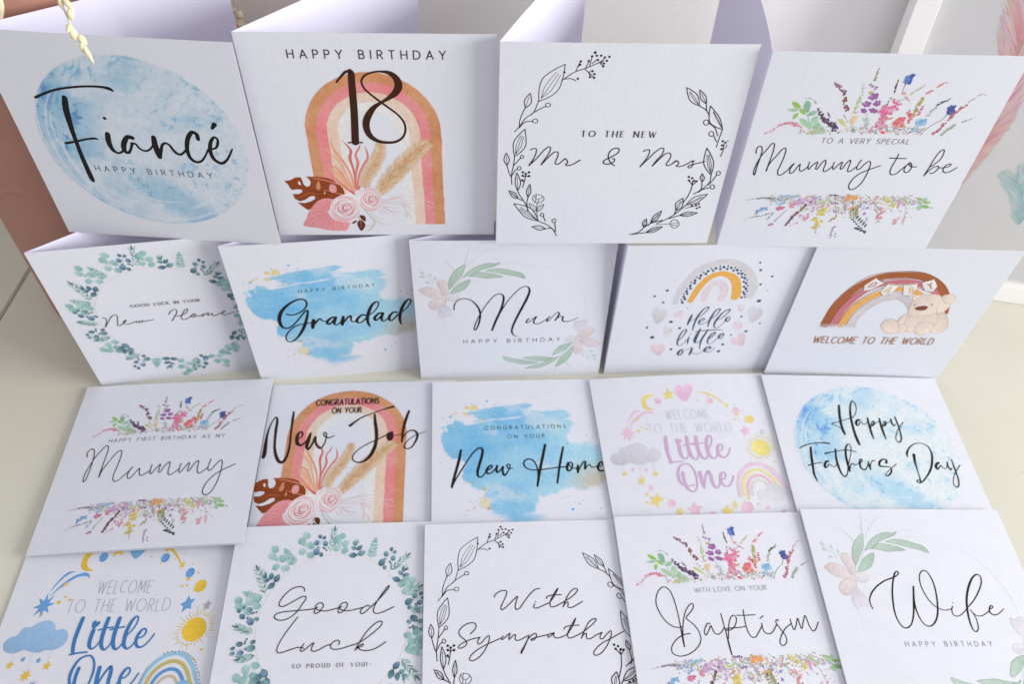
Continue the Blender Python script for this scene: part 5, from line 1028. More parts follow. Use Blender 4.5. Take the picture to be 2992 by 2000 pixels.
P 70,90,112 rainbow 3769,7447 3783,7401 3777,7355 3753,7323 3718,7312 3681,7326 3652,7361 3638,7408 3644,7453 3667,7485 3702,7496 3740,7482
P 70,90,112 rainbow 3760,7645 3774,7596 3768,7549 3744,7515 3707,7504 3668,7519 3637,7555 3623,7604 3629,7651 3654,7685 3690,7696 3729,7681
P 70,90,112 rainbow 3778,7855 3787,7825 3783,7796 3768,7775 3745,7768 3721,7777 3702,7800 3693,7829 3697,7859 3712,7879 3735,7886 3759,7877
P 70,90,112 rainbow 3961,7796 3975,7750 3969,7705 3946,7673 3911,7662 3874,7676 3845,7711 3831,7757 3837,7802 3860,7833 3895,7844 3932,7830
P 70,90,112 rainbow 3985,7999 3999,7952 3993,7905 3969,7871 3933,7860 3894,7875 3863,7911 3849,7959 3855,8006 3879,8039 3915,8050 3954,8035
P 70,90,112 rainbow 4058,8188 4067,8156 4064,8125 4047,8103 4023,8096 3998,8106 3977,8129 3968,8161 3971,8192 3988,8214 4012,8221 4037,8212
P 70,90,112 rainbow 4211,8089 4225,8044 4219,7999 4196,7968 4162,7957 4125,7971 4096,8005 4082,8051 4087,8095 4110,8126 4145,8137 4182,8123
P 70,90,112 rainbow 4275,8290 4290,8242 4285,8196 4261,8163 4224,8152 4186,8166 4155,8202 4140,8249 4146,8296 4170,8329 4206,8339 4245,8325
P 70,90,112 rainbow 4391,8451 4401,8419 4397,8389 4381,8367 4357,8360 4331,8369 4311,8393 4301,8424 4305,8455 4321,8477 4345,8484 4370,8474
P 70,90,112 rainbow 4510,8306 4522,8265 4518,8226 4497,8197 4466,8188 4433,8200 4407,8231 4394,8271 4399,8311 4419,8339 4450,8348 4483,8336
P 70,90,112 rainbow 4623,8479 4638,8432 4633,8386 4609,8353 4573,8342 4535,8356 4504,8392 4489,8439 4494,8485 4518,8517 4554,8528 4593,8514
P 70,90,112 rainbow 4785,8599 4795,8568 4792,8537 4776,8516 4752,8508 4726,8518 4706,8541 4696,8573 4699,8603 4715,8625 4739,8632 4764,8622
P 70,90,112 rainbow 4846,8423 4859,8382 4854,8343 4834,8315 4803,8305 4770,8318 4743,8348 4730,8388 4735,8428 4755,8456 4786,8465 4819,8453
P 70,90,112 rainbow 5010,8552 5026,8503 5021,8455 4996,8421 4958,8410 4918,8424 4885,8461 4869,8511 4875,8559 4899,8593 4937,8604 4977,8589
P 70,90,112 rainbow 5188,8598 5198,8567 5195,8536 5180,8514 5156,8507 5130,8517 5109,8540 5099,8571 5102,8602 5118,8623 5142,8631 5167,8621
P 70,90,112 rainbow 5199,8415 5213,8373 5209,8331 5188,8301 5155,8291 5120,8304 5092,8336 5078,8379 5082,8421 5103,8450 5136,8460 5171,8447
P 70,90,112 rainbow 5386,8492 5402,8445 5398,8399 5374,8366 5338,8355 5299,8369 5268,8405 5252,8452 5257,8498 5280,8530 5316,8541 5355,8527
P 70,90,112 rainbow 5568,8481 5578,8450 5575,8419 5560,8398 5536,8390 5510,8400 5489,8423 5479,8455 5481,8485 5497,8507 5521,8514 5547,8505
P 70,90,112 rainbow 5536,8292 5550,8252 5546,8212 5526,8183 5495,8174 5462,8186 5435,8217 5421,8258 5425,8297 5445,8326 5476,8335 5509,8323
P 70,90,112 rainbow 5727,8325 5744,8275 5740,8227 5715,8192 5678,8181 5636,8196 5603,8233 5587,8283 5591,8331 5615,8366 5653,8377 5694,8362
P 70,90,112 rainbow 5899,8259 5910,8227 5907,8196 5892,8174 5868,8167 5841,8177 5820,8200 5809,8232 5812,8263 5828,8285 5852,8292 5878,8283
P 70,90,112 rainbow 5832,8088 5846,8048 5842,8007 5822,7979 5791,7969 5758,7982 5730,8013 5716,8054 5720,8094 5740,8122 5771,8131 5805,8119
P 70,90,112 rainbow 6024,8062 6041,8012 6037,7963 6013,7928 5975,7917 5934,7932 5900,7970 5883,8020 5887,8069 5911,8104 5949,8115 5991,8100
P 70,90,112 rainbow 6182,7947 6193,7915 6190,7883 6175,7861 6151,7854 6124,7864 6103,7888 6092,7920 6094,7951 6110,7973 6134,7981 6160,7971
P 70,90,112 rainbow 6078,7810 6092,7769 6089,7728 6069,7699 6037,7690 6003,7702 5976,7734 5962,7775 5965,7816 5985,7844 6016,7854 6050,7841
P 70,90,112 rainbow 6247,7742 6263,7694 6259,7647 6236,7613 6200,7602 6160,7616 6127,7653 6111,7701 6115,7749 6138,7782 6174,7793 6214,7779
P 70,90,112 rainbow 6381,7583 6392,7551 6389,7519 6374,7496 6350,7489 6323,7499 6301,7523 6290,7556 6292,7588 6308,7610 6332,7618 6359,7608
P 70,90,112 rainbow 6252,7471 6266,7429 6263,7388 6243,7358 6212,7349 6178,7362 6150,7393 6135,7435 6139,7476 6159,7505 6190,7515 6224,7502
P 70,90,112 rainbow 6407,7365 6423,7318 6420,7272 6398,7239 6363,7229 6324,7243 6293,7278 6277,7325 6281,7371 6303,7403 6337,7414 6376,7400
P 70,90,112 rainbow 6521,7176 6532,7143 6530,7110 6514,7087 6490,7080 6463,7090 6441,7115 6430,7148 6432,7180 6447,7203 6472,7210 6499,7200
P 70,90,112 rainbow 6367,7103 6381,7060 6378,7019 6358,6989 6326,6979 6292,6992 6264,7024 6249,7067 6252,7108 6272,7138 6304,7148 6338,7135
P 70,90,112 rainbow 6508,6967 6525,6918 6522,6869 6499,6834 6462,6822 6421,6838 6388,6875 6371,6925 6375,6974 6398,7009 6435,7020 6475,7005
P 70,90,112 rainbow 6581,6759 6592,6725 6590,6693 6574,6669 6550,6662 6523,6672 6500,6697 6489,6731 6491,6763 6507,6787 6532,6794 6559,6784
P 70,90,112 rainbow 6428,6706 6442,6662 6439,6620 6419,6590 6387,6580 6352,6593 6324,6626 6309,6669 6312,6711 6333,6741 6364,6751 6399,6738
P 70,90,112 rainbow 6537,6556 6554,6508 6551,6461 6528,6427 6493,6416 6454,6431 6422,6467 6405,6516 6409,6563 6431,6596 6467,6607 6505,6593
P 70,90,112 rainbow 6596,6332 6607,6298 6605,6264 6589,6240 6564,6233 6537,6243 6514,6269 6503,6303 6505,6336 6521,6360 6546,6368 6573,6357
P 70,90,112 rainbow 6438,6304 6453,6260 6450,6217 6429,6187 6397,6177 6362,6190 6333,6223 6319,6267 6322,6310 6342,6340 6374,6350 6409,6337
P 207,206,210 heart#33 2330,5267 2187,5555 2008,5542 1954,5233 2068,4827 2356,4294 2621,4642 2717,4980 2645,5332 2460,5466
P 212,211,215 heart#34 3020,3820 2922,4008 2802,4002 2768,3805 2848,3543 3044,3200 3218,3416 3280,3630 3230,3857 3105,3946
P 222,206,214 heart#35 3333,5109 3210,5138 3153,5012 3216,4843 3360,4746 3591,4712 3589,5035 3534,5241 3420,5345 3325,5280
P 222,202,211 heart#36 2708,2416 2526,2607 2359,2528 2359,2244 2533,1942 2890,1601 3082,1997 3117,2319 2993,2591 2798,2634
P 222,206,214 heart#37 6558,5557 6482,5683 6399,5679 6385,5545 6452,5370 6602,5140 6713,5286 6746,5430 6702,5583 6612,5642
P 208,205,211 heart#38 7435,5206 7286,5523 7096,5545 7035,5246 7152,4817 7451,4225 7737,4522 7843,4842 7770,5210 7575,5380
P 222,204,212 heart#39 6722,4157 6608,4340 6490,4328 6475,4128 6577,3870 6802,3536 6955,3763 6996,3981 6926,4205 6795,4287
P 221,198,209 heart#40 6989,3007 6779,3045 6689,2820 6805,2530 7055,2375 7451,2339 7428,2905 7323,3260 7124,3428 6965,3306
@bearart
S 166,94,50 knitted_rainbow 2133,4488,564 2214,5487,528 2411,6356,495 2735,7106,464 3226,7724,437 3867,8078,432 4622,8200,431 5417,8216,439 6176,8000,473 6839,7550,499 7372,6989,447 7815,6211,373 8117,5559,169
S 200,120,130 knitted_rainbow 2538,4504,433 2612,5347,424 2803,6120,407 3124,6779,387 3556,7282,362 4118,7591,339 4804,7736,338 5548,7731,350 6259,7480,380 6788,7113,324 7169,6785,163
S 232,170,92 knitted_rainbow 2997,4468,434 3046,5208,417 3250,5834,402 3552,6349,380 3953,6761,359 4451,7074,356 5033,7241,354 5641,7167,355 6162,6894,285 6554,6613,123
S 214,208,212 knitted_rainbow 3464,4460,434 3501,5017,419 3633,5541,401 3883,6010,383 4234,6375,363 4651,6640,360 5140,6708,360 5643,6479,370 6075,6094,250
S 140,76,36 knitted_rainbow 1887,4532,43 1977,5785,42 2175,6546,41 2535,7292,40 3034,7977,39 3714,8306,39 4523,8452,39 5378,8475,39 6210,8236,39 6998,7652,40 7502,7043,41
S 130,58,36 knitted_rainbow 2327,4496,43 2430,5469,42 2632,6214,41 2988,6970,41 3411,7493,40 4029,7826,40 4788,7948,39 5519,7966,39 6208,7765,40 6841,7310,40
S 150,78,50 knitted_rainbow 2767,4459,43 2872,5305,42 3060,5979,42 3430,6593,41 3854,7027,40 4275,7358,40 4958,7518,40 5649,7482,40 6332,7145,40
S 165,120,90 knitted_rainbow 3235,4451,43 3308,5166,43 3492,5741,42 3793,6258,41 4142,6620,41 4582,6908,41 5136,6978,41 5710,6828,41
S 190,180,182 knitted_rainbow 3648,4547,43 3694,4972,43 3858,5498,42 4075,5865,42 4391,6231,41 4769,6421,41 5201,6462,41 5639,6228,41 6045,5737,42
S 140,78,40 knitted_rainbow 1918,4529,17 2114,4493,17 2283,4499,17
S 140,78,40 knitted_rainbow 1931,4705,17 2128,4651,17 2298,4641,17
S 140,78,40 knitted_rainbow 1944,4879,17 2141,4808,17 2312,4782,17
S 140,78,40 knitted_rainbow 1956,5052,17 2154,4965,17 2326,4923,17
S 140,78,40 knitted_rainbow 1969,5225,17 2168,5120,17 2340,5063,17
S 140,78,40 knitted_rainbow 1981,5396,17 2181,5275,17 2354,5202,17
S 140,78,40 knitted_rainbow 1994,5566,17 2194,5429,17 2368,5340,17
S 140,78,40 knitted_rainbow 2006,5735,17 2207,5582,17 2382,5478,17
S 140,78,40 knitted_rainbow 2075,5942,17 2276,5787,17 2451,5680,17
S 140,78,40 knitted_rainbow 2154,6156,17 2355,6000,17 2530,5893,17
S 140,78,40 knitted_rainbow 2232,6369,16 2434,6212,17 2609,6104,17
S 140,78,40 knitted_rainbow 2310,6579,16 2512,6423,16 2687,6314,17
S 140,78,40 knitted_rainbow 2388,6788,16 2589,6631,16 2764,6522,16
S 140,78,40 knitted_rainbow 2465,6995,16 2666,6838,16 2841,6729,16
S 140,78,40 knitted_rainbow 2541,7201,16 2742,7044,16 2917,6934,16
S 140,78,40 knitted_rainbow 2677,7364,16 2872,7201,16 3042,7084,16
S 140,78,40 knitted_rainbow 2842,7506,16 3029,7333,16 3191,7207,16
S 140,78,40 knitted_rainbow 3007,7647,16 3185,7464,16 3339,7330,16
S 140,78,40 knitted_rainbow 3170,7787,16 3340,7595,16 3486,7452,16
S 140,78,40 knitted_rainbow 3333,7927,16 3495,7725,16 3633,7573,16
S 140,78,40 knitted_rainbow 3495,8066,16 3649,7855,16 3779,7694,16
S 140,78,40 knitted_rainbow 3656,8204,16 3802,7984,16 3925,7814,16
S 140,78,40 knitted_rainbow 3792,8283,16 3933,8058,16 4051,7883,16
S 140,78,40 knitted_rainbow 3905,8303,16 4042,8077,16 4158,7900,16
S 140,78,40 knitted_rainbow 4017,8323,16 4152,8095,16 4264,7918,16
S 140,78,40 knitted_rainbow 4130,8343,16 4261,8114,16 4371,7935,16
S 140,78,40 knitted_rainbow 4242,8363,16 4371,8133,16 4477,7953,16
S 140,78,40 knitted_rainbow 4354,8383,16 4480,8152,16 4584,7970,16
S 140,78,40 knitted_rainbow 4467,8404,16 4589,8170,16 4690,7988,16
S 140,78,40 knitted_rainbow 4581,8418,16 4699,8184,16 4796,8000,16
S 140,78,40 knitted_rainbow 4699,8421,16 4810,8187,16 4900,8003,16
S 140,78,40 knitted_rainbow 4817,8424,16 4921,8190,16 5003,8005,16
S 140,78,40 knitted_rainbow 4935,8427,16 5031,8192,16 5107,8008,16
S 140,78,40 knitted_rainbow 5053,8430,16 5142,8195,16 5211,8010,16
S 140,78,40 knitted_rainbow 5171,8434,16 5253,8198,16 5315,8013,16
S 140,78,40 knitted_rainbow 5289,8437,16 5363,8201,16 5418,8016,16
S 140,78,40 knitted_rainbow 5424,8421,16 5489,8186,16 5536,8002,16
S 140,78,40 knitted_rainbow 5645,8309,16 5693,8084,16 5722,7909,16
S 140,78,40 knitted_rainbow 5866,8197,16 5896,7982,16 5910,7816,16
S 140,78,40 knitted_rainbow 6088,8084,16 6101,7879,16 6098,7722,16
S 140,78,40 knitted_rainbow 6312,7971,16 6307,7775,16 6287,7628,16
S 140,78,40 knitted_rainbow 6536,7857,16 6513,7671,16 6476,7534,16
S 140,78,40 knitted_rainbow 6761,7743,16 6720,7567,16 6666,7439,16
S 140,78,40 knitted_rainbow 6987,7628,16 6928,7462,16 6857,7344,16
S 172,88,104 knitted_rainbow 2358,4493,17 2554,4456,17 2723,4463,17
S 172,88,104 knitted_rainbow 2394,4693,17 2589,4646,17 2758,4643,17
S 172,88,104 knitted_rainbow 2429,4892,17 2624,4835,17 2792,4822,17
S 172,88,104 knitted_rainbow 2464,5089,17 2658,5023,17 2826,5000,17
S 172,88,104 knitted_rainbow 2499,5285,17 2693,5209,17 2860,5177,17
S 172,88,104 knitted_rainbow 2534,5480,17 2727,5394,17 2893,5353,17
S 172,88,104 knitted_rainbow 2568,5673,17 2760,5578,17 2926,5528,17
S 172,88,104 knitted_rainbow 2602,5865,17 2794,5760,17 2959,5701,17
S 172,88,104 knitted_rainbow 2636,6056,17 2827,5941,17 2992,5874,17
S 172,88,104 knitted_rainbow 2684,6235,17 2875,6111,17 3040,6033,17
S 172,88,104 knitted_rainbow 2775,6382,16 2967,6246,17 3132,6158,17
S 172,88,104 knitted_rainbow 2866,6528,16 3058,6381,16 3224,6282,17
S 172,88,104 knitted_rainbow 2956,6674,16 3148,6515,16 3315,6405,16
S 172,88,104 knitted_rainbow 3045,6818,16 3238,6649,16 3406,6528,16
S 172,88,104 knitted_rainbow 3134,6963,16 3328,6782,16 3496,6650,16
S 172,88,104 knitted_rainbow 3223,7106,16 3418,6914,16 3586,6772,16
S 172,88,104 knitted_rainbow 3311,7248,16 3506,7046,16 3676,6893,16
S 172,88,104 knitted_rainbow 3398,7390,16 3595,7177,16 3765,7014,16
S 172,88,104 knitted_rainbow 3520,7487,16 3710,7269,16 3875,7102,16
S 172,88,104 knitted_rainbow 3676,7540,16 3853,7324,16 4005,7158,16
S 172,88,104 knitted_rainbow 3832,7592,16 3996,7378,16 4135,7214,16
S 172,88,104 knitted_rainbow 3988,7645,16 4138,7432,16 4264,7270,16
S 172,88,104 knitted_rainbow 4143,7697,16 4280,7486,16 4394,7326,16
S 172,88,104 knitted_rainbow 4298,7749,16 4421,7540,16 4523,7381,16
S 172,88,104 knitted_rainbow 4453,7802,16 4563,7594,16 4652,7437,16
S 172,88,104 knitted_rainbow 4607,7854,16 4704,7648,16 4780,7492,16
S 172,88,104 knitted_rainbow 4761,7906,16 4845,7702,16 4909,7547,16
S 172,88,104 knitted_rainbow 4921,7902,16 4999,7692,16 5058,7531,16
S 172,88,104 knitted_rainbow 5082,7879,16 5158,7660,16 5215,7491,16
S 172,88,104 knitted_rainbow 5244,7857,16 5317,7628,16 5372,7451,16
S 172,88,104 knitted_rainbow 5405,7835,16 5477,7597,16 5529,7410,16
S 172,88,104 knitted_rainbow 5567,7812,16 5637,7565,16 5687,7370,16
S 172,88,104 knitted_rainbow 5729,7790,16 5796,7533,16 5844,7329,16
S 172,88,104 knitted_rainbow 5891,7767,16 5956,7502,16 6002,7289,16
S 172,88,104 knitted_rainbow 6054,7745,16 6117,7470,16 6161,7248,16
S 172,88,104 knitted_rainbow 6216,7722,16 6277,7438,16 6319,7208,16
S 198,190,194 knitted_rainbow 3264,4457,17 3449,4478,17 3606,4537,17
S 198,190,194 knitted_rainbow 3295,4614,17 3477,4616,17 3633,4659,17
S 198,190,194 knitted_rainbow 3326,4770,17 3506,4754,17 3659,4779,17
S 198,190,194 knitted_rainbow 3357,4925,17 3535,4891,17 3686,4900,17
S 198,190,194 knitted_rainbow 3388,5079,17 3563,5027,17 3712,5019,17
S 198,190,194 knitted_rainbow 3419,5232,17 3591,5163,17 3738,5139,17
S 198,190,194 knitted_rainbow 3449,5384,17 3619,5298,17 3764,5257,17
S 198,190,194 knitted_rainbow 3480,5536,17 3647,5433,17 3789,5376,17
S 198,190,194 knitted_rainbow 3510,5686,17 3675,5566,17 3815,5493,17
S 198,190,194 knitted_rainbow 3577,5804,17 3736,5674,17 3872,5592,17
S 198,190,194 knitted_rainbow 3655,5911,17 3809,5773,17 3938,5683,17
S 198,190,194 knitted_rainbow 3734,6017,17 3881,5871,17 4005,5774,17
S 198,190,194 knitted_rainbow 3812,6123,17 3953,5969,17 4071,5865,17
S 198,190,194 knitted_rainbow 3890,6228,17 4025,6067,17 4137,5956,17
S 198,190,194 knitted_rainbow 3967,6333,17 4096,6165,17 4203,6046,17
S 198,190,194 knitted_rainbow 4044,6437,16 4167,6262,17 4268,6136,17
S 198,190,194 knitted_rainbow 4121,6541,16 4238,6359,17 4334,6226,17
S 198,190,194 knitted_rainbow 4219,6615,16 4329,6425,16 4417,6285,17
S 198,190,194 knitted_rainbow 4339,6657,16 4438,6461,16 4517,6315,17
S 198,190,194 knitted_rainbow 4458,6699,16 4548,6496,16 4618,6344,17
S 198,190,194 knitted_rainbow 4577,6742,16 4658,6532,16 4719,6374,16
S 198,190,194 knitted_rainbow 4696,6784,16 4767,6568,16 4819,6403,16
S 198,190,194 knitted_rainbow 4815,6826,16 4877,6604,16 4919,6433,16
S 198,190,194 knitted_rainbow 4934,6868,16 4986,6639,16 5020,6463,16
S 198,190,194 knitted_rainbow 5052,6910,16 5095,6675,16 5120,6492,16
S 198,190,194 knitted_rainbow 5159,6936,16 5198,6689,16 5219,6494,16
S 198,190,194 knitted_rainbow 5230,6913,16 5283,6636,16 5317,6414,16
S 198,190,194 knitted_rainbow 5302,6891,16 5368,6584,16 5415,6334,17
S 198,190,194 knitted_rainbow 5374,6868,16 5454,6532,16 5514,6254,17
S 198,190,194 knitted_rainbow 5445,6845,16 5539,6479,16 5613,6173,17
S 198,190,194 knitted_rainbow 5517,6822,16 5625,6426,16 5712,6092,17
S 198,190,194 knitted_rainbow 5589,6799,16 5711,6374,17 5811,6011,17
S 198,190,194 knitted_rainbow 5661,6776,16 5797,6321,17 5911,5929,17
S 198,190,194 knitted_rainbow 5733,6753,16 5883,6268,17 6011,5848,17
S 222,214,214 knitted_rainbow 1895,4452,35 1796,4142,18
S 222,214,214 knitted_rainbow 1987,4456,35 1888,4146,18
S 222,214,214 knitted_rainbow 2078,4459,35 1980,4149,17
S 222,214,214 knitted_rainbow 2170,4463,35 2073,4153,17
S 222,214,214 knitted_rainbow 2262,4466,35 2165,4157,17
S 222,214,214 knitted_rainbow 2353,4470,35 2257,4160,17
S 222,214,214 knitted_rainbow 2445,4473,35 2349,4164,17
S 222,214,214 knitted_rainbow 2537,4477,35 2441,4167,17
S 222,214,214 knitted_rainbow 2628,4481,35 2533,4171,17
S 222,214,214 knitted_rainbow 2720,4484,35 2626,4174,17
S 222,214,214 knitted_rainbow 2811,4488,35 2718,4178,17
S 222,214,214 knitted_rainbow 2903,4491,35 2810,4182,17
S 222,214,214 knitted_rainbow 2995,4495,35 2902,4185,17
S 222,214,214 knitted_rainbow 3086,4498,35 2994,4189,17
S 222,214,214 knitted_rainbow 3178,4502,35 3086,4192,17
S 222,214,214 knitted_rainbow 3270,4505,35 3178,4196,17
S 222,214,214 knitted_rainbow 3361,4509,35 3270,4200,17
S 222,214,214 knitted_rainbow 3453,4513,35 3362,4203,17
S 222,214,214 knitted_rainbow 3544,4516,35 3454,4207,17
S 222,214,214 knitted_rainbow 3636,4520,35 3547,4210,17
S 222,214,214 knitted_rainbow 3727,4523,35 3639,4214,17
S 222,214,214 knitted_rainbow 3819,4527,35 3731,4217,17
C 232,228,230 bunting 3538,7972 4075,7661 3575,7138 3240,7028 3161,7436
S 170,120,90 bunting 3538,7972,20 4075,7661,20 3575,7138,20 3240,7028,20 3161,7436,20 3538,7972,20
C 232,228,230 bunting 4292,7622 4871,7524 4749,6963 4386,6704 4108,6988
S 170,120,90 bunting 4292,7622,20 4871,7524,20 4749,6963,20 4386,6704,20 4108,6988,20 4292,7622,20
C 232,228,230 bunting 5095,7556 5713,7699 5851,7321 5753,6805 5338,6814
S 170,120,90 bunting 5095,7556,20 5713,7699,20 5851,7321,20 5753,6805,20 5338,6814,20 5095,7556,20
C 232,228,230 bunting 5919,7731 6407,8009 6793,7501 6731,7087 6278,7191
S 170,120,90 bunting 5919,7731,20 6407,8009,20 6793,7501,20 6731,7087,20 6278,7191,20 5919,7731,20
S 150,90,50 bunting 3614,7904,47 3999,7682,48
S 150,90,50 bunting 4349,7562,48 4797,7497,48
S 150,90,50 bunting 5163,7511,48 5675,7626,48
S 150,90,50 bunting 5955,7765,48 6377,7961,47
S 170,90,80 bunting 3371,7324,64 3461,7543,64 3634,7668,64 3693,7599,64 3613,7405,64 3472,7327,64
S 222,165,80 bunting 4285,6970,57 4509,7366,56 4506,6929,57
S 222,165,80 bunting 4367,7071,36 4531,7087,36
S 225,165,75 bunting 5591,6995,57 5487,7379,56 5588,7383,56 5645,7240,56 5575,7204,56 5691,7169,57 5733,7025,57 5591,6995,57
S 160,95,70 bunting 6240,7647,60 6396,7558,60 6400,7749,60
S 160,95,70 bunting 6396,7558,60 6557,7338,60
P 230,211,199 teddy_bear 7699,5388 7875,5550 8229,5304 8531,4736 8603,4202 8330,4001 7952,4041 7832,4280 7892,4605 7876,4976
S 200,166,146 teddy_bear 7699,5388,25 7875,5550,25 8229,5304,26 8531,4736,26 8603,4202,26 8330,4001,26 7952,4041,26 7832,4280,26 7892,4605,26 7876,4976,26 7699,5388,25
P 230,211,199 teddy_bear 6201,5434 6014,5375 5893,5057 5872,4792 6021,4639 6302,4650 6576,5031
S 200,166,146 teddy_bear 6201,5434,25 6014,5375,25 5893,5057,26 5872,4792,26 6021,4639,26 6302,4650,26 6576,5031,26 6201,5434,25
P 230,211,199 teddy_bear 6214,5226 6728,5350 7655,5490 7866,5081 7914,4552 7576,4162 7031,4086 6698,4019 6351,4438 6199,4911
S 200,166,146 teddy_bear 6214,5226,26 6728,5350,25 7655,5490,25 7866,5081,26 7914,4552,26 7576,4162,26 7031,4086,26 6698,4019,26 6351,4438,26 6199,4911,26 6214,5226,26
P 230,211,199 teddy_bear 5986,4638 6313,4624 6510,4444 6534,4067 6161,3916
S 200,166,146 teddy_bear 5986,4638,26 6313,4624,26 6510,4444,26 6534,4067,26 6161,3916,26 5986,4638,26
P 230,211,199 teddy_bear 5077,4495 5149,4870 5459,4988 5855,4792 6090,4374 6130,3997 5826,3848 5444,3997
S 200,166,146 teddy_bear 5077,4495,26 5149,4870,26 5459,4988,26 5855,4792,26 6090,4374,26 6130,3997,26 5826,3848,27 5444,3997,26 5077,4495,26
P 230,211,199 teddy_bear 6901,4406 6962,4782 7349,4876 7732,4812 7879,4551 7821,4008 7580,3807 7248,3822 6992,4139
S 200,166,146 teddy_bear 6901,4406,26 6962,4782,26 7349,4876,26 7732,4812,26 7879,4551,26 7821,4008,26 7580,3807,27 7248,3822,27 6992,4139,26 6901,4406,26
P 230,211,199 teddy_bear 7350,6841 7612,6949 7958,6864 8105,6573 8027,6320 7697,6282 7464,6498
S 200,166,146 teddy_bear 7350,6841,24 7612,6949,24 7958,6864,24 8105,6573,25 8027,6320,25 7697,6282,25 7464,6498,25 7350,6841,24
P 230,211,199 teddy_bear 5870,6686 6105,6867 6452,6856 6398,6657 6013,6418
S 200,166,146 teddy_bear 5870,6686,25 6105,6867,24 6452,6856,24 6398,6657,25 6013,6418,25 5870,6686,25
P 230,211,199 teddy_bear 5989,6392 6242,6700 6645,6888 7117,6906 7456,6598 7720,6308 7970,6292 8031,5915 7819,5599 7551,5486 7107,5287 6517,5264 6146,5483 6033,5940
S 200,166,146 teddy_bear 5989,6392,25 6242,6700,25 6645,6888,24 7117,6906,24 7456,6598,25 7720,6308,25 7970,6292,25 8031,5915,25 7819,5599,25 7551,5486,25 7107,5287,26 6517,5264,26 6146,5483,25 6033,5940,25 5989,6392,25
P 120,66,40 teddy_bear 6314,5849 6400,5980 6780,6070 6959,5976 6906,5770 6582,5706
S 248,238,228 teddy_bear 6311,6027,17 6558,6102,42 6832,6113,17
D 110,70,50 teddy_bear 6211,6119,54 7078,6173,54
S 200,166,146 teddy_bear 7430,5892,29 7621,5488,30
S 200,166,146 teddy_bear 6506,5677,21 6582,5448,21
S 200,166,146 teddy_bear 6615,6466,21 6665,6840,20
S 232,205,188 teddy_bear 6236,5435,25 6732,5340,110 7266,5412,110 7564,5538,25
S 232,208,192 teddy_bear 8027,4288,26 8345,4300,79 8466,4681,26
S 226,196,176 teddy_bear 5469,4025,22 5795,3929,62 6073,4049,22
'''
DATA = {}
for _l in DATA_TEXT.strip().split('\n'):
    if _l[0] == '@': _k = _l[1:]; DATA[_k] = []
    else: DATA[_k].append(_l)
EUC = 'o,4497,8480,4598,9709 r,5058,8438,4886,9388 d,5763,8341,5670,9003 f,6383,8098,6559,9106 k,6961,7709,7433,8594 o,7248,7504,8101,8271 d,7797,7002,8029,7627 r,7883,6522,8321,7131 o,8071,6327,8675,6711 k,8178,5811,8842,6350 o,8228,5648,8901,5650 k,8263,5214,8916,4833 r,8234,4721,8843,4085 f,8100,4110,8698,3722 o,7923,3599,8678,2732 d,7621,3102,8147,2709 k,3995,8394,4037,9386 r,3507,8209,3227,9488 f,2945,7905,2434,8693 r,2510,7552,1817,8812 d,2136,7130,1607,7531 o,1817,6525,1216,7884 f,1723,6249,903,6694 r,1600,5884,544,6309 k,1542,5388,752,5980 o,1557,4854,735,5146 k,1623,4414,677,4080 o,1765,3894,1070,3748 r,2024,3421,1066,2875 d,2363,2953,1766,2769 o,2752,2390,2077,2096 k,2930,2154,2185,1238 f,3421,1972,3254,1259 d,4082,1773,3825,1014 r,4731,1659,4622,290 o,5325,1640,5124,708 k,5769,1702,5475,717 r,6221,1791,6868,685 f,6656,1994,7090,1641 r,7260,2372,7624,1898 d,1954,2999,2279,2472'
# ------------------------------------------------------------------ print engine: everything in card coordinates (u, v), v up
def catmull(P, n, closed=False):
    P = np.asarray(P, float); m = len(P)
    if m == 2 and not closed: 
        tt = np.linspace(0, 1, 4)[:, None]; return P[0] * (1 - tt) + P[1] * tt
    out = []
    for i in range(m if closed else m - 1):
        if closed: a, b, c, d = P[(i - 1) % m], P[i], P[(i + 1) % m], P[(i + 2) % m]
        else:
            b, c = P[i], P[i + 1]; a = P[i - 1] if i else 2 * b - c; d = P[i + 2] if i + 2 < m else 2 * c - b
        # centripetal parametrisation keeps tight turns clean
        def dist(p, q_): return max(1e-6, np.linalg.norm(p[:2] - q_[:2])) ** .5
        t1 = dist(a, b); t2 = t1 + dist(b, c); t3 = t2 + dist(c, d)
        for k in range(n):
            tt = t1 + (t2 - t1) * k / n
            A1 = a + (b - a) * (tt / t1); A2 = b + (c - b) * ((tt - t1) / (t2 - t1)); A3 = c + (d - c) * ((tt - t2) / (t3 - t2))
            B1 = A1 + (A2 - A1) * (tt / t2); B2 = A2 + (A3 - A2) * ((tt - t1) / (t3 - t1))
            out.append(B1 + (B2 - B1) * ((tt - t1) / (t2 - t1)))
    if not closed: out.append(P[-1])
    return np.array(out)

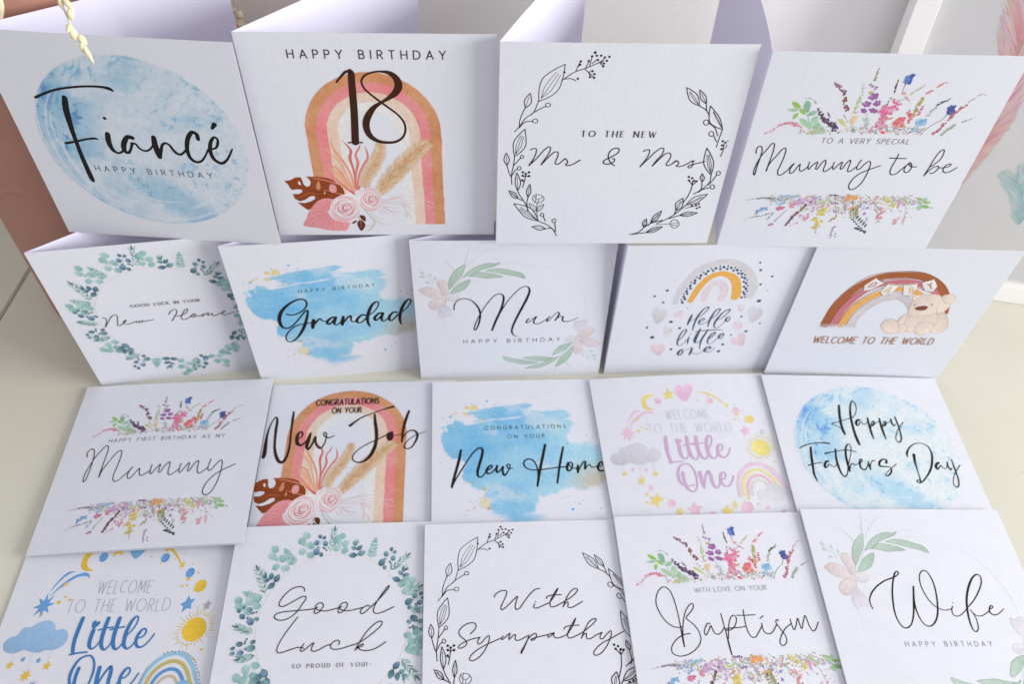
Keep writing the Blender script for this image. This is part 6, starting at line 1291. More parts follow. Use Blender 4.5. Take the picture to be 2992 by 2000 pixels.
class Sheet:
    """collects flat printed shapes of one printed part"""
    def __init__(s, seed=1): s.v = []; s.f = []; s.c = []; s.gain = 1.0; s.h = 60e-6; s.rng = random.Random(seed)
    def add(s, pts, faces, col, h=None, cols=None, ramp=0):
        b = len(s.v); n = len(pts)
        for i, p in enumerate(pts):
            s.v.append((p[0], p[1], (s.h if h is None else h) + ramp * i / max(1, n)))
            s.c.append(cols[i] if cols is not None else col)
        s.f += [tuple(b + k for k in f) for f in faces]
        if h is None: s.h += 1.0e-6
    def stroke(s, P, col):
        P = np.asarray(P, float)
        n = 6 if len(P) > 3 else 8
        Q = catmull(P, n); Q[:, 2] = np.maximum(Q[:, 2] * s.gain, .0004)
        d = np.gradient(Q[:, :2], axis=0); L = np.linalg.norm(d, axis=1)[:, None]; d = d / np.maximum(L, 1e-9)
        nn = np.stack([-d[:, 1], d[:, 0]], 1) * (Q[:, 2:3] / 2)
        a, b = Q[:, :2] + nn, Q[:, :2] - nn; m = len(Q)
        pts = np.empty((2 * m, 2)); pts[0::2] = a; pts[1::2] = b
        s.add(pts, [(2 * i, 2 * i + 1, 2 * i + 3, 2 * i + 2) for i in range(m - 1)], col, ramp=1.5e-6)
        for i in [0, m - 1] + [i for i in range(1, m - 1) if float(d[i - 1] @ d[i + 1]) < .55]:
            if Q[i, 2] > .0012: s.disc(Q[i, 0], Q[i, 1], Q[i, 2] / 2, col, h=s.h + (1.7e-6 if i else -.8e-6))
        s.h += .6e-6
    def disc(s, x, y, r, col, h=None, ry=None, rot=0, n=12, col2=None):
        cr, sr = cos(rot), sin(rot); ry = ry or r
        pts = [(x, y)] + [(x + r * cos(2 * pi * k / n) * cr - ry * sin(2 * pi * k / n) * sr, y + r * cos(2 * pi * k / n) * sr + ry * sin(2 * pi * k / n) * cr) for k in range(n)]
        cols = None
        if col2 is not None:
            cols = [tuple((a + b) / 2 for a, b in zip(col, col2))] + [tuple(a + (b - a) * (.5 + .5 * cos(2 * pi * k / n)) for a, b in zip(col, col2)) for k in range(n)]
        s.add(pts, [(0, 1 + k, 1 + (k + 1) % n) for k in range(n)], col, h, cols)
    def poly(s, P, col, smooth=True, h=None, shade=0.0):
        Q = catmull(np.asarray(P, float)[:, :2], 5, True) if smooth else np.asarray(P, float)[:, :2]
        tri = [tuple(t_) for t_ in tessellate_polygon([[Vector((p[0], p[1], 0)) for p in Q]])]
        pts = [tuple(p) for p in Q]; mid = {}      # split long triangles so the print follows a bowed sheet
        for _ in range(7):
            out = []; done = True
            for t_ in tri:
                e = max(((t_[i], t_[(i + 1) % 3], t_[(i + 2) % 3]) for i in range(3)), key=lambda q_: math.dist(pts[q_[0]], pts[q_[1]]))
                if math.dist(pts[e[0]], pts[e[1]]) > .055:
                    k = (min(e[:2]), max(e[:2]))
                    if k not in mid: mid[k] = len(pts); pts.append(tuple((a + b) / 2 for a, b in zip(pts[e[0]], pts[e[1]])))
                    out += [(e[0], mid[k], e[2]), (mid[k], e[1], e[2])]; done = False
                else: out.append(t_)
            tri = out
            if done: break
        Q = np.array(pts)
        cols = None
        if shade:
            c0 = Q.mean(0); a = s.rng.random() * 6.28; dv = (Q - c0) @ np.array([cos(a), sin(a)]); dv = dv / max(1e-6, np.abs(dv).max())
            cols = [tuple(min(.88, c * (1 + shade * k)) for c in col[:3]) + (1,) for k in dv]
        s.add(Q, [t_ for t_ in tri], col, h, cols)
    def leaf(s, x, y, L, W, ang, c1, c2=None, h=None, tip=.9):
        c2 = c2 or c1; dx, dy = cos(ang), sin(ang); pts = [(x, y)]; cols = [c1]
        prof = [(.12, .5), (.35, .95), (.6, .9), (.82, .5)]
        for t_, w_ in prof: pts.append((x + dx * L * t_ - dy * W * w_ / 2, y + dy * L * t_ + dx * W * w_ / 2)); cols.append(tuple(a + (b - a) * t_ for a, b in zip(c1, c2)))
        pts.append((x + dx * L, y + dy * L)); cols.append(c2)
        for t_, w_ in reversed(prof): pts.append((x + dx * L * t_ + dy * W * w_ / 2, y + dy * L * t_ - dx * W * w_ / 2)); cols.append(tuple(a + (b - a) * t_ for a, b in zip(c1, c2)))
        n = len(pts); s.add(pts, [tuple(range(n))], c1, h, cols)
    def dabs(s, cols, path, n, spread, elong):
        Q = catmull(path, 8) if len(path) > 2 else catmull(path, 8); R = s.rng
        for i in range(int(n * 2.3)):
            k = min(len(Q) - 1, int(R.random() * len(Q))); x, y, sz = Q[k]; sz *= 1.0
            a = math.atan2(*(Q[min(k + 1, len(Q) - 1)] - Q[max(k - 1, 0)])[[1, 0]])
            o = R.uniform(-1, 1) * spread * sz; o2 = R.uniform(-.5, .5) * sz * spread
            x += -sin(a) * o + cos(a) * o2; y += cos(a) * o + sin(a) * o2
            side = 1 if o > 0 else -1
            an = a + side * R.uniform(.1, 1.0) + (pi if R.random() < .25 else 0)
            Lg = sz * R.uniform(.5, 1.05) * (elong / 1.6) ** .4; Wd = Lg / elong * R.uniform(.8, 1.3)
            c = ink(hexc(R.choice(cols))); f = R.uniform(.72, 1.05); c = tuple(min(.82, q_ * f) for q_ in c[:3]) + (1,)
            lt = tuple(q_ + (p_ - q_) * R.uniform(.0, .28) for q_, p_ in zip(c[:3], PAPER)) + (1,)
            if R.random() < .5: c, lt = lt, c
            m = 8; pts = []; cc = []
            for j in range(m):
                th = 2 * pi * j / m; rr = R.uniform(.78, 1.18)
                px, py = Lg / 2 * cos(th) * rr, Wd / 2 * sin(th) * rr * (1 - .25 * cos(th))
                pts.append((x + px * cos(an) - py * sin(an), y + px * sin(an) + py * cos(an))); cc.append(tuple(p_ + (q_ - p_) * (.5 + .5 * cos(th)) for p_, q_ in zip(c, lt)))
            s.add(pts, [tuple(range(m))], c, s.h + R.random() * 24e-6, cc)
        s.h += 1e-6
    def plume(s, cols, path, n):
        Q = catmull(path, 10); R = s.rng
        for i in range(n * 4):
            k = min(len(Q) - 2, int(R.random() ** .9 * (len(Q) - 1))); x, y, wd = Q[k]
            a = math.atan2(*(Q[k + 1] - Q[max(k - 1, 0)])[[1, 0]])
            o = R.uniform(-1, 1)
            px, py = x - sin(a) * o * wd * .46, y + cos(a) * o * wd * .46
            an = a + o * .62 + R.uniform(-.3, .3); L = R.uniform(.014, .034)
            c = ink(hexc(R.choice(cols))); f = R.uniform(.85, 1.1); c = tuple(min(.7, q_ * f + (e_ - q_ * f) * abs(o) ** 1.5 * .75) for q_, e_ in zip(c[:3], ink((230, 208, 180)))) + (1,)
            s.leaf(px, py, L, R.uniform(.0014, .0030), an, c, c, s.h + R.random() * 40e-6)
        s.h += 42e-6
    def obj(s, name, surf, mat, parent):
        vs = [surf(v[0], v[1], v[2] * .4 + 22e-6) for v in s.v]
        return mesh_obj(name, vs, s.f, mat, parent, True, s.c)

# ---- stroke alphabet (cap height 1)
def arc(cx, cy, rx, ry, a0, a1, n=10): return [(cx + rx * cos(radians(a0 + (a1 - a0) * i / n)), cy + ry * sin(radians(a0 + (a1 - a0) * i / n))) for i in range(n + 1)]
G = {
 'A': (.80, [[(0, 0), (.4, 1), (.8, 0)], [(.14, .34), (.66, .34)]]),
 'B': (.62, [[(0, 0), (0, 1)], [(0, 1), (.3, 1)] + arc(.3, .76, .25, .24, 90, -90) + [(0, .52)], [(.3, .52)] + arc(.34, .26, .28, .26, 90, -90) + [(0, 0)]]),
 'C': (.80, [arc(.5, .5, .5, .5, 48, 312, 16)]),
 'D': (.78, [[(0, 0), (0, 1), (.28, 1)] + arc(.28, .5, .5, .5, 90, -90, 14) + [(0, 0)]]),
 'E': (.55, [[(.55, 1), (0, 1), (0, 0), (.55, 0)], [(0, .52), (.48, .52)]]),
 'F': (.52, [[(.52, 1), (0, 1), (0, 0)], [(0, .52), (.46, .52)]]),
 'G': (.88, [arc(.5, .5, .5, .5, 48, 345, 16) + [(.98, .46), (.58, .46)]]),
 'H': (.72, [[(0, 0), (0, 1)], [(.72, 0), (.72, 1)], [(0, .5), (.72, .5)]]),
 'I': (.02, [[(.01, 0), (.01, 1)]]),
 'K': (.64, [[(0, 0), (0, 1)], [(.6, 1), (0, .42)], [(.2, .6), (.64, 0)]]),
 'L': (.50, [[(0, 1), (0, 0), (.5, 0)]]),
 'M': (.90, [[(0, 0), (.06, 1), (.45, .2), (.84, 1), (.9, 0)]]),
 'N': (.74, [[(0, 0), (0, 1), (.74, 0), (.74, 1)]]),
 'O': (1.0, [arc(.5, .5, .5, .5, 90, 450, 22)]),
 'P': (.58, [[(0, 0), (0, 1), (.3, 1)] + arc(.3, .73, .28, .27, 90, -90) + [(0, .46)]]),
 'R': (.62, [[(0, 0), (0, 1), (.3, 1)] + arc(.3, .74, .27, .26, 90, -90) + [(0, .48)], [(.28, .48), (.62, 0)]]),
 'S': (.58, [arc(.29, .75, .26, .25, 40, 250, 10) + arc(.29, .25, .28, .25, 80, -140, 10)]),
 'T': (.66, [[(0, 1), (.66, 1)], [(.33, 1), (.33, 0)]]),
 'U': (.70, [[(0, 1), (0, .34)] + arc(.35, .34, .35, .34, 180, 360, 10) + [(.7, 1)]]),
 'V': (.76, [[(0, 1), (.38, 0), (.76, 1)]]),
 'W': (1.1, [[(0, 1), (.28, 0), (.55, .85), (.82, 0), (1.1, 1)]]),
 'Y': (.72, [[(0, 1), (.36, .46), (.72, 1)], [(.36, .46), (.36, 0)]]),
 '!': (.04, [[(.02, 1), (.02, .3)], [(.02, .06), (.02, 0)]]),
}
def draw_text(sh, col, x0, y0, x1, y1, H, W, style, text):
    wf = {'tall': .60, 'hand': .80}.get(style, .92)
    ws = [(G[ch][0] * wf * H * (1.12 if style == 'tall' and ch in 'OD' else 1) if ch != '_' else (.42 if style != 'tall' else .34) * H) for ch in text]
    Lt = math.hypot(x1 - x0, y1 - y0); n = len(text)
    tr = (Lt - sum(ws)) / (n - 1)
    mt = .20 * H
    if tr < mt:
        f = (Lt - mt * (n - 1)) / sum(ws); ws = [a * f for a in ws]; tr = mt
    ex, ey = (x1 - x0) / Lt, (y1 - y0) / Lt; R = sh.rng; x = 0
    for ch, wd in zip(text, ws):
        if ch != '_':
            gw = max(G[ch][0], .01); jit = (R.uniform(-.04, .04) * H if style in ('hand', 'tall') else 0)
            for st in G[ch][1]:
                pts = [(x + px / gw * wd if G[ch][0] > .1 else x + px * H, py * H + jit) for px, py in st]
                pts = [(x0 + a * ex - b * ey, y0 + a * ey + b * ex) for a, b in pts]
                for i in range(len(pts) - 1):
                    (ax, ay), (bx, by) = pts[i], pts[i + 1]; dx, dy = bx - ax, by - ay; L = math.hypot(dx, dy) or 1e-9
                    ww = W
                    if style == 'serif':
                        ww = W * (.42 + 1.0 * abs(dy) / L) * (.45 if dx * dy > 0 and min(abs(dx), abs(dy)) > .25 * L and len(pts) < 8 else 1)
                    nx, ny = -dy / L * ww / 2, dx / L * ww / 2
                    sh.add([(ax + nx, ay + ny), (bx + nx, by + ny), (bx - nx, by - ny), (ax - nx, ay - ny)], [(0, 1, 2, 3)], col, sh.h + i * 3e-7)
                    if ww > .001: sh.disc(ax, ay, ww / 2, col, sh.h + i * 3e-7 + 1.5e-7, n=8); sh.disc(bx, by, ww / 2, col, sh.h + i * 3e-7 + 1.5e-7, n=8)
            sh.h += 1e-6
        x += wd + tr

def draw(design, sheets, remap=None, xf=None, seed=3):
    """parse one traced design into printed sheets, one per part"""
    for ln in design:
        k, cs, part, *rest = ln.split(' ')
        if part not in sheets:
            top = max([q_.h for q_ in sheets.values()] + [60e-6])
            sheets[part] = Sheet(seed + len(sheets)); sheets[part].h = top + (1.5e-6 if sheets else 0); sheets[part].gain = 1.12 if part == 'lettering' else 1.0
        sh = sheets[part]
        def P(s_):
            a = [float(q_) / 10000 for q_ in s_.split(',')]
            if xf: a[0], a[1] = xf(a[0], a[1])
            return a
        if k in 'SPCD':
            rgb = hexc(cs)
            if remap:
                rgb = remap.get(rgb, rgb)
                if rgb is None: continue
            c = ink(rgb)
        if k == 'S': sh.stroke([P(r_) for r_ in rest], c)
        elif k in 'PC': sh.poly([P(r_) for r_ in rest], c, k == 'P', shade=0.10 if part not in ('lettering',) else 0)
        elif k == 'D':
            for r_ in rest: p = P(r_); sh.disc(p[0], p[1], p[2], c, n=12 if p[2] > .004 else 8)
        elif k == 'T':
            a = [int(q_) / 10000 for q_ in rest[0].split(',')]; rgb = hexc(cs)
            if remap: rgb = remap.get(rgb, rgb)
            draw_text(sh, ink(rgb), *a, rest[1], rest[2])
        elif k == 'B':
            n, sp, el = rest[0].split(','); sh.dabs(cs.split('/'), [P(r_) for r_ in rest[1:]], int(n), float(sp), float(el))
        elif k == 'F': sh.plume(cs.split('/'), [P(r_) for r_ in rest[1:]], int(rest[0]))
    return sheets

# ---- painted washes: fine vertex-coloured grids
def vnoise(x, y, seed=0):
    xi, yi = np.floor(x).astype(int), np.floor(y).astype(int); fx, fy = x - xi, y - yi
    fx, fy = fx * fx * (3 - 2 * fx), fy * fy * (3 - 2 * fy)
    def h(a, b):
        n = (a * 374761393 + b * 668265263 + seed * 1442695041) & 0x7fffffff
        n = ((n ^ (n >> 13)) * 1274126177) & 0x7fffffff
        return ((n ^ (n >> 16)) & 0xffff) / 65535.0
    return (h(xi, yi) * (1 - fx) + h(xi + 1, yi) * fx) * (1 - fy) + (h(xi, yi + 1) * (1 - fx) + h(xi + 1, yi + 1) * fx) * fy
def fbm(x, y, o=5, seed=0):
    s = 0; a = .5; t = 0
    for i in range(o): s = s + a * vnoise(x * 2 ** i, y * 2 ** i, seed + i * 17); t += a; a *= .55
    return s / t
def sstep(a, b, x): t_ = np.clip((x - a) / (b - a), 0, 1); return t_ * t_ * (3 - 2 * t_)
def mixc(A, B, t_): return A + (B - A) * t_[..., None]
INK = lambda r, g, b: np.array(ink((r, g, b))[:3])
def wash(name, u0, u1, v0, v1, n, paint, surf, parent, mat=None):
    uu, vv = np.meshgrid(np.linspace(u0, u1, n), np.linspace(v0, v1, int(n * (v1 - v0) / (u1 - u0)) or 2)); ny, nx = uu.shape
    rgb, alpha = paint(uu, vv); rgb = mixc(np.broadcast_to(np.array(PAPER), rgb.shape), rgb, np.clip(alpha, 0, 1))
    keep = alpha > .012
    idx = -np.ones(uu.size, int); fk = keep[:-1, :-1] | keep[1:, :-1] | keep[:-1, 1:] | keep[1:, 1:]
    faces = []; ii = np.arange(uu.size).reshape(ny, nx)
    a, b, c, d = ii[:-1, :-1][fk], ii[:-1, 1:][fk], ii[1:, 1:][fk], ii[1:, :-1][fk]
    used = np.unique(np.concatenate([a, b, c, d])); idx[used] = np.arange(len(used))
    faces = [tuple(int(q_) for q_ in f) for f in np.stack([idx[a], idx[b], idx[c], idx[d]], 1)]
    us, vs = uu.ravel()[used], vv.ravel()[used]
    verts = [surf(x_, y_, 30e-6) for x_, y_ in zip(us, vs)]
    cols = np.concatenate([rgb.reshape(-1, 3)[used], np.ones((len(used), 1))], 1)
    return mesh_obj(name, verts, faces, mat or M_WASH, parent, True, cols)
def paint_moon(base, mid, deep):
    def f(u, v):
        x, y = u - .515, v - .508; wob = .006 * (fbm(u * 14, v * 14, 3, 5) - .5)
        r = np.hypot(x / .435, y / .42) + wob * 2; th = np.arctan2(y, x)
        q1 = fbm(u * 4 + 2.2 * fbm(u * 3, v * 3, 4, 2), v * 4 + 2.0 * fbm(u * 3 + 5, v * 3, 4, 9), 6, 1)
        dg = (u * .75 - v * .66); dp = (u * .66 + v * .75)
        st = fbm(dp * 4, dg * 16 + 2 * q1, 5, 21)
        left = sstep(.46, .20, u + .16 * (q1 - .5) + .10 * (v - .5)); band = sstep(.13, .03, np.abs(dp - .52 + .3 * (q1 - .5))) * sstep(.55, .2, v)
        d = .12 + .60 * left + .62 * band + 1.25 * (q1 - .5) + .40 * (st - .5)
        vein = sstep(.05, .0, np.abs(st - .52)) * sstep(.45, .6, q1); d += .5 * vein
        gran = fbm(u * 60, v * 60, 3, 31); sp = sstep(.60, .75, gran) * sstep(.5, .62, fbm(u * 7, v * 7, 3, 8)); d += .55 * sp
        light = sstep(.58, .74, fbm(u * 5 + 7, v * 5 + 3, 5, 44)); d -= .30 * light
        rgb = mixc(np.broadcast_to(INK(*base), u.shape + (3,)), np.broadcast_to(INK(*mid), u.shape + (3,)), np.clip(d * 1.25, 0, 1))
        rgb = mixc(rgb, np.broadcast_to(INK(*deep), u.shape + (3,)), sstep(.72, 1.25, d))
        al = .95 * sstep(1.0, .985, r) * (.50 + .50 * np.clip(d * 1.7 + .25, 0, 1))
        # dry-brush rings around the rim, left, bottom and upper right
        rim = np.clip(sstep(2.2, 2.9, np.abs(th)) + sstep(-.6, -1.2, th) * sstep(-3.2, -2.0, th) + .7 * sstep(.3, .7, th) * sstep(1.9, 1.1, th), 0, 1)
        wr = .05 * (fbm(th * 1.6 + 9, r * 2, 4, 3) - .5)
        for k_, (c_, w_) in enumerate(((.985, .010), (.95, .016), (.915, .010), (.87, .018), (.83, .011), (.79, .014), (.73, .009))):
            ox, oy = .022 * sin(k_ * 2.4), .018 * cos(k_ * 3.1)
            rr = np.hypot((x - ox) / .435, (y - oy) / .42) + wr * (1 if k_ % 2 else -.8)
            gap = sstep(.34, .55, vnoise(th * 1.5 + c_ * 50, th * 0 + c_ * 33, 6)); fade = .35 + .65 * vnoise(th * 3 + k_ * 9, th * 0 + k_, 8)
            al = al * (1 - .95 * rim * gap * fade * sstep(w_, w_ * .3, np.abs(rr - c_)))
        return rgb, al
    return f
def poly_sdf(u, v, P):
    d = np.full(u.shape, 1e9); ins = np.zeros(u.shape, bool); m = len(P)
    for i in range(m):
        (ax, ay), (bx, by) = P[i], P[(i + 1) % m]; ex, ey = bx - ax, by - ay; L = ex * ex + ey * ey + 1e-12
        t_ = np.clip(((u - ax) * ex + (v - ay) * ey) / L, 0, 1); d = np.minimum(d, np.hypot(u - ax - t_ * ex, v - ay - t_ * ey))
        cnd = (ay > v) != (by > v); xin = ax + (v - ay) * ex / (ey if abs(ey) > 1e-12 else 1e-12); ins ^= cnd & (u < xin)
    return np.where(ins, -d, d)
def paint_blob(u, v):
    P = [tuple(float(q_) / 10000 for q_ in s_.split(',')) for s_ in DATA['blob'][0].split(' ')[3:]]
    sd = poly_sdf(u, v, P)
    st = fbm((u + .25 * v) * 5, (v - .12 * u) * 42, 4, 12); fine = fbm(u * 26, v * 26, 4, 15)
    e = sd + .030 * (st - .5) + .022 * (fine - .5)
    soft = .006 + .030 * sstep(.55, .95, u) + .035 * sstep(.22, .12, v)
    al = sstep(soft, -soft * .8, e)
    q1 = fbm(u * 4.5 + 2 * fbm(u * 3, v * 3, 3, 4), v * 4.5, 5, 33)
    d = np.clip(.5 + 1.5 * (q1 - .5) + .25 * sstep(.55, .15, u) - .18 * sstep(.45, .7, u) + .3 * (st - .5), 0, 1)
    rgb = mixc(np.broadcast_to(INK(168, 212, 238), u.shape + (3,)), np.broadcast_to(INK(98, 178, 224), u.shape + (3,)), d)
    hole = sstep(.60, .74, st) * sstep(.62, .76, v) * .8; al = al * (1 - hole)
    gold = sstep(.20, .03, np.hypot((u - .86) * .9, (v - .335) * 1.25)); rgb = mixc(rgb, np.broadcast_to(INK(196, 184, 160), u.shape + (3,)), gold * .85)
    g2 = sstep(.035, .015, np.hypot(u - .262, (v - .235) * .8) + .02 * (fine - .5)); rgb = mixc(rgb, np.broadcast_to(INK(222, 210, 170), u.shape + (3,)), g2)
    al = np.maximum(al, g2 * .9)
    pale = sstep(.56, .7, fbm(u * 7 + 11, v * 7, 4, 51)) * .35
    return rgb, al * (.95 - pale)
def paint_arch(u, v):
    bands = [((.2825, .2375), (214, 158, 118), (198, 132, 88)), ((.2375, .193), (238, 156, 156), (230, 126, 130)), ((.193, .148), (240, 212, 196), (234, 194, 172)), ((.148, .102), (240, 232, 230), (236, 226, 222))]
    x = np.abs(u - .489 + .004 * (fbm(v * 5, v * 0, 2, 7) - .5)); y = v - .557
    r = np.where(y > 0, np.hypot(x, y), x) + .0022 * (fbm(u * 60, v * 60, 3, 2) - .5)
    n1 = fbm(u * 9, v * 9, 5, 71); n2 = fbm(u * 40, v * 40, 4, 72)
    d = np.clip(.5 + 1.3 * (n1 - .5) + .7 * (n2 - .5), 0, 1); rgb = np.zeros(u.shape + (3,)); al = np.zeros(u.shape)
    for (ro, ri), ca, cb in bands:
        m = (r <= ro) & (r > ri); rgb[m] = mixc(np.broadcast_to(INK(*ca), u.shape + (3,)), np.broadcast_to(INK(*cb), u.shape + (3,)), d)[m]; al[m] = 1
    al = al * (v > .063)
    al = np.where((u < .489) & (v < .20), 0, al)
    rgb[al == 0] = np.array(PAPER)
    return rgb, al

# ---- eucalyptus wreath
def eucalyptus(sheets):
    sh = sheets.setdefault('leaf_wreath', Sheet(5)); R = sh.rng
    th = np.linspace(0, 2 * pi, 48); sh.stroke([(.490 + .3335 * cos(a), .507 + .3355 * sin(a), .0016) for a in th], ink((216, 200, 178)))
    L = [((132, 178, 174), (160, 200, 194)), ((142, 186, 180), (184, 212, 206)), ((116, 166, 164), (164, 200, 194))]
    Dk = [((52, 90, 102), (118, 156, 172)), ((64, 100, 112), (108, 148, 158)), ((78, 116, 122), (142, 180, 184)), ((66, 100, 120), (136, 170, 198))]
    for w_ in EUC.split(' '):
        t_, *n = w_.split(','); bx, by, tx, ty = (int(k) / 10000 for k in n); dx, dy = tx - bx, ty - by; ln = math.hypot(dx, dy); an = math.atan2(dy, dx)
        at = lambda f, o=0: (bx + dx * f - sin(an) * o, by + dy * f + cos(an) * o)
        sh.stroke([(bx, by, .0012), at(.5, ln * .04) + (.0012,), at(.95) + (.0008,)], ink((170, 196, 190) if t_ != 'k' else (110, 140, 146)))
        C = lambda S_: [ink(c) for c in R.choice(S_)]
        if t_ == 'r':
            for f, o, r_ in ((.95, -.008, .0195), (.78, .016, .0205), (.52, -.020, .020), (.36, .022, .018), (.16, -.014, .0185), (.62, .006, .012)):
                x, y = at(f, o); c = C(L); sh.disc(x, y, r_, c[0], ry=r_ * .82, rot=R.random() * 3, n=16, col2=c[1])
        elif t_ == 'k':
            for f, o, r_ in ((.98, .010, .0125), (.92, -.012, .0115), (.66, .020, .0165), (.62, -.020, .0165), (.20, .016, .021), (.06, -.008, .013)):
                x, y = at(f, o); c = C(Dk); r_ *= .9; sh.disc(x, y, r_, c[0], ry=r_ * .8, rot=an + R.uniform(-.5, .5), n=16, col2=c[1])
            for f, o in ((.42, .012), (.36, -.022), (.28, -.030), (.40, -.014)):
                x, y = at(f, o); sh.disc(x, y, .0046, ink((78, 104, 116)), n=10)
        elif t_ == 'f':
            for i in range(5):
                f = .18 + .17 * i; l_ = .030 * (1 - .09 * i)
                for sd in (-1, 1): c = C(L); x, y = at(f); sh.leaf(x, y, l_, l_ * .62, an + sd * 1.0, c[0], c[1])
            c = C(L); x, y = at(.9); sh.leaf(x, y, .028, .016, an, c[0], c[1])
        elif t_ == 'o':
            for i in range(6):
                f = .12 + .15 * i
                for sd in (-1, 1):
                    x, y = at(f); dk = R.random() < .35; c = ink((86, 120, 116)) if dk else ink((168, 200, 192)); sh.leaf(x, y, .034 * R.uniform(.8, 1.1), .0085, an + sd * R.uniform(.45, .75), c, ink((150, 188, 182)))
            x, y = at(.92); sh.leaf(x, y, .032, .010, an, ink((84, 112, 106)), ink((96, 130, 122)))
        elif t_ == 'd':
            for f, o, a_, l_ in ((.05, .0, 1.5, .042), (.05, .0, -1.3, .044), (.40, .0, -.9, .036), (.50, .0, 1.1, .032), (.75, 0, .5, .032), (.9, 0, -.7, .020)):
                x, y = at(f, o); c = C(Dk); sh.leaf(x, y, l_, l_ * .68, an + a_, c[0], c[1])
            for k in range(5): x, y = at(.95 + k * .05, R.uniform(-.012, .012)); sh.leaf(x, y, .014, .004, an + R.uniform(-1, 1), ink((150, 190, 160)))

# ------------------------------------------------------------------ cards
TT = .0167
def grid_panel(name, f, nrm, th, mat, parent, n=36):
    """a sheet of card with real thickness: f(u,v) outer face, nrm outward"""
    vs, fs = [], []
    for k in (0, 1):
        for j in range(n + 1):
            for i in range(n + 1):
                p = f(i / n, j / n); q_ = nrm(i / n, j / n); vs.append(p - q_ * (th * k))
    s_ = (n + 1) ** 2; I = lambda i, j, k: k * s_ + j * (n + 1) + i
    for j in range(n):
        for i in range(n):
            fs.append((I(i, j, 0), I(i + 1, j, 0), I(i + 1, j + 1, 0), I(i, j + 1, 0))); fs.append((I(i, j, 1), I(i, j + 1, 1), I(i + 1, j + 1, 1), I(i + 1, j, 1)))
    nf = len(fs)
    def rim(loop):          # own vertices, so the cut edge stays crisp
        b0 = len(vs)
        for i, j in loop: vs.append(vs[I(i, j, 0)]); vs.append(vs[I(i, j, 1)])
        for k in range(len(loop) - 1): fs.append((b0 + 2 * k, b0 + 2 * k + 1, b0 + 2 * k + 3, b0 + 2 * k + 2))
    R_ = range(n + 1)
    rim([(i, 0) for i in R_]); rim([(n, j) for j in R_]); rim([(n - i, n) for i in R_]); rim([(0, n - j) for j in R_])
    o = mesh_obj(name, vs, fs, mat, parent)
    o.data.polygons.foreach_set("use_smooth", [i < nf for i in range(len(o.data.polygons))])
    return o
TH = .00035
def standing_card(pose, open_deg, label, group, bow=.0, curl=.0):
    x, y, t_, lean = pose[:4]; rl, z0 = (pose[4], pose[5]) if len(pose) > 4 else (0, 0)
    root = empty("greeting_card", (x * U, y * U, z0 * U), t_)
    tag(root, label, "greeting card", group)
    ez = Vector((0, sin(lean), cos(lean))); ex0 = Vector((1, 0, 0))
    e1 = ex0 * cos(rl) + ez * sin(rl); e2 = ez * cos(rl) - ex0 * sin(rl); n = e1.cross(e2).normalized()    # n points to the viewer (-y)
    def nrm(u, v): return n
    def f(u, v): return (e1 * u + e2 * v) * U + n * (bow * U * 4 * u * (1 - u) * (.35 + .65 * v))
    fp = grid_panel("front_panel", f, nrm, TH, M_PAPER, root)
    a = radians(open_deg); d = e1 * cos(a) - n * sin(a); bn = -(d.cross(e2)).normalized()     # outward of the back panel
    hinge = -n * TH + bn * TH
    def fb(u, v): return hinge + (d * u + e2 * v) * U - bn * (curl * U * u * u)
    grid_panel("back_panel", fb, lambda u, v: bn, TH, M_INNER, root)
    return root, fp, lambda u, v, h=0: f(u, v) + n * h
def flat_card(pose, zc, label, group, mouth=.6, bow=0.0):
    x, y, t_ = pose; a, b, c, d = zc; T = TT * U
    root = empty("greeting_card", (x * U, y * U, 0), t_)
    tag(root, label, "greeting card", group); Z = Vector((0, 0, 1))
    def base(u, v): return T * (v * ((1 - u) * a + u * b) + (1 - v) * ((1 - u) * c + u * d))
    def f(u, v):
        gap = T * (.5 + .5 * sin(pi / 2 * min(1, u / (mouth + .3)))) + bow * U * 4 * u * (1 - u) * v
        return Vector((u * U, v * U, base(u, v) + gap + .0001))
    nz = lambda u, v: Z
    fp = grid_panel("front_panel", f, nz, TH, M_PAPER, root)
    def fb(u, v): return Vector((u * U, v * U, base(u, v) + .0001 + TH))
    bp = grid_panel("back_panel", fb, nz, TH, M_PAPER, root)
    # folded spine on the left edge
    vs, fs = [], []; m = 8; k = 20
    for j in range(k + 1):
        v = j / k; z1 = f(0, v).z; z0 = base(0, v) + .0001; r_ = (z1 - z0) / 2
        for i in range(m + 1):
            an = pi / 2 + pi * i / m; vs.append((r_ * .55 * cos(an) - .00003, v * U, (z1 + z0) / 2 + r_ * sin(an)))
    for j in range(k):
        for i in range(m): q_ = j * (m + 1) + i; fs.append((q_, q_ + 1, q_ + m + 2, q_ + m + 1))
    mesh_obj("fold", vs, fs, M_PAPER, root, True)
    return root, fp, lambda u, v, h=0: f(u, v) + Z * h
NAMES = {'lettering': 'lettering'}
def finish(sheets, surf, fp, wash_parts=('x',)):
    for part, sh in sheets.items():
        part = part.split('#')[0]; sh.obj(part, surf, M_INK if part in ('lettering', 'line_leaves', 'dot_pattern') else M_WASH, fp)
UP, LOW, FLATB, FLATF = "cards standing in the upper row", "cards standing in the lower row", "cards lying flat in the rear row", "cards lying flat in the front row"

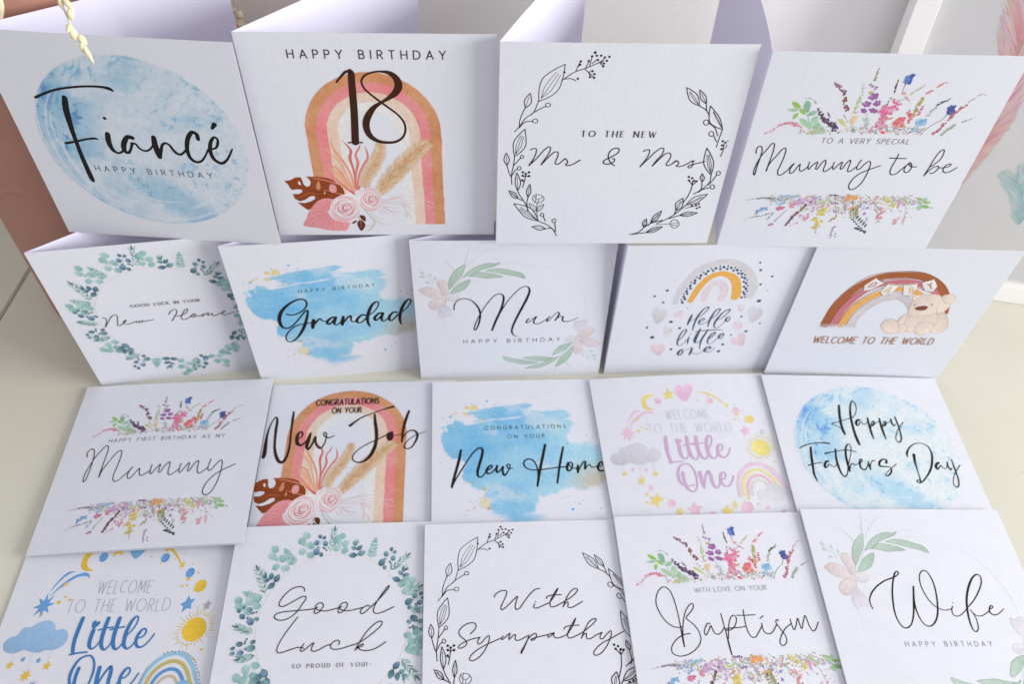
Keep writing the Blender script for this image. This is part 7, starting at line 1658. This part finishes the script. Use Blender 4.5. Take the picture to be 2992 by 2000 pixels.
MOON_A = ((200, 216, 230), (134, 184, 212), (84, 138, 196)); MOON_B = ((212, 228, 244), (142, 196, 236), (90, 154, 220))
def with_moon(c, cols): wash("watercolour_moon", .05, .97, .06, .95, 230, paint_moon(*cols), c[2], c[1])
def with_blob(c):
    wash("watercolour_splash", .02, .98, .06, .90, 230, paint_blob, c[2], c[1])
ARCH2 = lambda u, v: (1.105 * u - .108, 1.07 * v + .046)
def with_arch(c, big=False):
    if big: wash("printed_arch", .10, .76, .10, .96, 240, lambda u, v: paint_arch((u + .108) / 1.105, (v - .046) / 1.07), c[2], c[1])
    else: wash("printed_arch", .19, .79, .05, .85, 240, paint_arch, c[2], c[1])

# upper row, standing on the lower row
c = standing_card((-2.0919, 2.8042, -.0309, .0192, 0, .9981), 39.5, "standing card reading Fiancé across a blue watercolour moon, a straw sprig hanging before it", UP, .004)
with_moon(c, MOON_A); finish(draw(DATA['fiance'], {}), c[2], c[1])
c = standing_card((-1.1052, 2.8251, .0671, .0177, -.0039, 1.0127), 49, "standing card with a big brown 18 over a terracotta arch", UP)
with_arch(c); finish(draw(DATA['eighteen'], draw(DATA['archflowers'], {})), c[2], c[1])
c = standing_card((-.0928, 2.826, .0669, .0239, -.0045, 1.013), 67, "standing card reading Mr & Mrs inside a black line-drawn leaf wreath", UP, .003, .05)
finish(draw(DATA['mrmrs'], draw(DATA['linewreath'], {})), c[2], c[1])
c = standing_card((.9543, 2.8913, .0308, -.0015, .0032, .9983), 82.5, "standing card reading Mummy to be between two bands of painted wildflowers", UP, .003, -.10)
finish(draw(DATA['mumtobe'], draw(DATA['bouquet'], {})), c[2], c[1])
# lower row
c = standing_card((-2.2376, 2.6524, .1964, -.0063), 28.5, "standing card reading New Home inside an oval of eucalyptus leaves", LOW)
sh = {}; eucalyptus(sh); finish(draw(DATA['homegl'], sh), c[2], c[1])
c = standing_card((-1.3764, 2.7274, .1684, .0151), 15.5, "standing card reading Grandad in black script on a bright blue splash", LOW, .012)
with_blob(c); finish(draw(DATA['grandad'], draw(DATA['blobdots'], {})), c[2], c[1])
c = standing_card((-.4994, 2.7901, .0896, .0462), 17.5, "standing card reading Mum beside pale sage leaves and a blush flower", LOW, .012)
MIR = lambda u, v: (1.010 - u, .930 - v)
def sage(cc, ox=0., oy=0., ring=(.515, .480, .372)):
    s_ = draw(DATA['greyflower'], {}, xf=lambda u, v: (u + ox, v + oy)); 
    s2 = Sheet(9); th = np.linspace(-.55 * pi, .62 * pi, 30); s2.stroke([(ring[0] + ring[2] * cos(a), ring[1] + ring[2] * sin(a), .0013) for a in th], ink((206, 214, 214)))
    th = np.linspace(.93 * pi, 1.5 * pi, 24); s2.stroke([(ring[0] + ring[2] * cos(a), ring[1] + ring[2] * sin(a), .0013) for a in th], ink((212, 218, 220)))
    s2.obj("thin_ring", cc[2], M_WASH, cc[1])
    finish(s_, cc[2], cc[1])
    finish(draw(DATA['greyflower'], {}, xf=lambda u, v: (1.013 - u + ox * .4, .93 - v + oy)), cc[2], cc[1])
sage(c); finish(draw(DATA['mum'], {}), c[2], c[1])
c = standing_card((.5274, 2.8796, .0853, -.02), 84, "standing card reading Hello little one under a grey, navy and mustard rainbow", LOW, .006)
finish(draw(DATA['hello'], draw(DATA['hellobow'], {})), c[2], c[1])
c = standing_card((1.4398, 2.9201, .0193, -.0059), 30, "standing card with a teddy bear leaning on a brown knitted rainbow", LOW)
finish(draw(DATA['bear'], draw(DATA['bearart'], {})), c[2], c[1])
# rear flat row
c = flat_card((-2.2149, 1.634, .0885), (.5, 1.6, 1.5, 3.6), "flat card reading Mummy in thin script between wildflower bands, at the left edge", FLATB, .3)
finish(draw(DATA['mummy1'], draw(DATA['bouquet'], {}, xf=lambda u, v: (.891 * u + .067, .79 * v + .165 if v > .45 else .9 * v - .022), seed=3)), c[2], c[1])
c = flat_card((-1.2267, 1.7028, .0806), (0, 0, 0, 0), "flat card reading New Job in brown script over a terracotta arch", FLATB)
with_arch(c, True); finish(draw(DATA['newjob'], draw(DATA['archflowers'], {}, xf=ARCH2)), c[2], c[1])
c = flat_card((-.3429, 1.751, .0878), (1.5, 0, 1.5, 0), "flat card reading New Home in black script on a blue splash", FLATB, .4)
with_blob(c); finish(draw(DATA['home2'], draw(DATA['blobdots'], {})), c[2], c[1])
c = flat_card((.5467, 1.8144, .1089), (1.5, 0, 1.5, 0), "flat card with Little One in lilac lettering, a grey cloud and pink stars", FLATB, .4, .012)
PINKMAP = {(3, 3, 3): (242, 192, 208), (4, 4, 4): (203, 204, 211), (4, 4, 5): (212, 213, 219), (5, 5, 5): (226, 209, 130), (6, 6, 6): (245, 217, 134), (7, 7, 7): (228, 190, 216), (8, 8, 8): (206, 204, 214), (9, 9, 1): (230, 196, 216), (9, 9, 2): (236, 218, 158), (9, 9, 3): (240, 186, 196), (9, 9, 4): (214, 212, 206), (15, 15, 15): (200, 196, 196), (1, 1, 1): (203, 170, 203), (2, 2, 2): (200, 198, 210)}
BLUEMAP = {(3, 3, 3): (106, 160, 214), (4, 4, 4): (150, 186, 220), (4, 4, 5): (140, 186, 224), (5, 5, 5): (226, 190, 70), (6, 6, 6): (245, 190, 62), (7, 7, 7): (124, 180, 220), (8, 8, 8): (170, 168, 172), (9, 9, 1): (148, 194, 224), (9, 9, 2): (190, 182, 110), (9, 9, 3): (96, 150, 208), (9, 9, 4): (200, 184, 156), (15, 15, 15): (140, 120, 100), (1, 1, 1): (62, 122, 182), (2, 2, 2): (150, 160, 185)}
finish(draw(DATA['little'], draw(DATA['baby'], {}, PINKMAP), PINKMAP), c[2], c[1])
c = flat_card((1.4527, 1.8958, .0369), (1.5, 0, 1.5, 0), "flat card reading Happy Fathers Day on a bright blue moon", FLATB, .4)
with_moon(c, MOON_B); finish(draw(DATA['fathers'], {}), c[2], c[1])
# front flat row
c = flat_card((-2.1551, .7443, .079), (0, 0, 0, 0), "flat card with Little One in blue lettering, a blue cloud and yellow sun", FLATF)
finish(draw(DATA['little'], draw(DATA['baby'], {}, BLUEMAP, xf=lambda u, v: (u + .004, v + .014 + .12 * max(0, v - .5))), BLUEMAP), c[2], c[1])
c = flat_card((-1.1894, .8189, .0815), (2.2, 1.3, 1.5, 0), "flat card reading Good Luck inside a round eucalyptus wreath", FLATF, .4)
sh = {}; eucalyptus(sh); finish(draw(DATA['goodluck'], sh), c[2], c[1])
c = flat_card((-.298, .866, .0843), (3, 1.3, 1.5, 0), "flat card reading With Sympathy inside a black line-drawn wreath", FLATF, .4)
finish(draw(DATA['sympathy'], draw(DATA['linewreath'], {}, xf=lambda u, v: (u - .002, v + .014))), c[2], c[1])
c = flat_card((.6134, .9477, .0844), (3, 1.3, 1.5, 0), "flat card reading Baptism in looping script under painted wildflowers", FLATF, .4)
finish(draw(DATA['baptism'], draw(DATA['bouquet'], {}, xf=lambda u, v: (u - .004, .95 * v + .0565 if v > .45 else v))), c[2], c[1])
c = flat_card((1.5026, 1.0305, .0496), (3, 1.4, 1.5, 0), "flat card reading Wife in looping script beside sage leaves and blush petals", FLATF, .4)
sage(c, .013, .016); finish(draw(DATA['wife'], {}), c[2], c[1])

# ------------------------------------------------------------------ pink vase with dried grass
VX, VY = -2.24 * U, 3.56 * U
def lathe(prof, n=64):
    vs, fs = [], []
    for r_, z in prof:
        for k in range(n): vs.append((r_ * cos(2 * pi * k / n), r_ * sin(2 * pi * k / n), z))
    for i in range(len(prof) - 1):
        for k in range(n): fs.append((i * n + k, i * n + (k + 1) % n, (i + 1) * n + (k + 1) % n, (i + 1) * n + k))
    return vs, fs
vase = empty("pink_vase", (VX, VY, 0)); tag(vase, "tall matt dusty-pink ceramic vase behind the upper left cards", "vase")
R0 = .60 * U; HV = 2.45 * U
vs, fs = lathe([(0, .0005), (R0 * .94, .0005), (R0 * .985, .003), (R0, .008), (R0, HV - .02), (R0 * .97, HV - .006), (R0 * .9, HV), (R0 * .86, HV - .004), (R0 * .84, HV - .03), (R0 * .84, .02), (0, .015)])
mesh_obj("body", vs, fs, M_VASE, vase, True)
# round relief pressed into the side that faces the camera
vs, fs = [], []; ca = math.atan2(0.30 * U - VY, -.9 * U - VX) - .62; zc = .78 * U; m = 60
for j in range(m + 1):
    an = 2 * pi * j / m
    for dr, hh in ((-.0035, -.0003), (-.0012, .0007), (.0012, .0007), (.0035, -.0003)):
        rr = .24 * U + dr; aa = ca + rr * cos(an) / R0; z = zc + rr * 1.25 * sin(an); vs.append(((R0 + hh) * cos(aa), (R0 + hh) * sin(aa), z))
for j in range(m):
    for i in range(3): q_ = j * 4 + i; fs.append((q_, q_ + 4, q_ + 5, q_ + 1))
mesh_obj("round_relief", vs, fs, M_VASE, vase, True)

def tube(P, r0, r1, n=7):
    P = [Vector(p) for p in catmull(np.array(P), 8)]; vs, fs = [], []
    for i, p in enumerate(P):
        d = (P[min(i + 1, len(P) - 1)] - P[max(i - 1, 0)]).normalized(); a = d.orthogonal().normalized(); b = d.cross(a); r_ = r0 + (r1 - r0) * i / (len(P) - 1)
        for k in range(n): vs.append(p + (a * cos(2 * pi * k / n) + b * sin(2 * pi * k / n)) * r_)
    for i in range(len(P) - 1):
        for k in range(n): fs.append((i * n + k, i * n + (k + 1) % n, (i + 1) * n + (k + 1) % n, (i + 1) * n + k))
    return vs, fs, P
def seed_head(name, pos, d, L, W, parent, flat=.7):
    d = Vector(d).normalized(); a = d.orthogonal().normalized(); b = d.cross(a); vs, fs = [], []; n, m = 10, 9
    for i in range(m + 1):
        t_ = i / m; r_ = .60 * W * (sin(pi * min(.98, t_ * .93 + .05)) ** .8) * (1 - .35 * t_)
        for k in range(n):
            an = 2 * pi * k / n; rr = r_ * (1 + .12 * cos(3 * an)); vs.append(Vector(pos) + d * (L * t_) + a * (cos(an) * rr) + b * (sin(an) * rr * flat))
    for i in range(m):
        for k in range(n): fs.append((i * n + k, i * n + (k + 1) % n, (i + 1) * n + (k + 1) % n, (i + 1) * n + k))
    fs.append(tuple(range(n))[::-1]); fs.append(tuple(m * n + k for k in range(n)))
    return mesh_obj(name, vs, fs, M_STRAW, parent, True)
def P_at(px, py, Yu):       # where the sight line of a traced point crosses the vertical plane y = Yu (card units)
    a, b = (px - 1496) / F_PX, -(py - 1000) / F_PX; d = fw + r2 * a + u2 * b; t_ = Yu / d.y
    return Vector((d.x * t_, Yu, CAM_H + d.z * t_)) * U
def sprig(label, pts, seeds, r0=.0007, mouth=None):
    root = empty("dried_grass_stem", mouth); tag(root, label, "dried grass", "dried grass stems in the pink vase")
    off = Vector(mouth); vs, fs, P = tube([tuple(p - off) for p in pts], r0, r0 * .45); mesh_obj("stem", vs, fs, M_STRAW, root, True)
    for (p, tip, W) in seeds:
        d = tip - p; seed_head("seed_head", p - off, d, d.length, W, root)
    return root
mouth = Vector((VX + .3 * U, VY - .35 * U, HV + .002)); q = P_at
Z6 = lambda x, y, Y: q(x / 7.82, y / 7.82, Y)
Z7 = lambda x, y, Y: q(640 + x / 13.067, y / 13.067, Y)
sprig("straw-coloured grass sprig hanging in front of the blue moon card", [mouth, mouth + Vector((.01, -.07, .05)), Z6(1300, -700, 2.60), Z6(1380, -20, 2.6), Z6(1480, 250, 2.6), Z6(1600, 520, 2.6), Z6(1760, 780, 2.59), Z6(1880, 980, 2.58), Z6(1990, 1180, 2.58)],
      [(Z6(1440, -60, 2.6), Z6(1690, 240, 2.6), .0030), (Z6(1590, 160, 2.6), Z6(1650, 480, 2.59), .0034), (Z6(1350, -80, 2.6), Z6(1440, 220, 2.6), .0028), (Z6(1600, 540, 2.6), Z6(1540, 740, 2.57), .0040), (Z6(1650, 620, 2.59), Z6(1720, 930, 2.58), .0038), (Z6(1800, 790, 2.59), Z6(1990, 1040, 2.59), .0038), (Z6(1860, 960, 2.58), Z6(1910, 1210, 2.58), .0026), (Z6(1900, 1010, 2.58), Z6(2150, 1460, 2.58), .0026)], mouth=tuple(mouth))
mouth2 = Vector((VX + .42 * U, VY + .12 * U, HV + .002))
sprig("thin beige grass sprig hanging by the wall between moon and arch cards", [mouth2, mouth2 + Vector((.06, .01, .02)), Z7(470, -700, 3.7), Z7(540, -20, 3.7), Z7(600, 380, 3.7), Z7(660, 560, 3.7), Z7(760, 800, 3.7), Z7(850, 900, 3.7)],
      [(Z7(540, 260, 3.7), Z7(520, 560, 3.7), .0044), (Z7(640, 520, 3.7), Z7(950, 660, 3.7), .0060), (Z7(660, 840, 3.7), Z7(960, 1020, 3.7), .0060), (Z7(1000, -60, 3.7), Z7(1150, 50, 3.7), .0028)], .0006, tuple(mouth2))
mouth3 = Vector((VX - .1 * U, VY - .45 * U, HV + .002))
sprig("broad tan dried blade drooping in the top left corner", [mouth3, mouth3 + Vector((-.02, -.06, .03)), q(-60, -60, 2.9), q(-30, 0, 2.9), q(-14, 45, 2.9)],
      [(q(-22, -40, 2.9), q(4, 62, 2.9), .0075)], .0008, tuple(mouth3))

# ------------------------------------------------------------------ picture frame leaning at the wall
fx = Vector((1, -.155, 0)).normalized(); fk = Vector((.155, 1, 0)).normalized(); LEAN = .14
fu = Vector((0, 0, cos(LEAN))) + fk * sin(LEAN); fn = fx.cross(fu)            # fn faces the viewer
FO = Vector((1.97, 3.75, 0)) * U
FW, FH, BW = 1.95, 2.75, .125; A0 = -.06
fr = empty("picture_frame", tuple(FO)); tag(fr, "white framed feather print leaning against the wall at the right", "picture frame")
def FP(a, b, h=0.0): return fx * (a * U) + fu * (b * U) + fn * h
def bar(a0, a1, b0, b1, h0, h1):
    vs = [FP(a, b, h) for h in (h0, h1) for a, b in ((a0, b0), (a1, b0), (a1, b1), (a0, b1))]
    return vs, [(3, 2, 1, 0), (4, 5, 6, 7), (0, 1, 5, 4), (1, 2, 6, 5), (2, 3, 7, 6), (3, 0, 4, 7)]
bms = []
for (a0, a1, b0, b1) in ((A0, A0 + BW, .0, FH), (A0 + FW - BW, A0 + FW, .0, FH), (A0 + BW, A0 + FW - BW, .0, BW), (A0 + BW, A0 + FW - BW, FH - BW, FH)):
    v_, f_ = bar(a0, a1, b0, b1, -.018, 0.0); bm = bmesh.new(); bv = [bm.verts.new(p) for p in v_]
    for f0 in f_: bm.faces.new([bv[i] for i in f0])
    bmesh.ops.bevel(bm, geom=list(bm.edges), offset=.0009, segments=2, affect='EDGES'); bms.append(bm)
bm_obj("frame", bms, M_FRAME, fr)
v_, f_ = bar(A0 + BW - .01, A0 + FW - BW + .01, BW - .01, FH - BW + .01, -.0145, -.0125)
pr = mesh_obj("print", v_, f_, M_PRINT, fr, False, [ink((232, 233, 228))] * 8)
M_GLASS, nt, b = new_mat("picture_glass")
b.inputs['Transmission Weight'].default_value = 1.0; b.inputs['Roughness'].default_value = .06; b.inputs['IOR'].default_value = 1.45
# thin pane: straight-through transparency with a fresnel reflection so light passes without refraction
tr_ = N(nt, 'ShaderNodeBsdfTransparent'); gl = N(nt, 'ShaderNodeBsdfGlossy'); gl.inputs['Roughness'].default_value = .08
fz = N(nt, 'ShaderNodeFresnel'); gg = N(nt, 'ShaderNodeNewGeometry'); ir = N(nt, 'ShaderNodeMapRange'); ir.inputs['To Min'].default_value = 1.5; ir.inputs['To Max'].default_value = 1 / 1.5; nt.links.new(gg.outputs['Backfacing'], ir.inputs['Value']); nt.links.new(ir.outputs[0], fz.inputs['IOR']); mxs = N(nt, 'ShaderNodeMixShader')
nt.links.new(fz.outputs[0], mxs.inputs[0]); nt.links.new(tr_.outputs[0], mxs.inputs[1]); nt.links.new(gl.outputs[0], mxs.inputs[2])
nt.links.new(mxs.outputs[0], nt.nodes['Material Output'].inputs['Surface'])
v_, f_ = bar(A0 + BW - .01, A0 + FW - BW + .01, BW - .01, FH - BW + .01, -.0085, -.0070)
mesh_obj("glass_pane", v_, f_, M_GLASS, fr)
def plumes(name, axis, cols, n, seed, wd):
    sh_ = Sheet(seed); R = sh_.rng; Q = catmull(axis, 12)
    for i in range(n):
        k = min(len(Q) - 2, int(R.random() * (len(Q) - 1))); x_, y_, w_ = Q[k]; d = Q[k + 1] - Q[max(0, k - 1)]; an = math.atan2(d[1], d[0]); sd = R.choice((-1, 1))
        c_ = ink(R.choice(cols)); f_ = R.uniform(.9, 1.08); c_ = tuple(min(.88, k_ * f_) for k_ in c_[:3]) + (1,)
        pal = tuple(k_ + (p_ - k_) * R.uniform(.2, .8) for k_, p_ in zip(c_[:3], ink((232, 233, 228))[:3])) + (1,)
        sh_.leaf(x_, y_, w_ * R.uniform(.8, 1.1), w_ * wd * R.uniform(.7, 1.3), an + sd * R.uniform(.25, .6), c_, pal, 40e-6 + R.random() * 300e-6)
    return sh_.obj(name, lambda u, v, h: FP(u, v, -.0125 + h), M_PRINT, pr)
plumes("pink_feather", [(.52, .62, .10), (.56, .85, .14), (.60, 1.10, .17), (.56, 1.36, .19), (.52, 1.62, .22), (.54, 1.95, .16), (.6, 2.2, .06)], [(226, 140, 150), (232, 166, 170), (238, 190, 182), (228, 152, 158)], 2600, 4, .085)
sh_ = Sheet(12); sh_.stroke([(.50, .60, .006), (.57, .95, .010), (.56, 1.4, .010), (.55, 1.9, .006)], ink((236, 206, 196))); sh_.obj("feather_quill", lambda u, v, h: FP(u, v, -.0125 + h + .0004), M_PRINT, pr)
plumes("teal_feather", [(.985, .50, .10), (.95, .62, .16), (.90, .72, .17), (.84, .80, .08)], [(160, 200, 204), (176, 210, 212), (146, 190, 198)], 420, 6, .10)
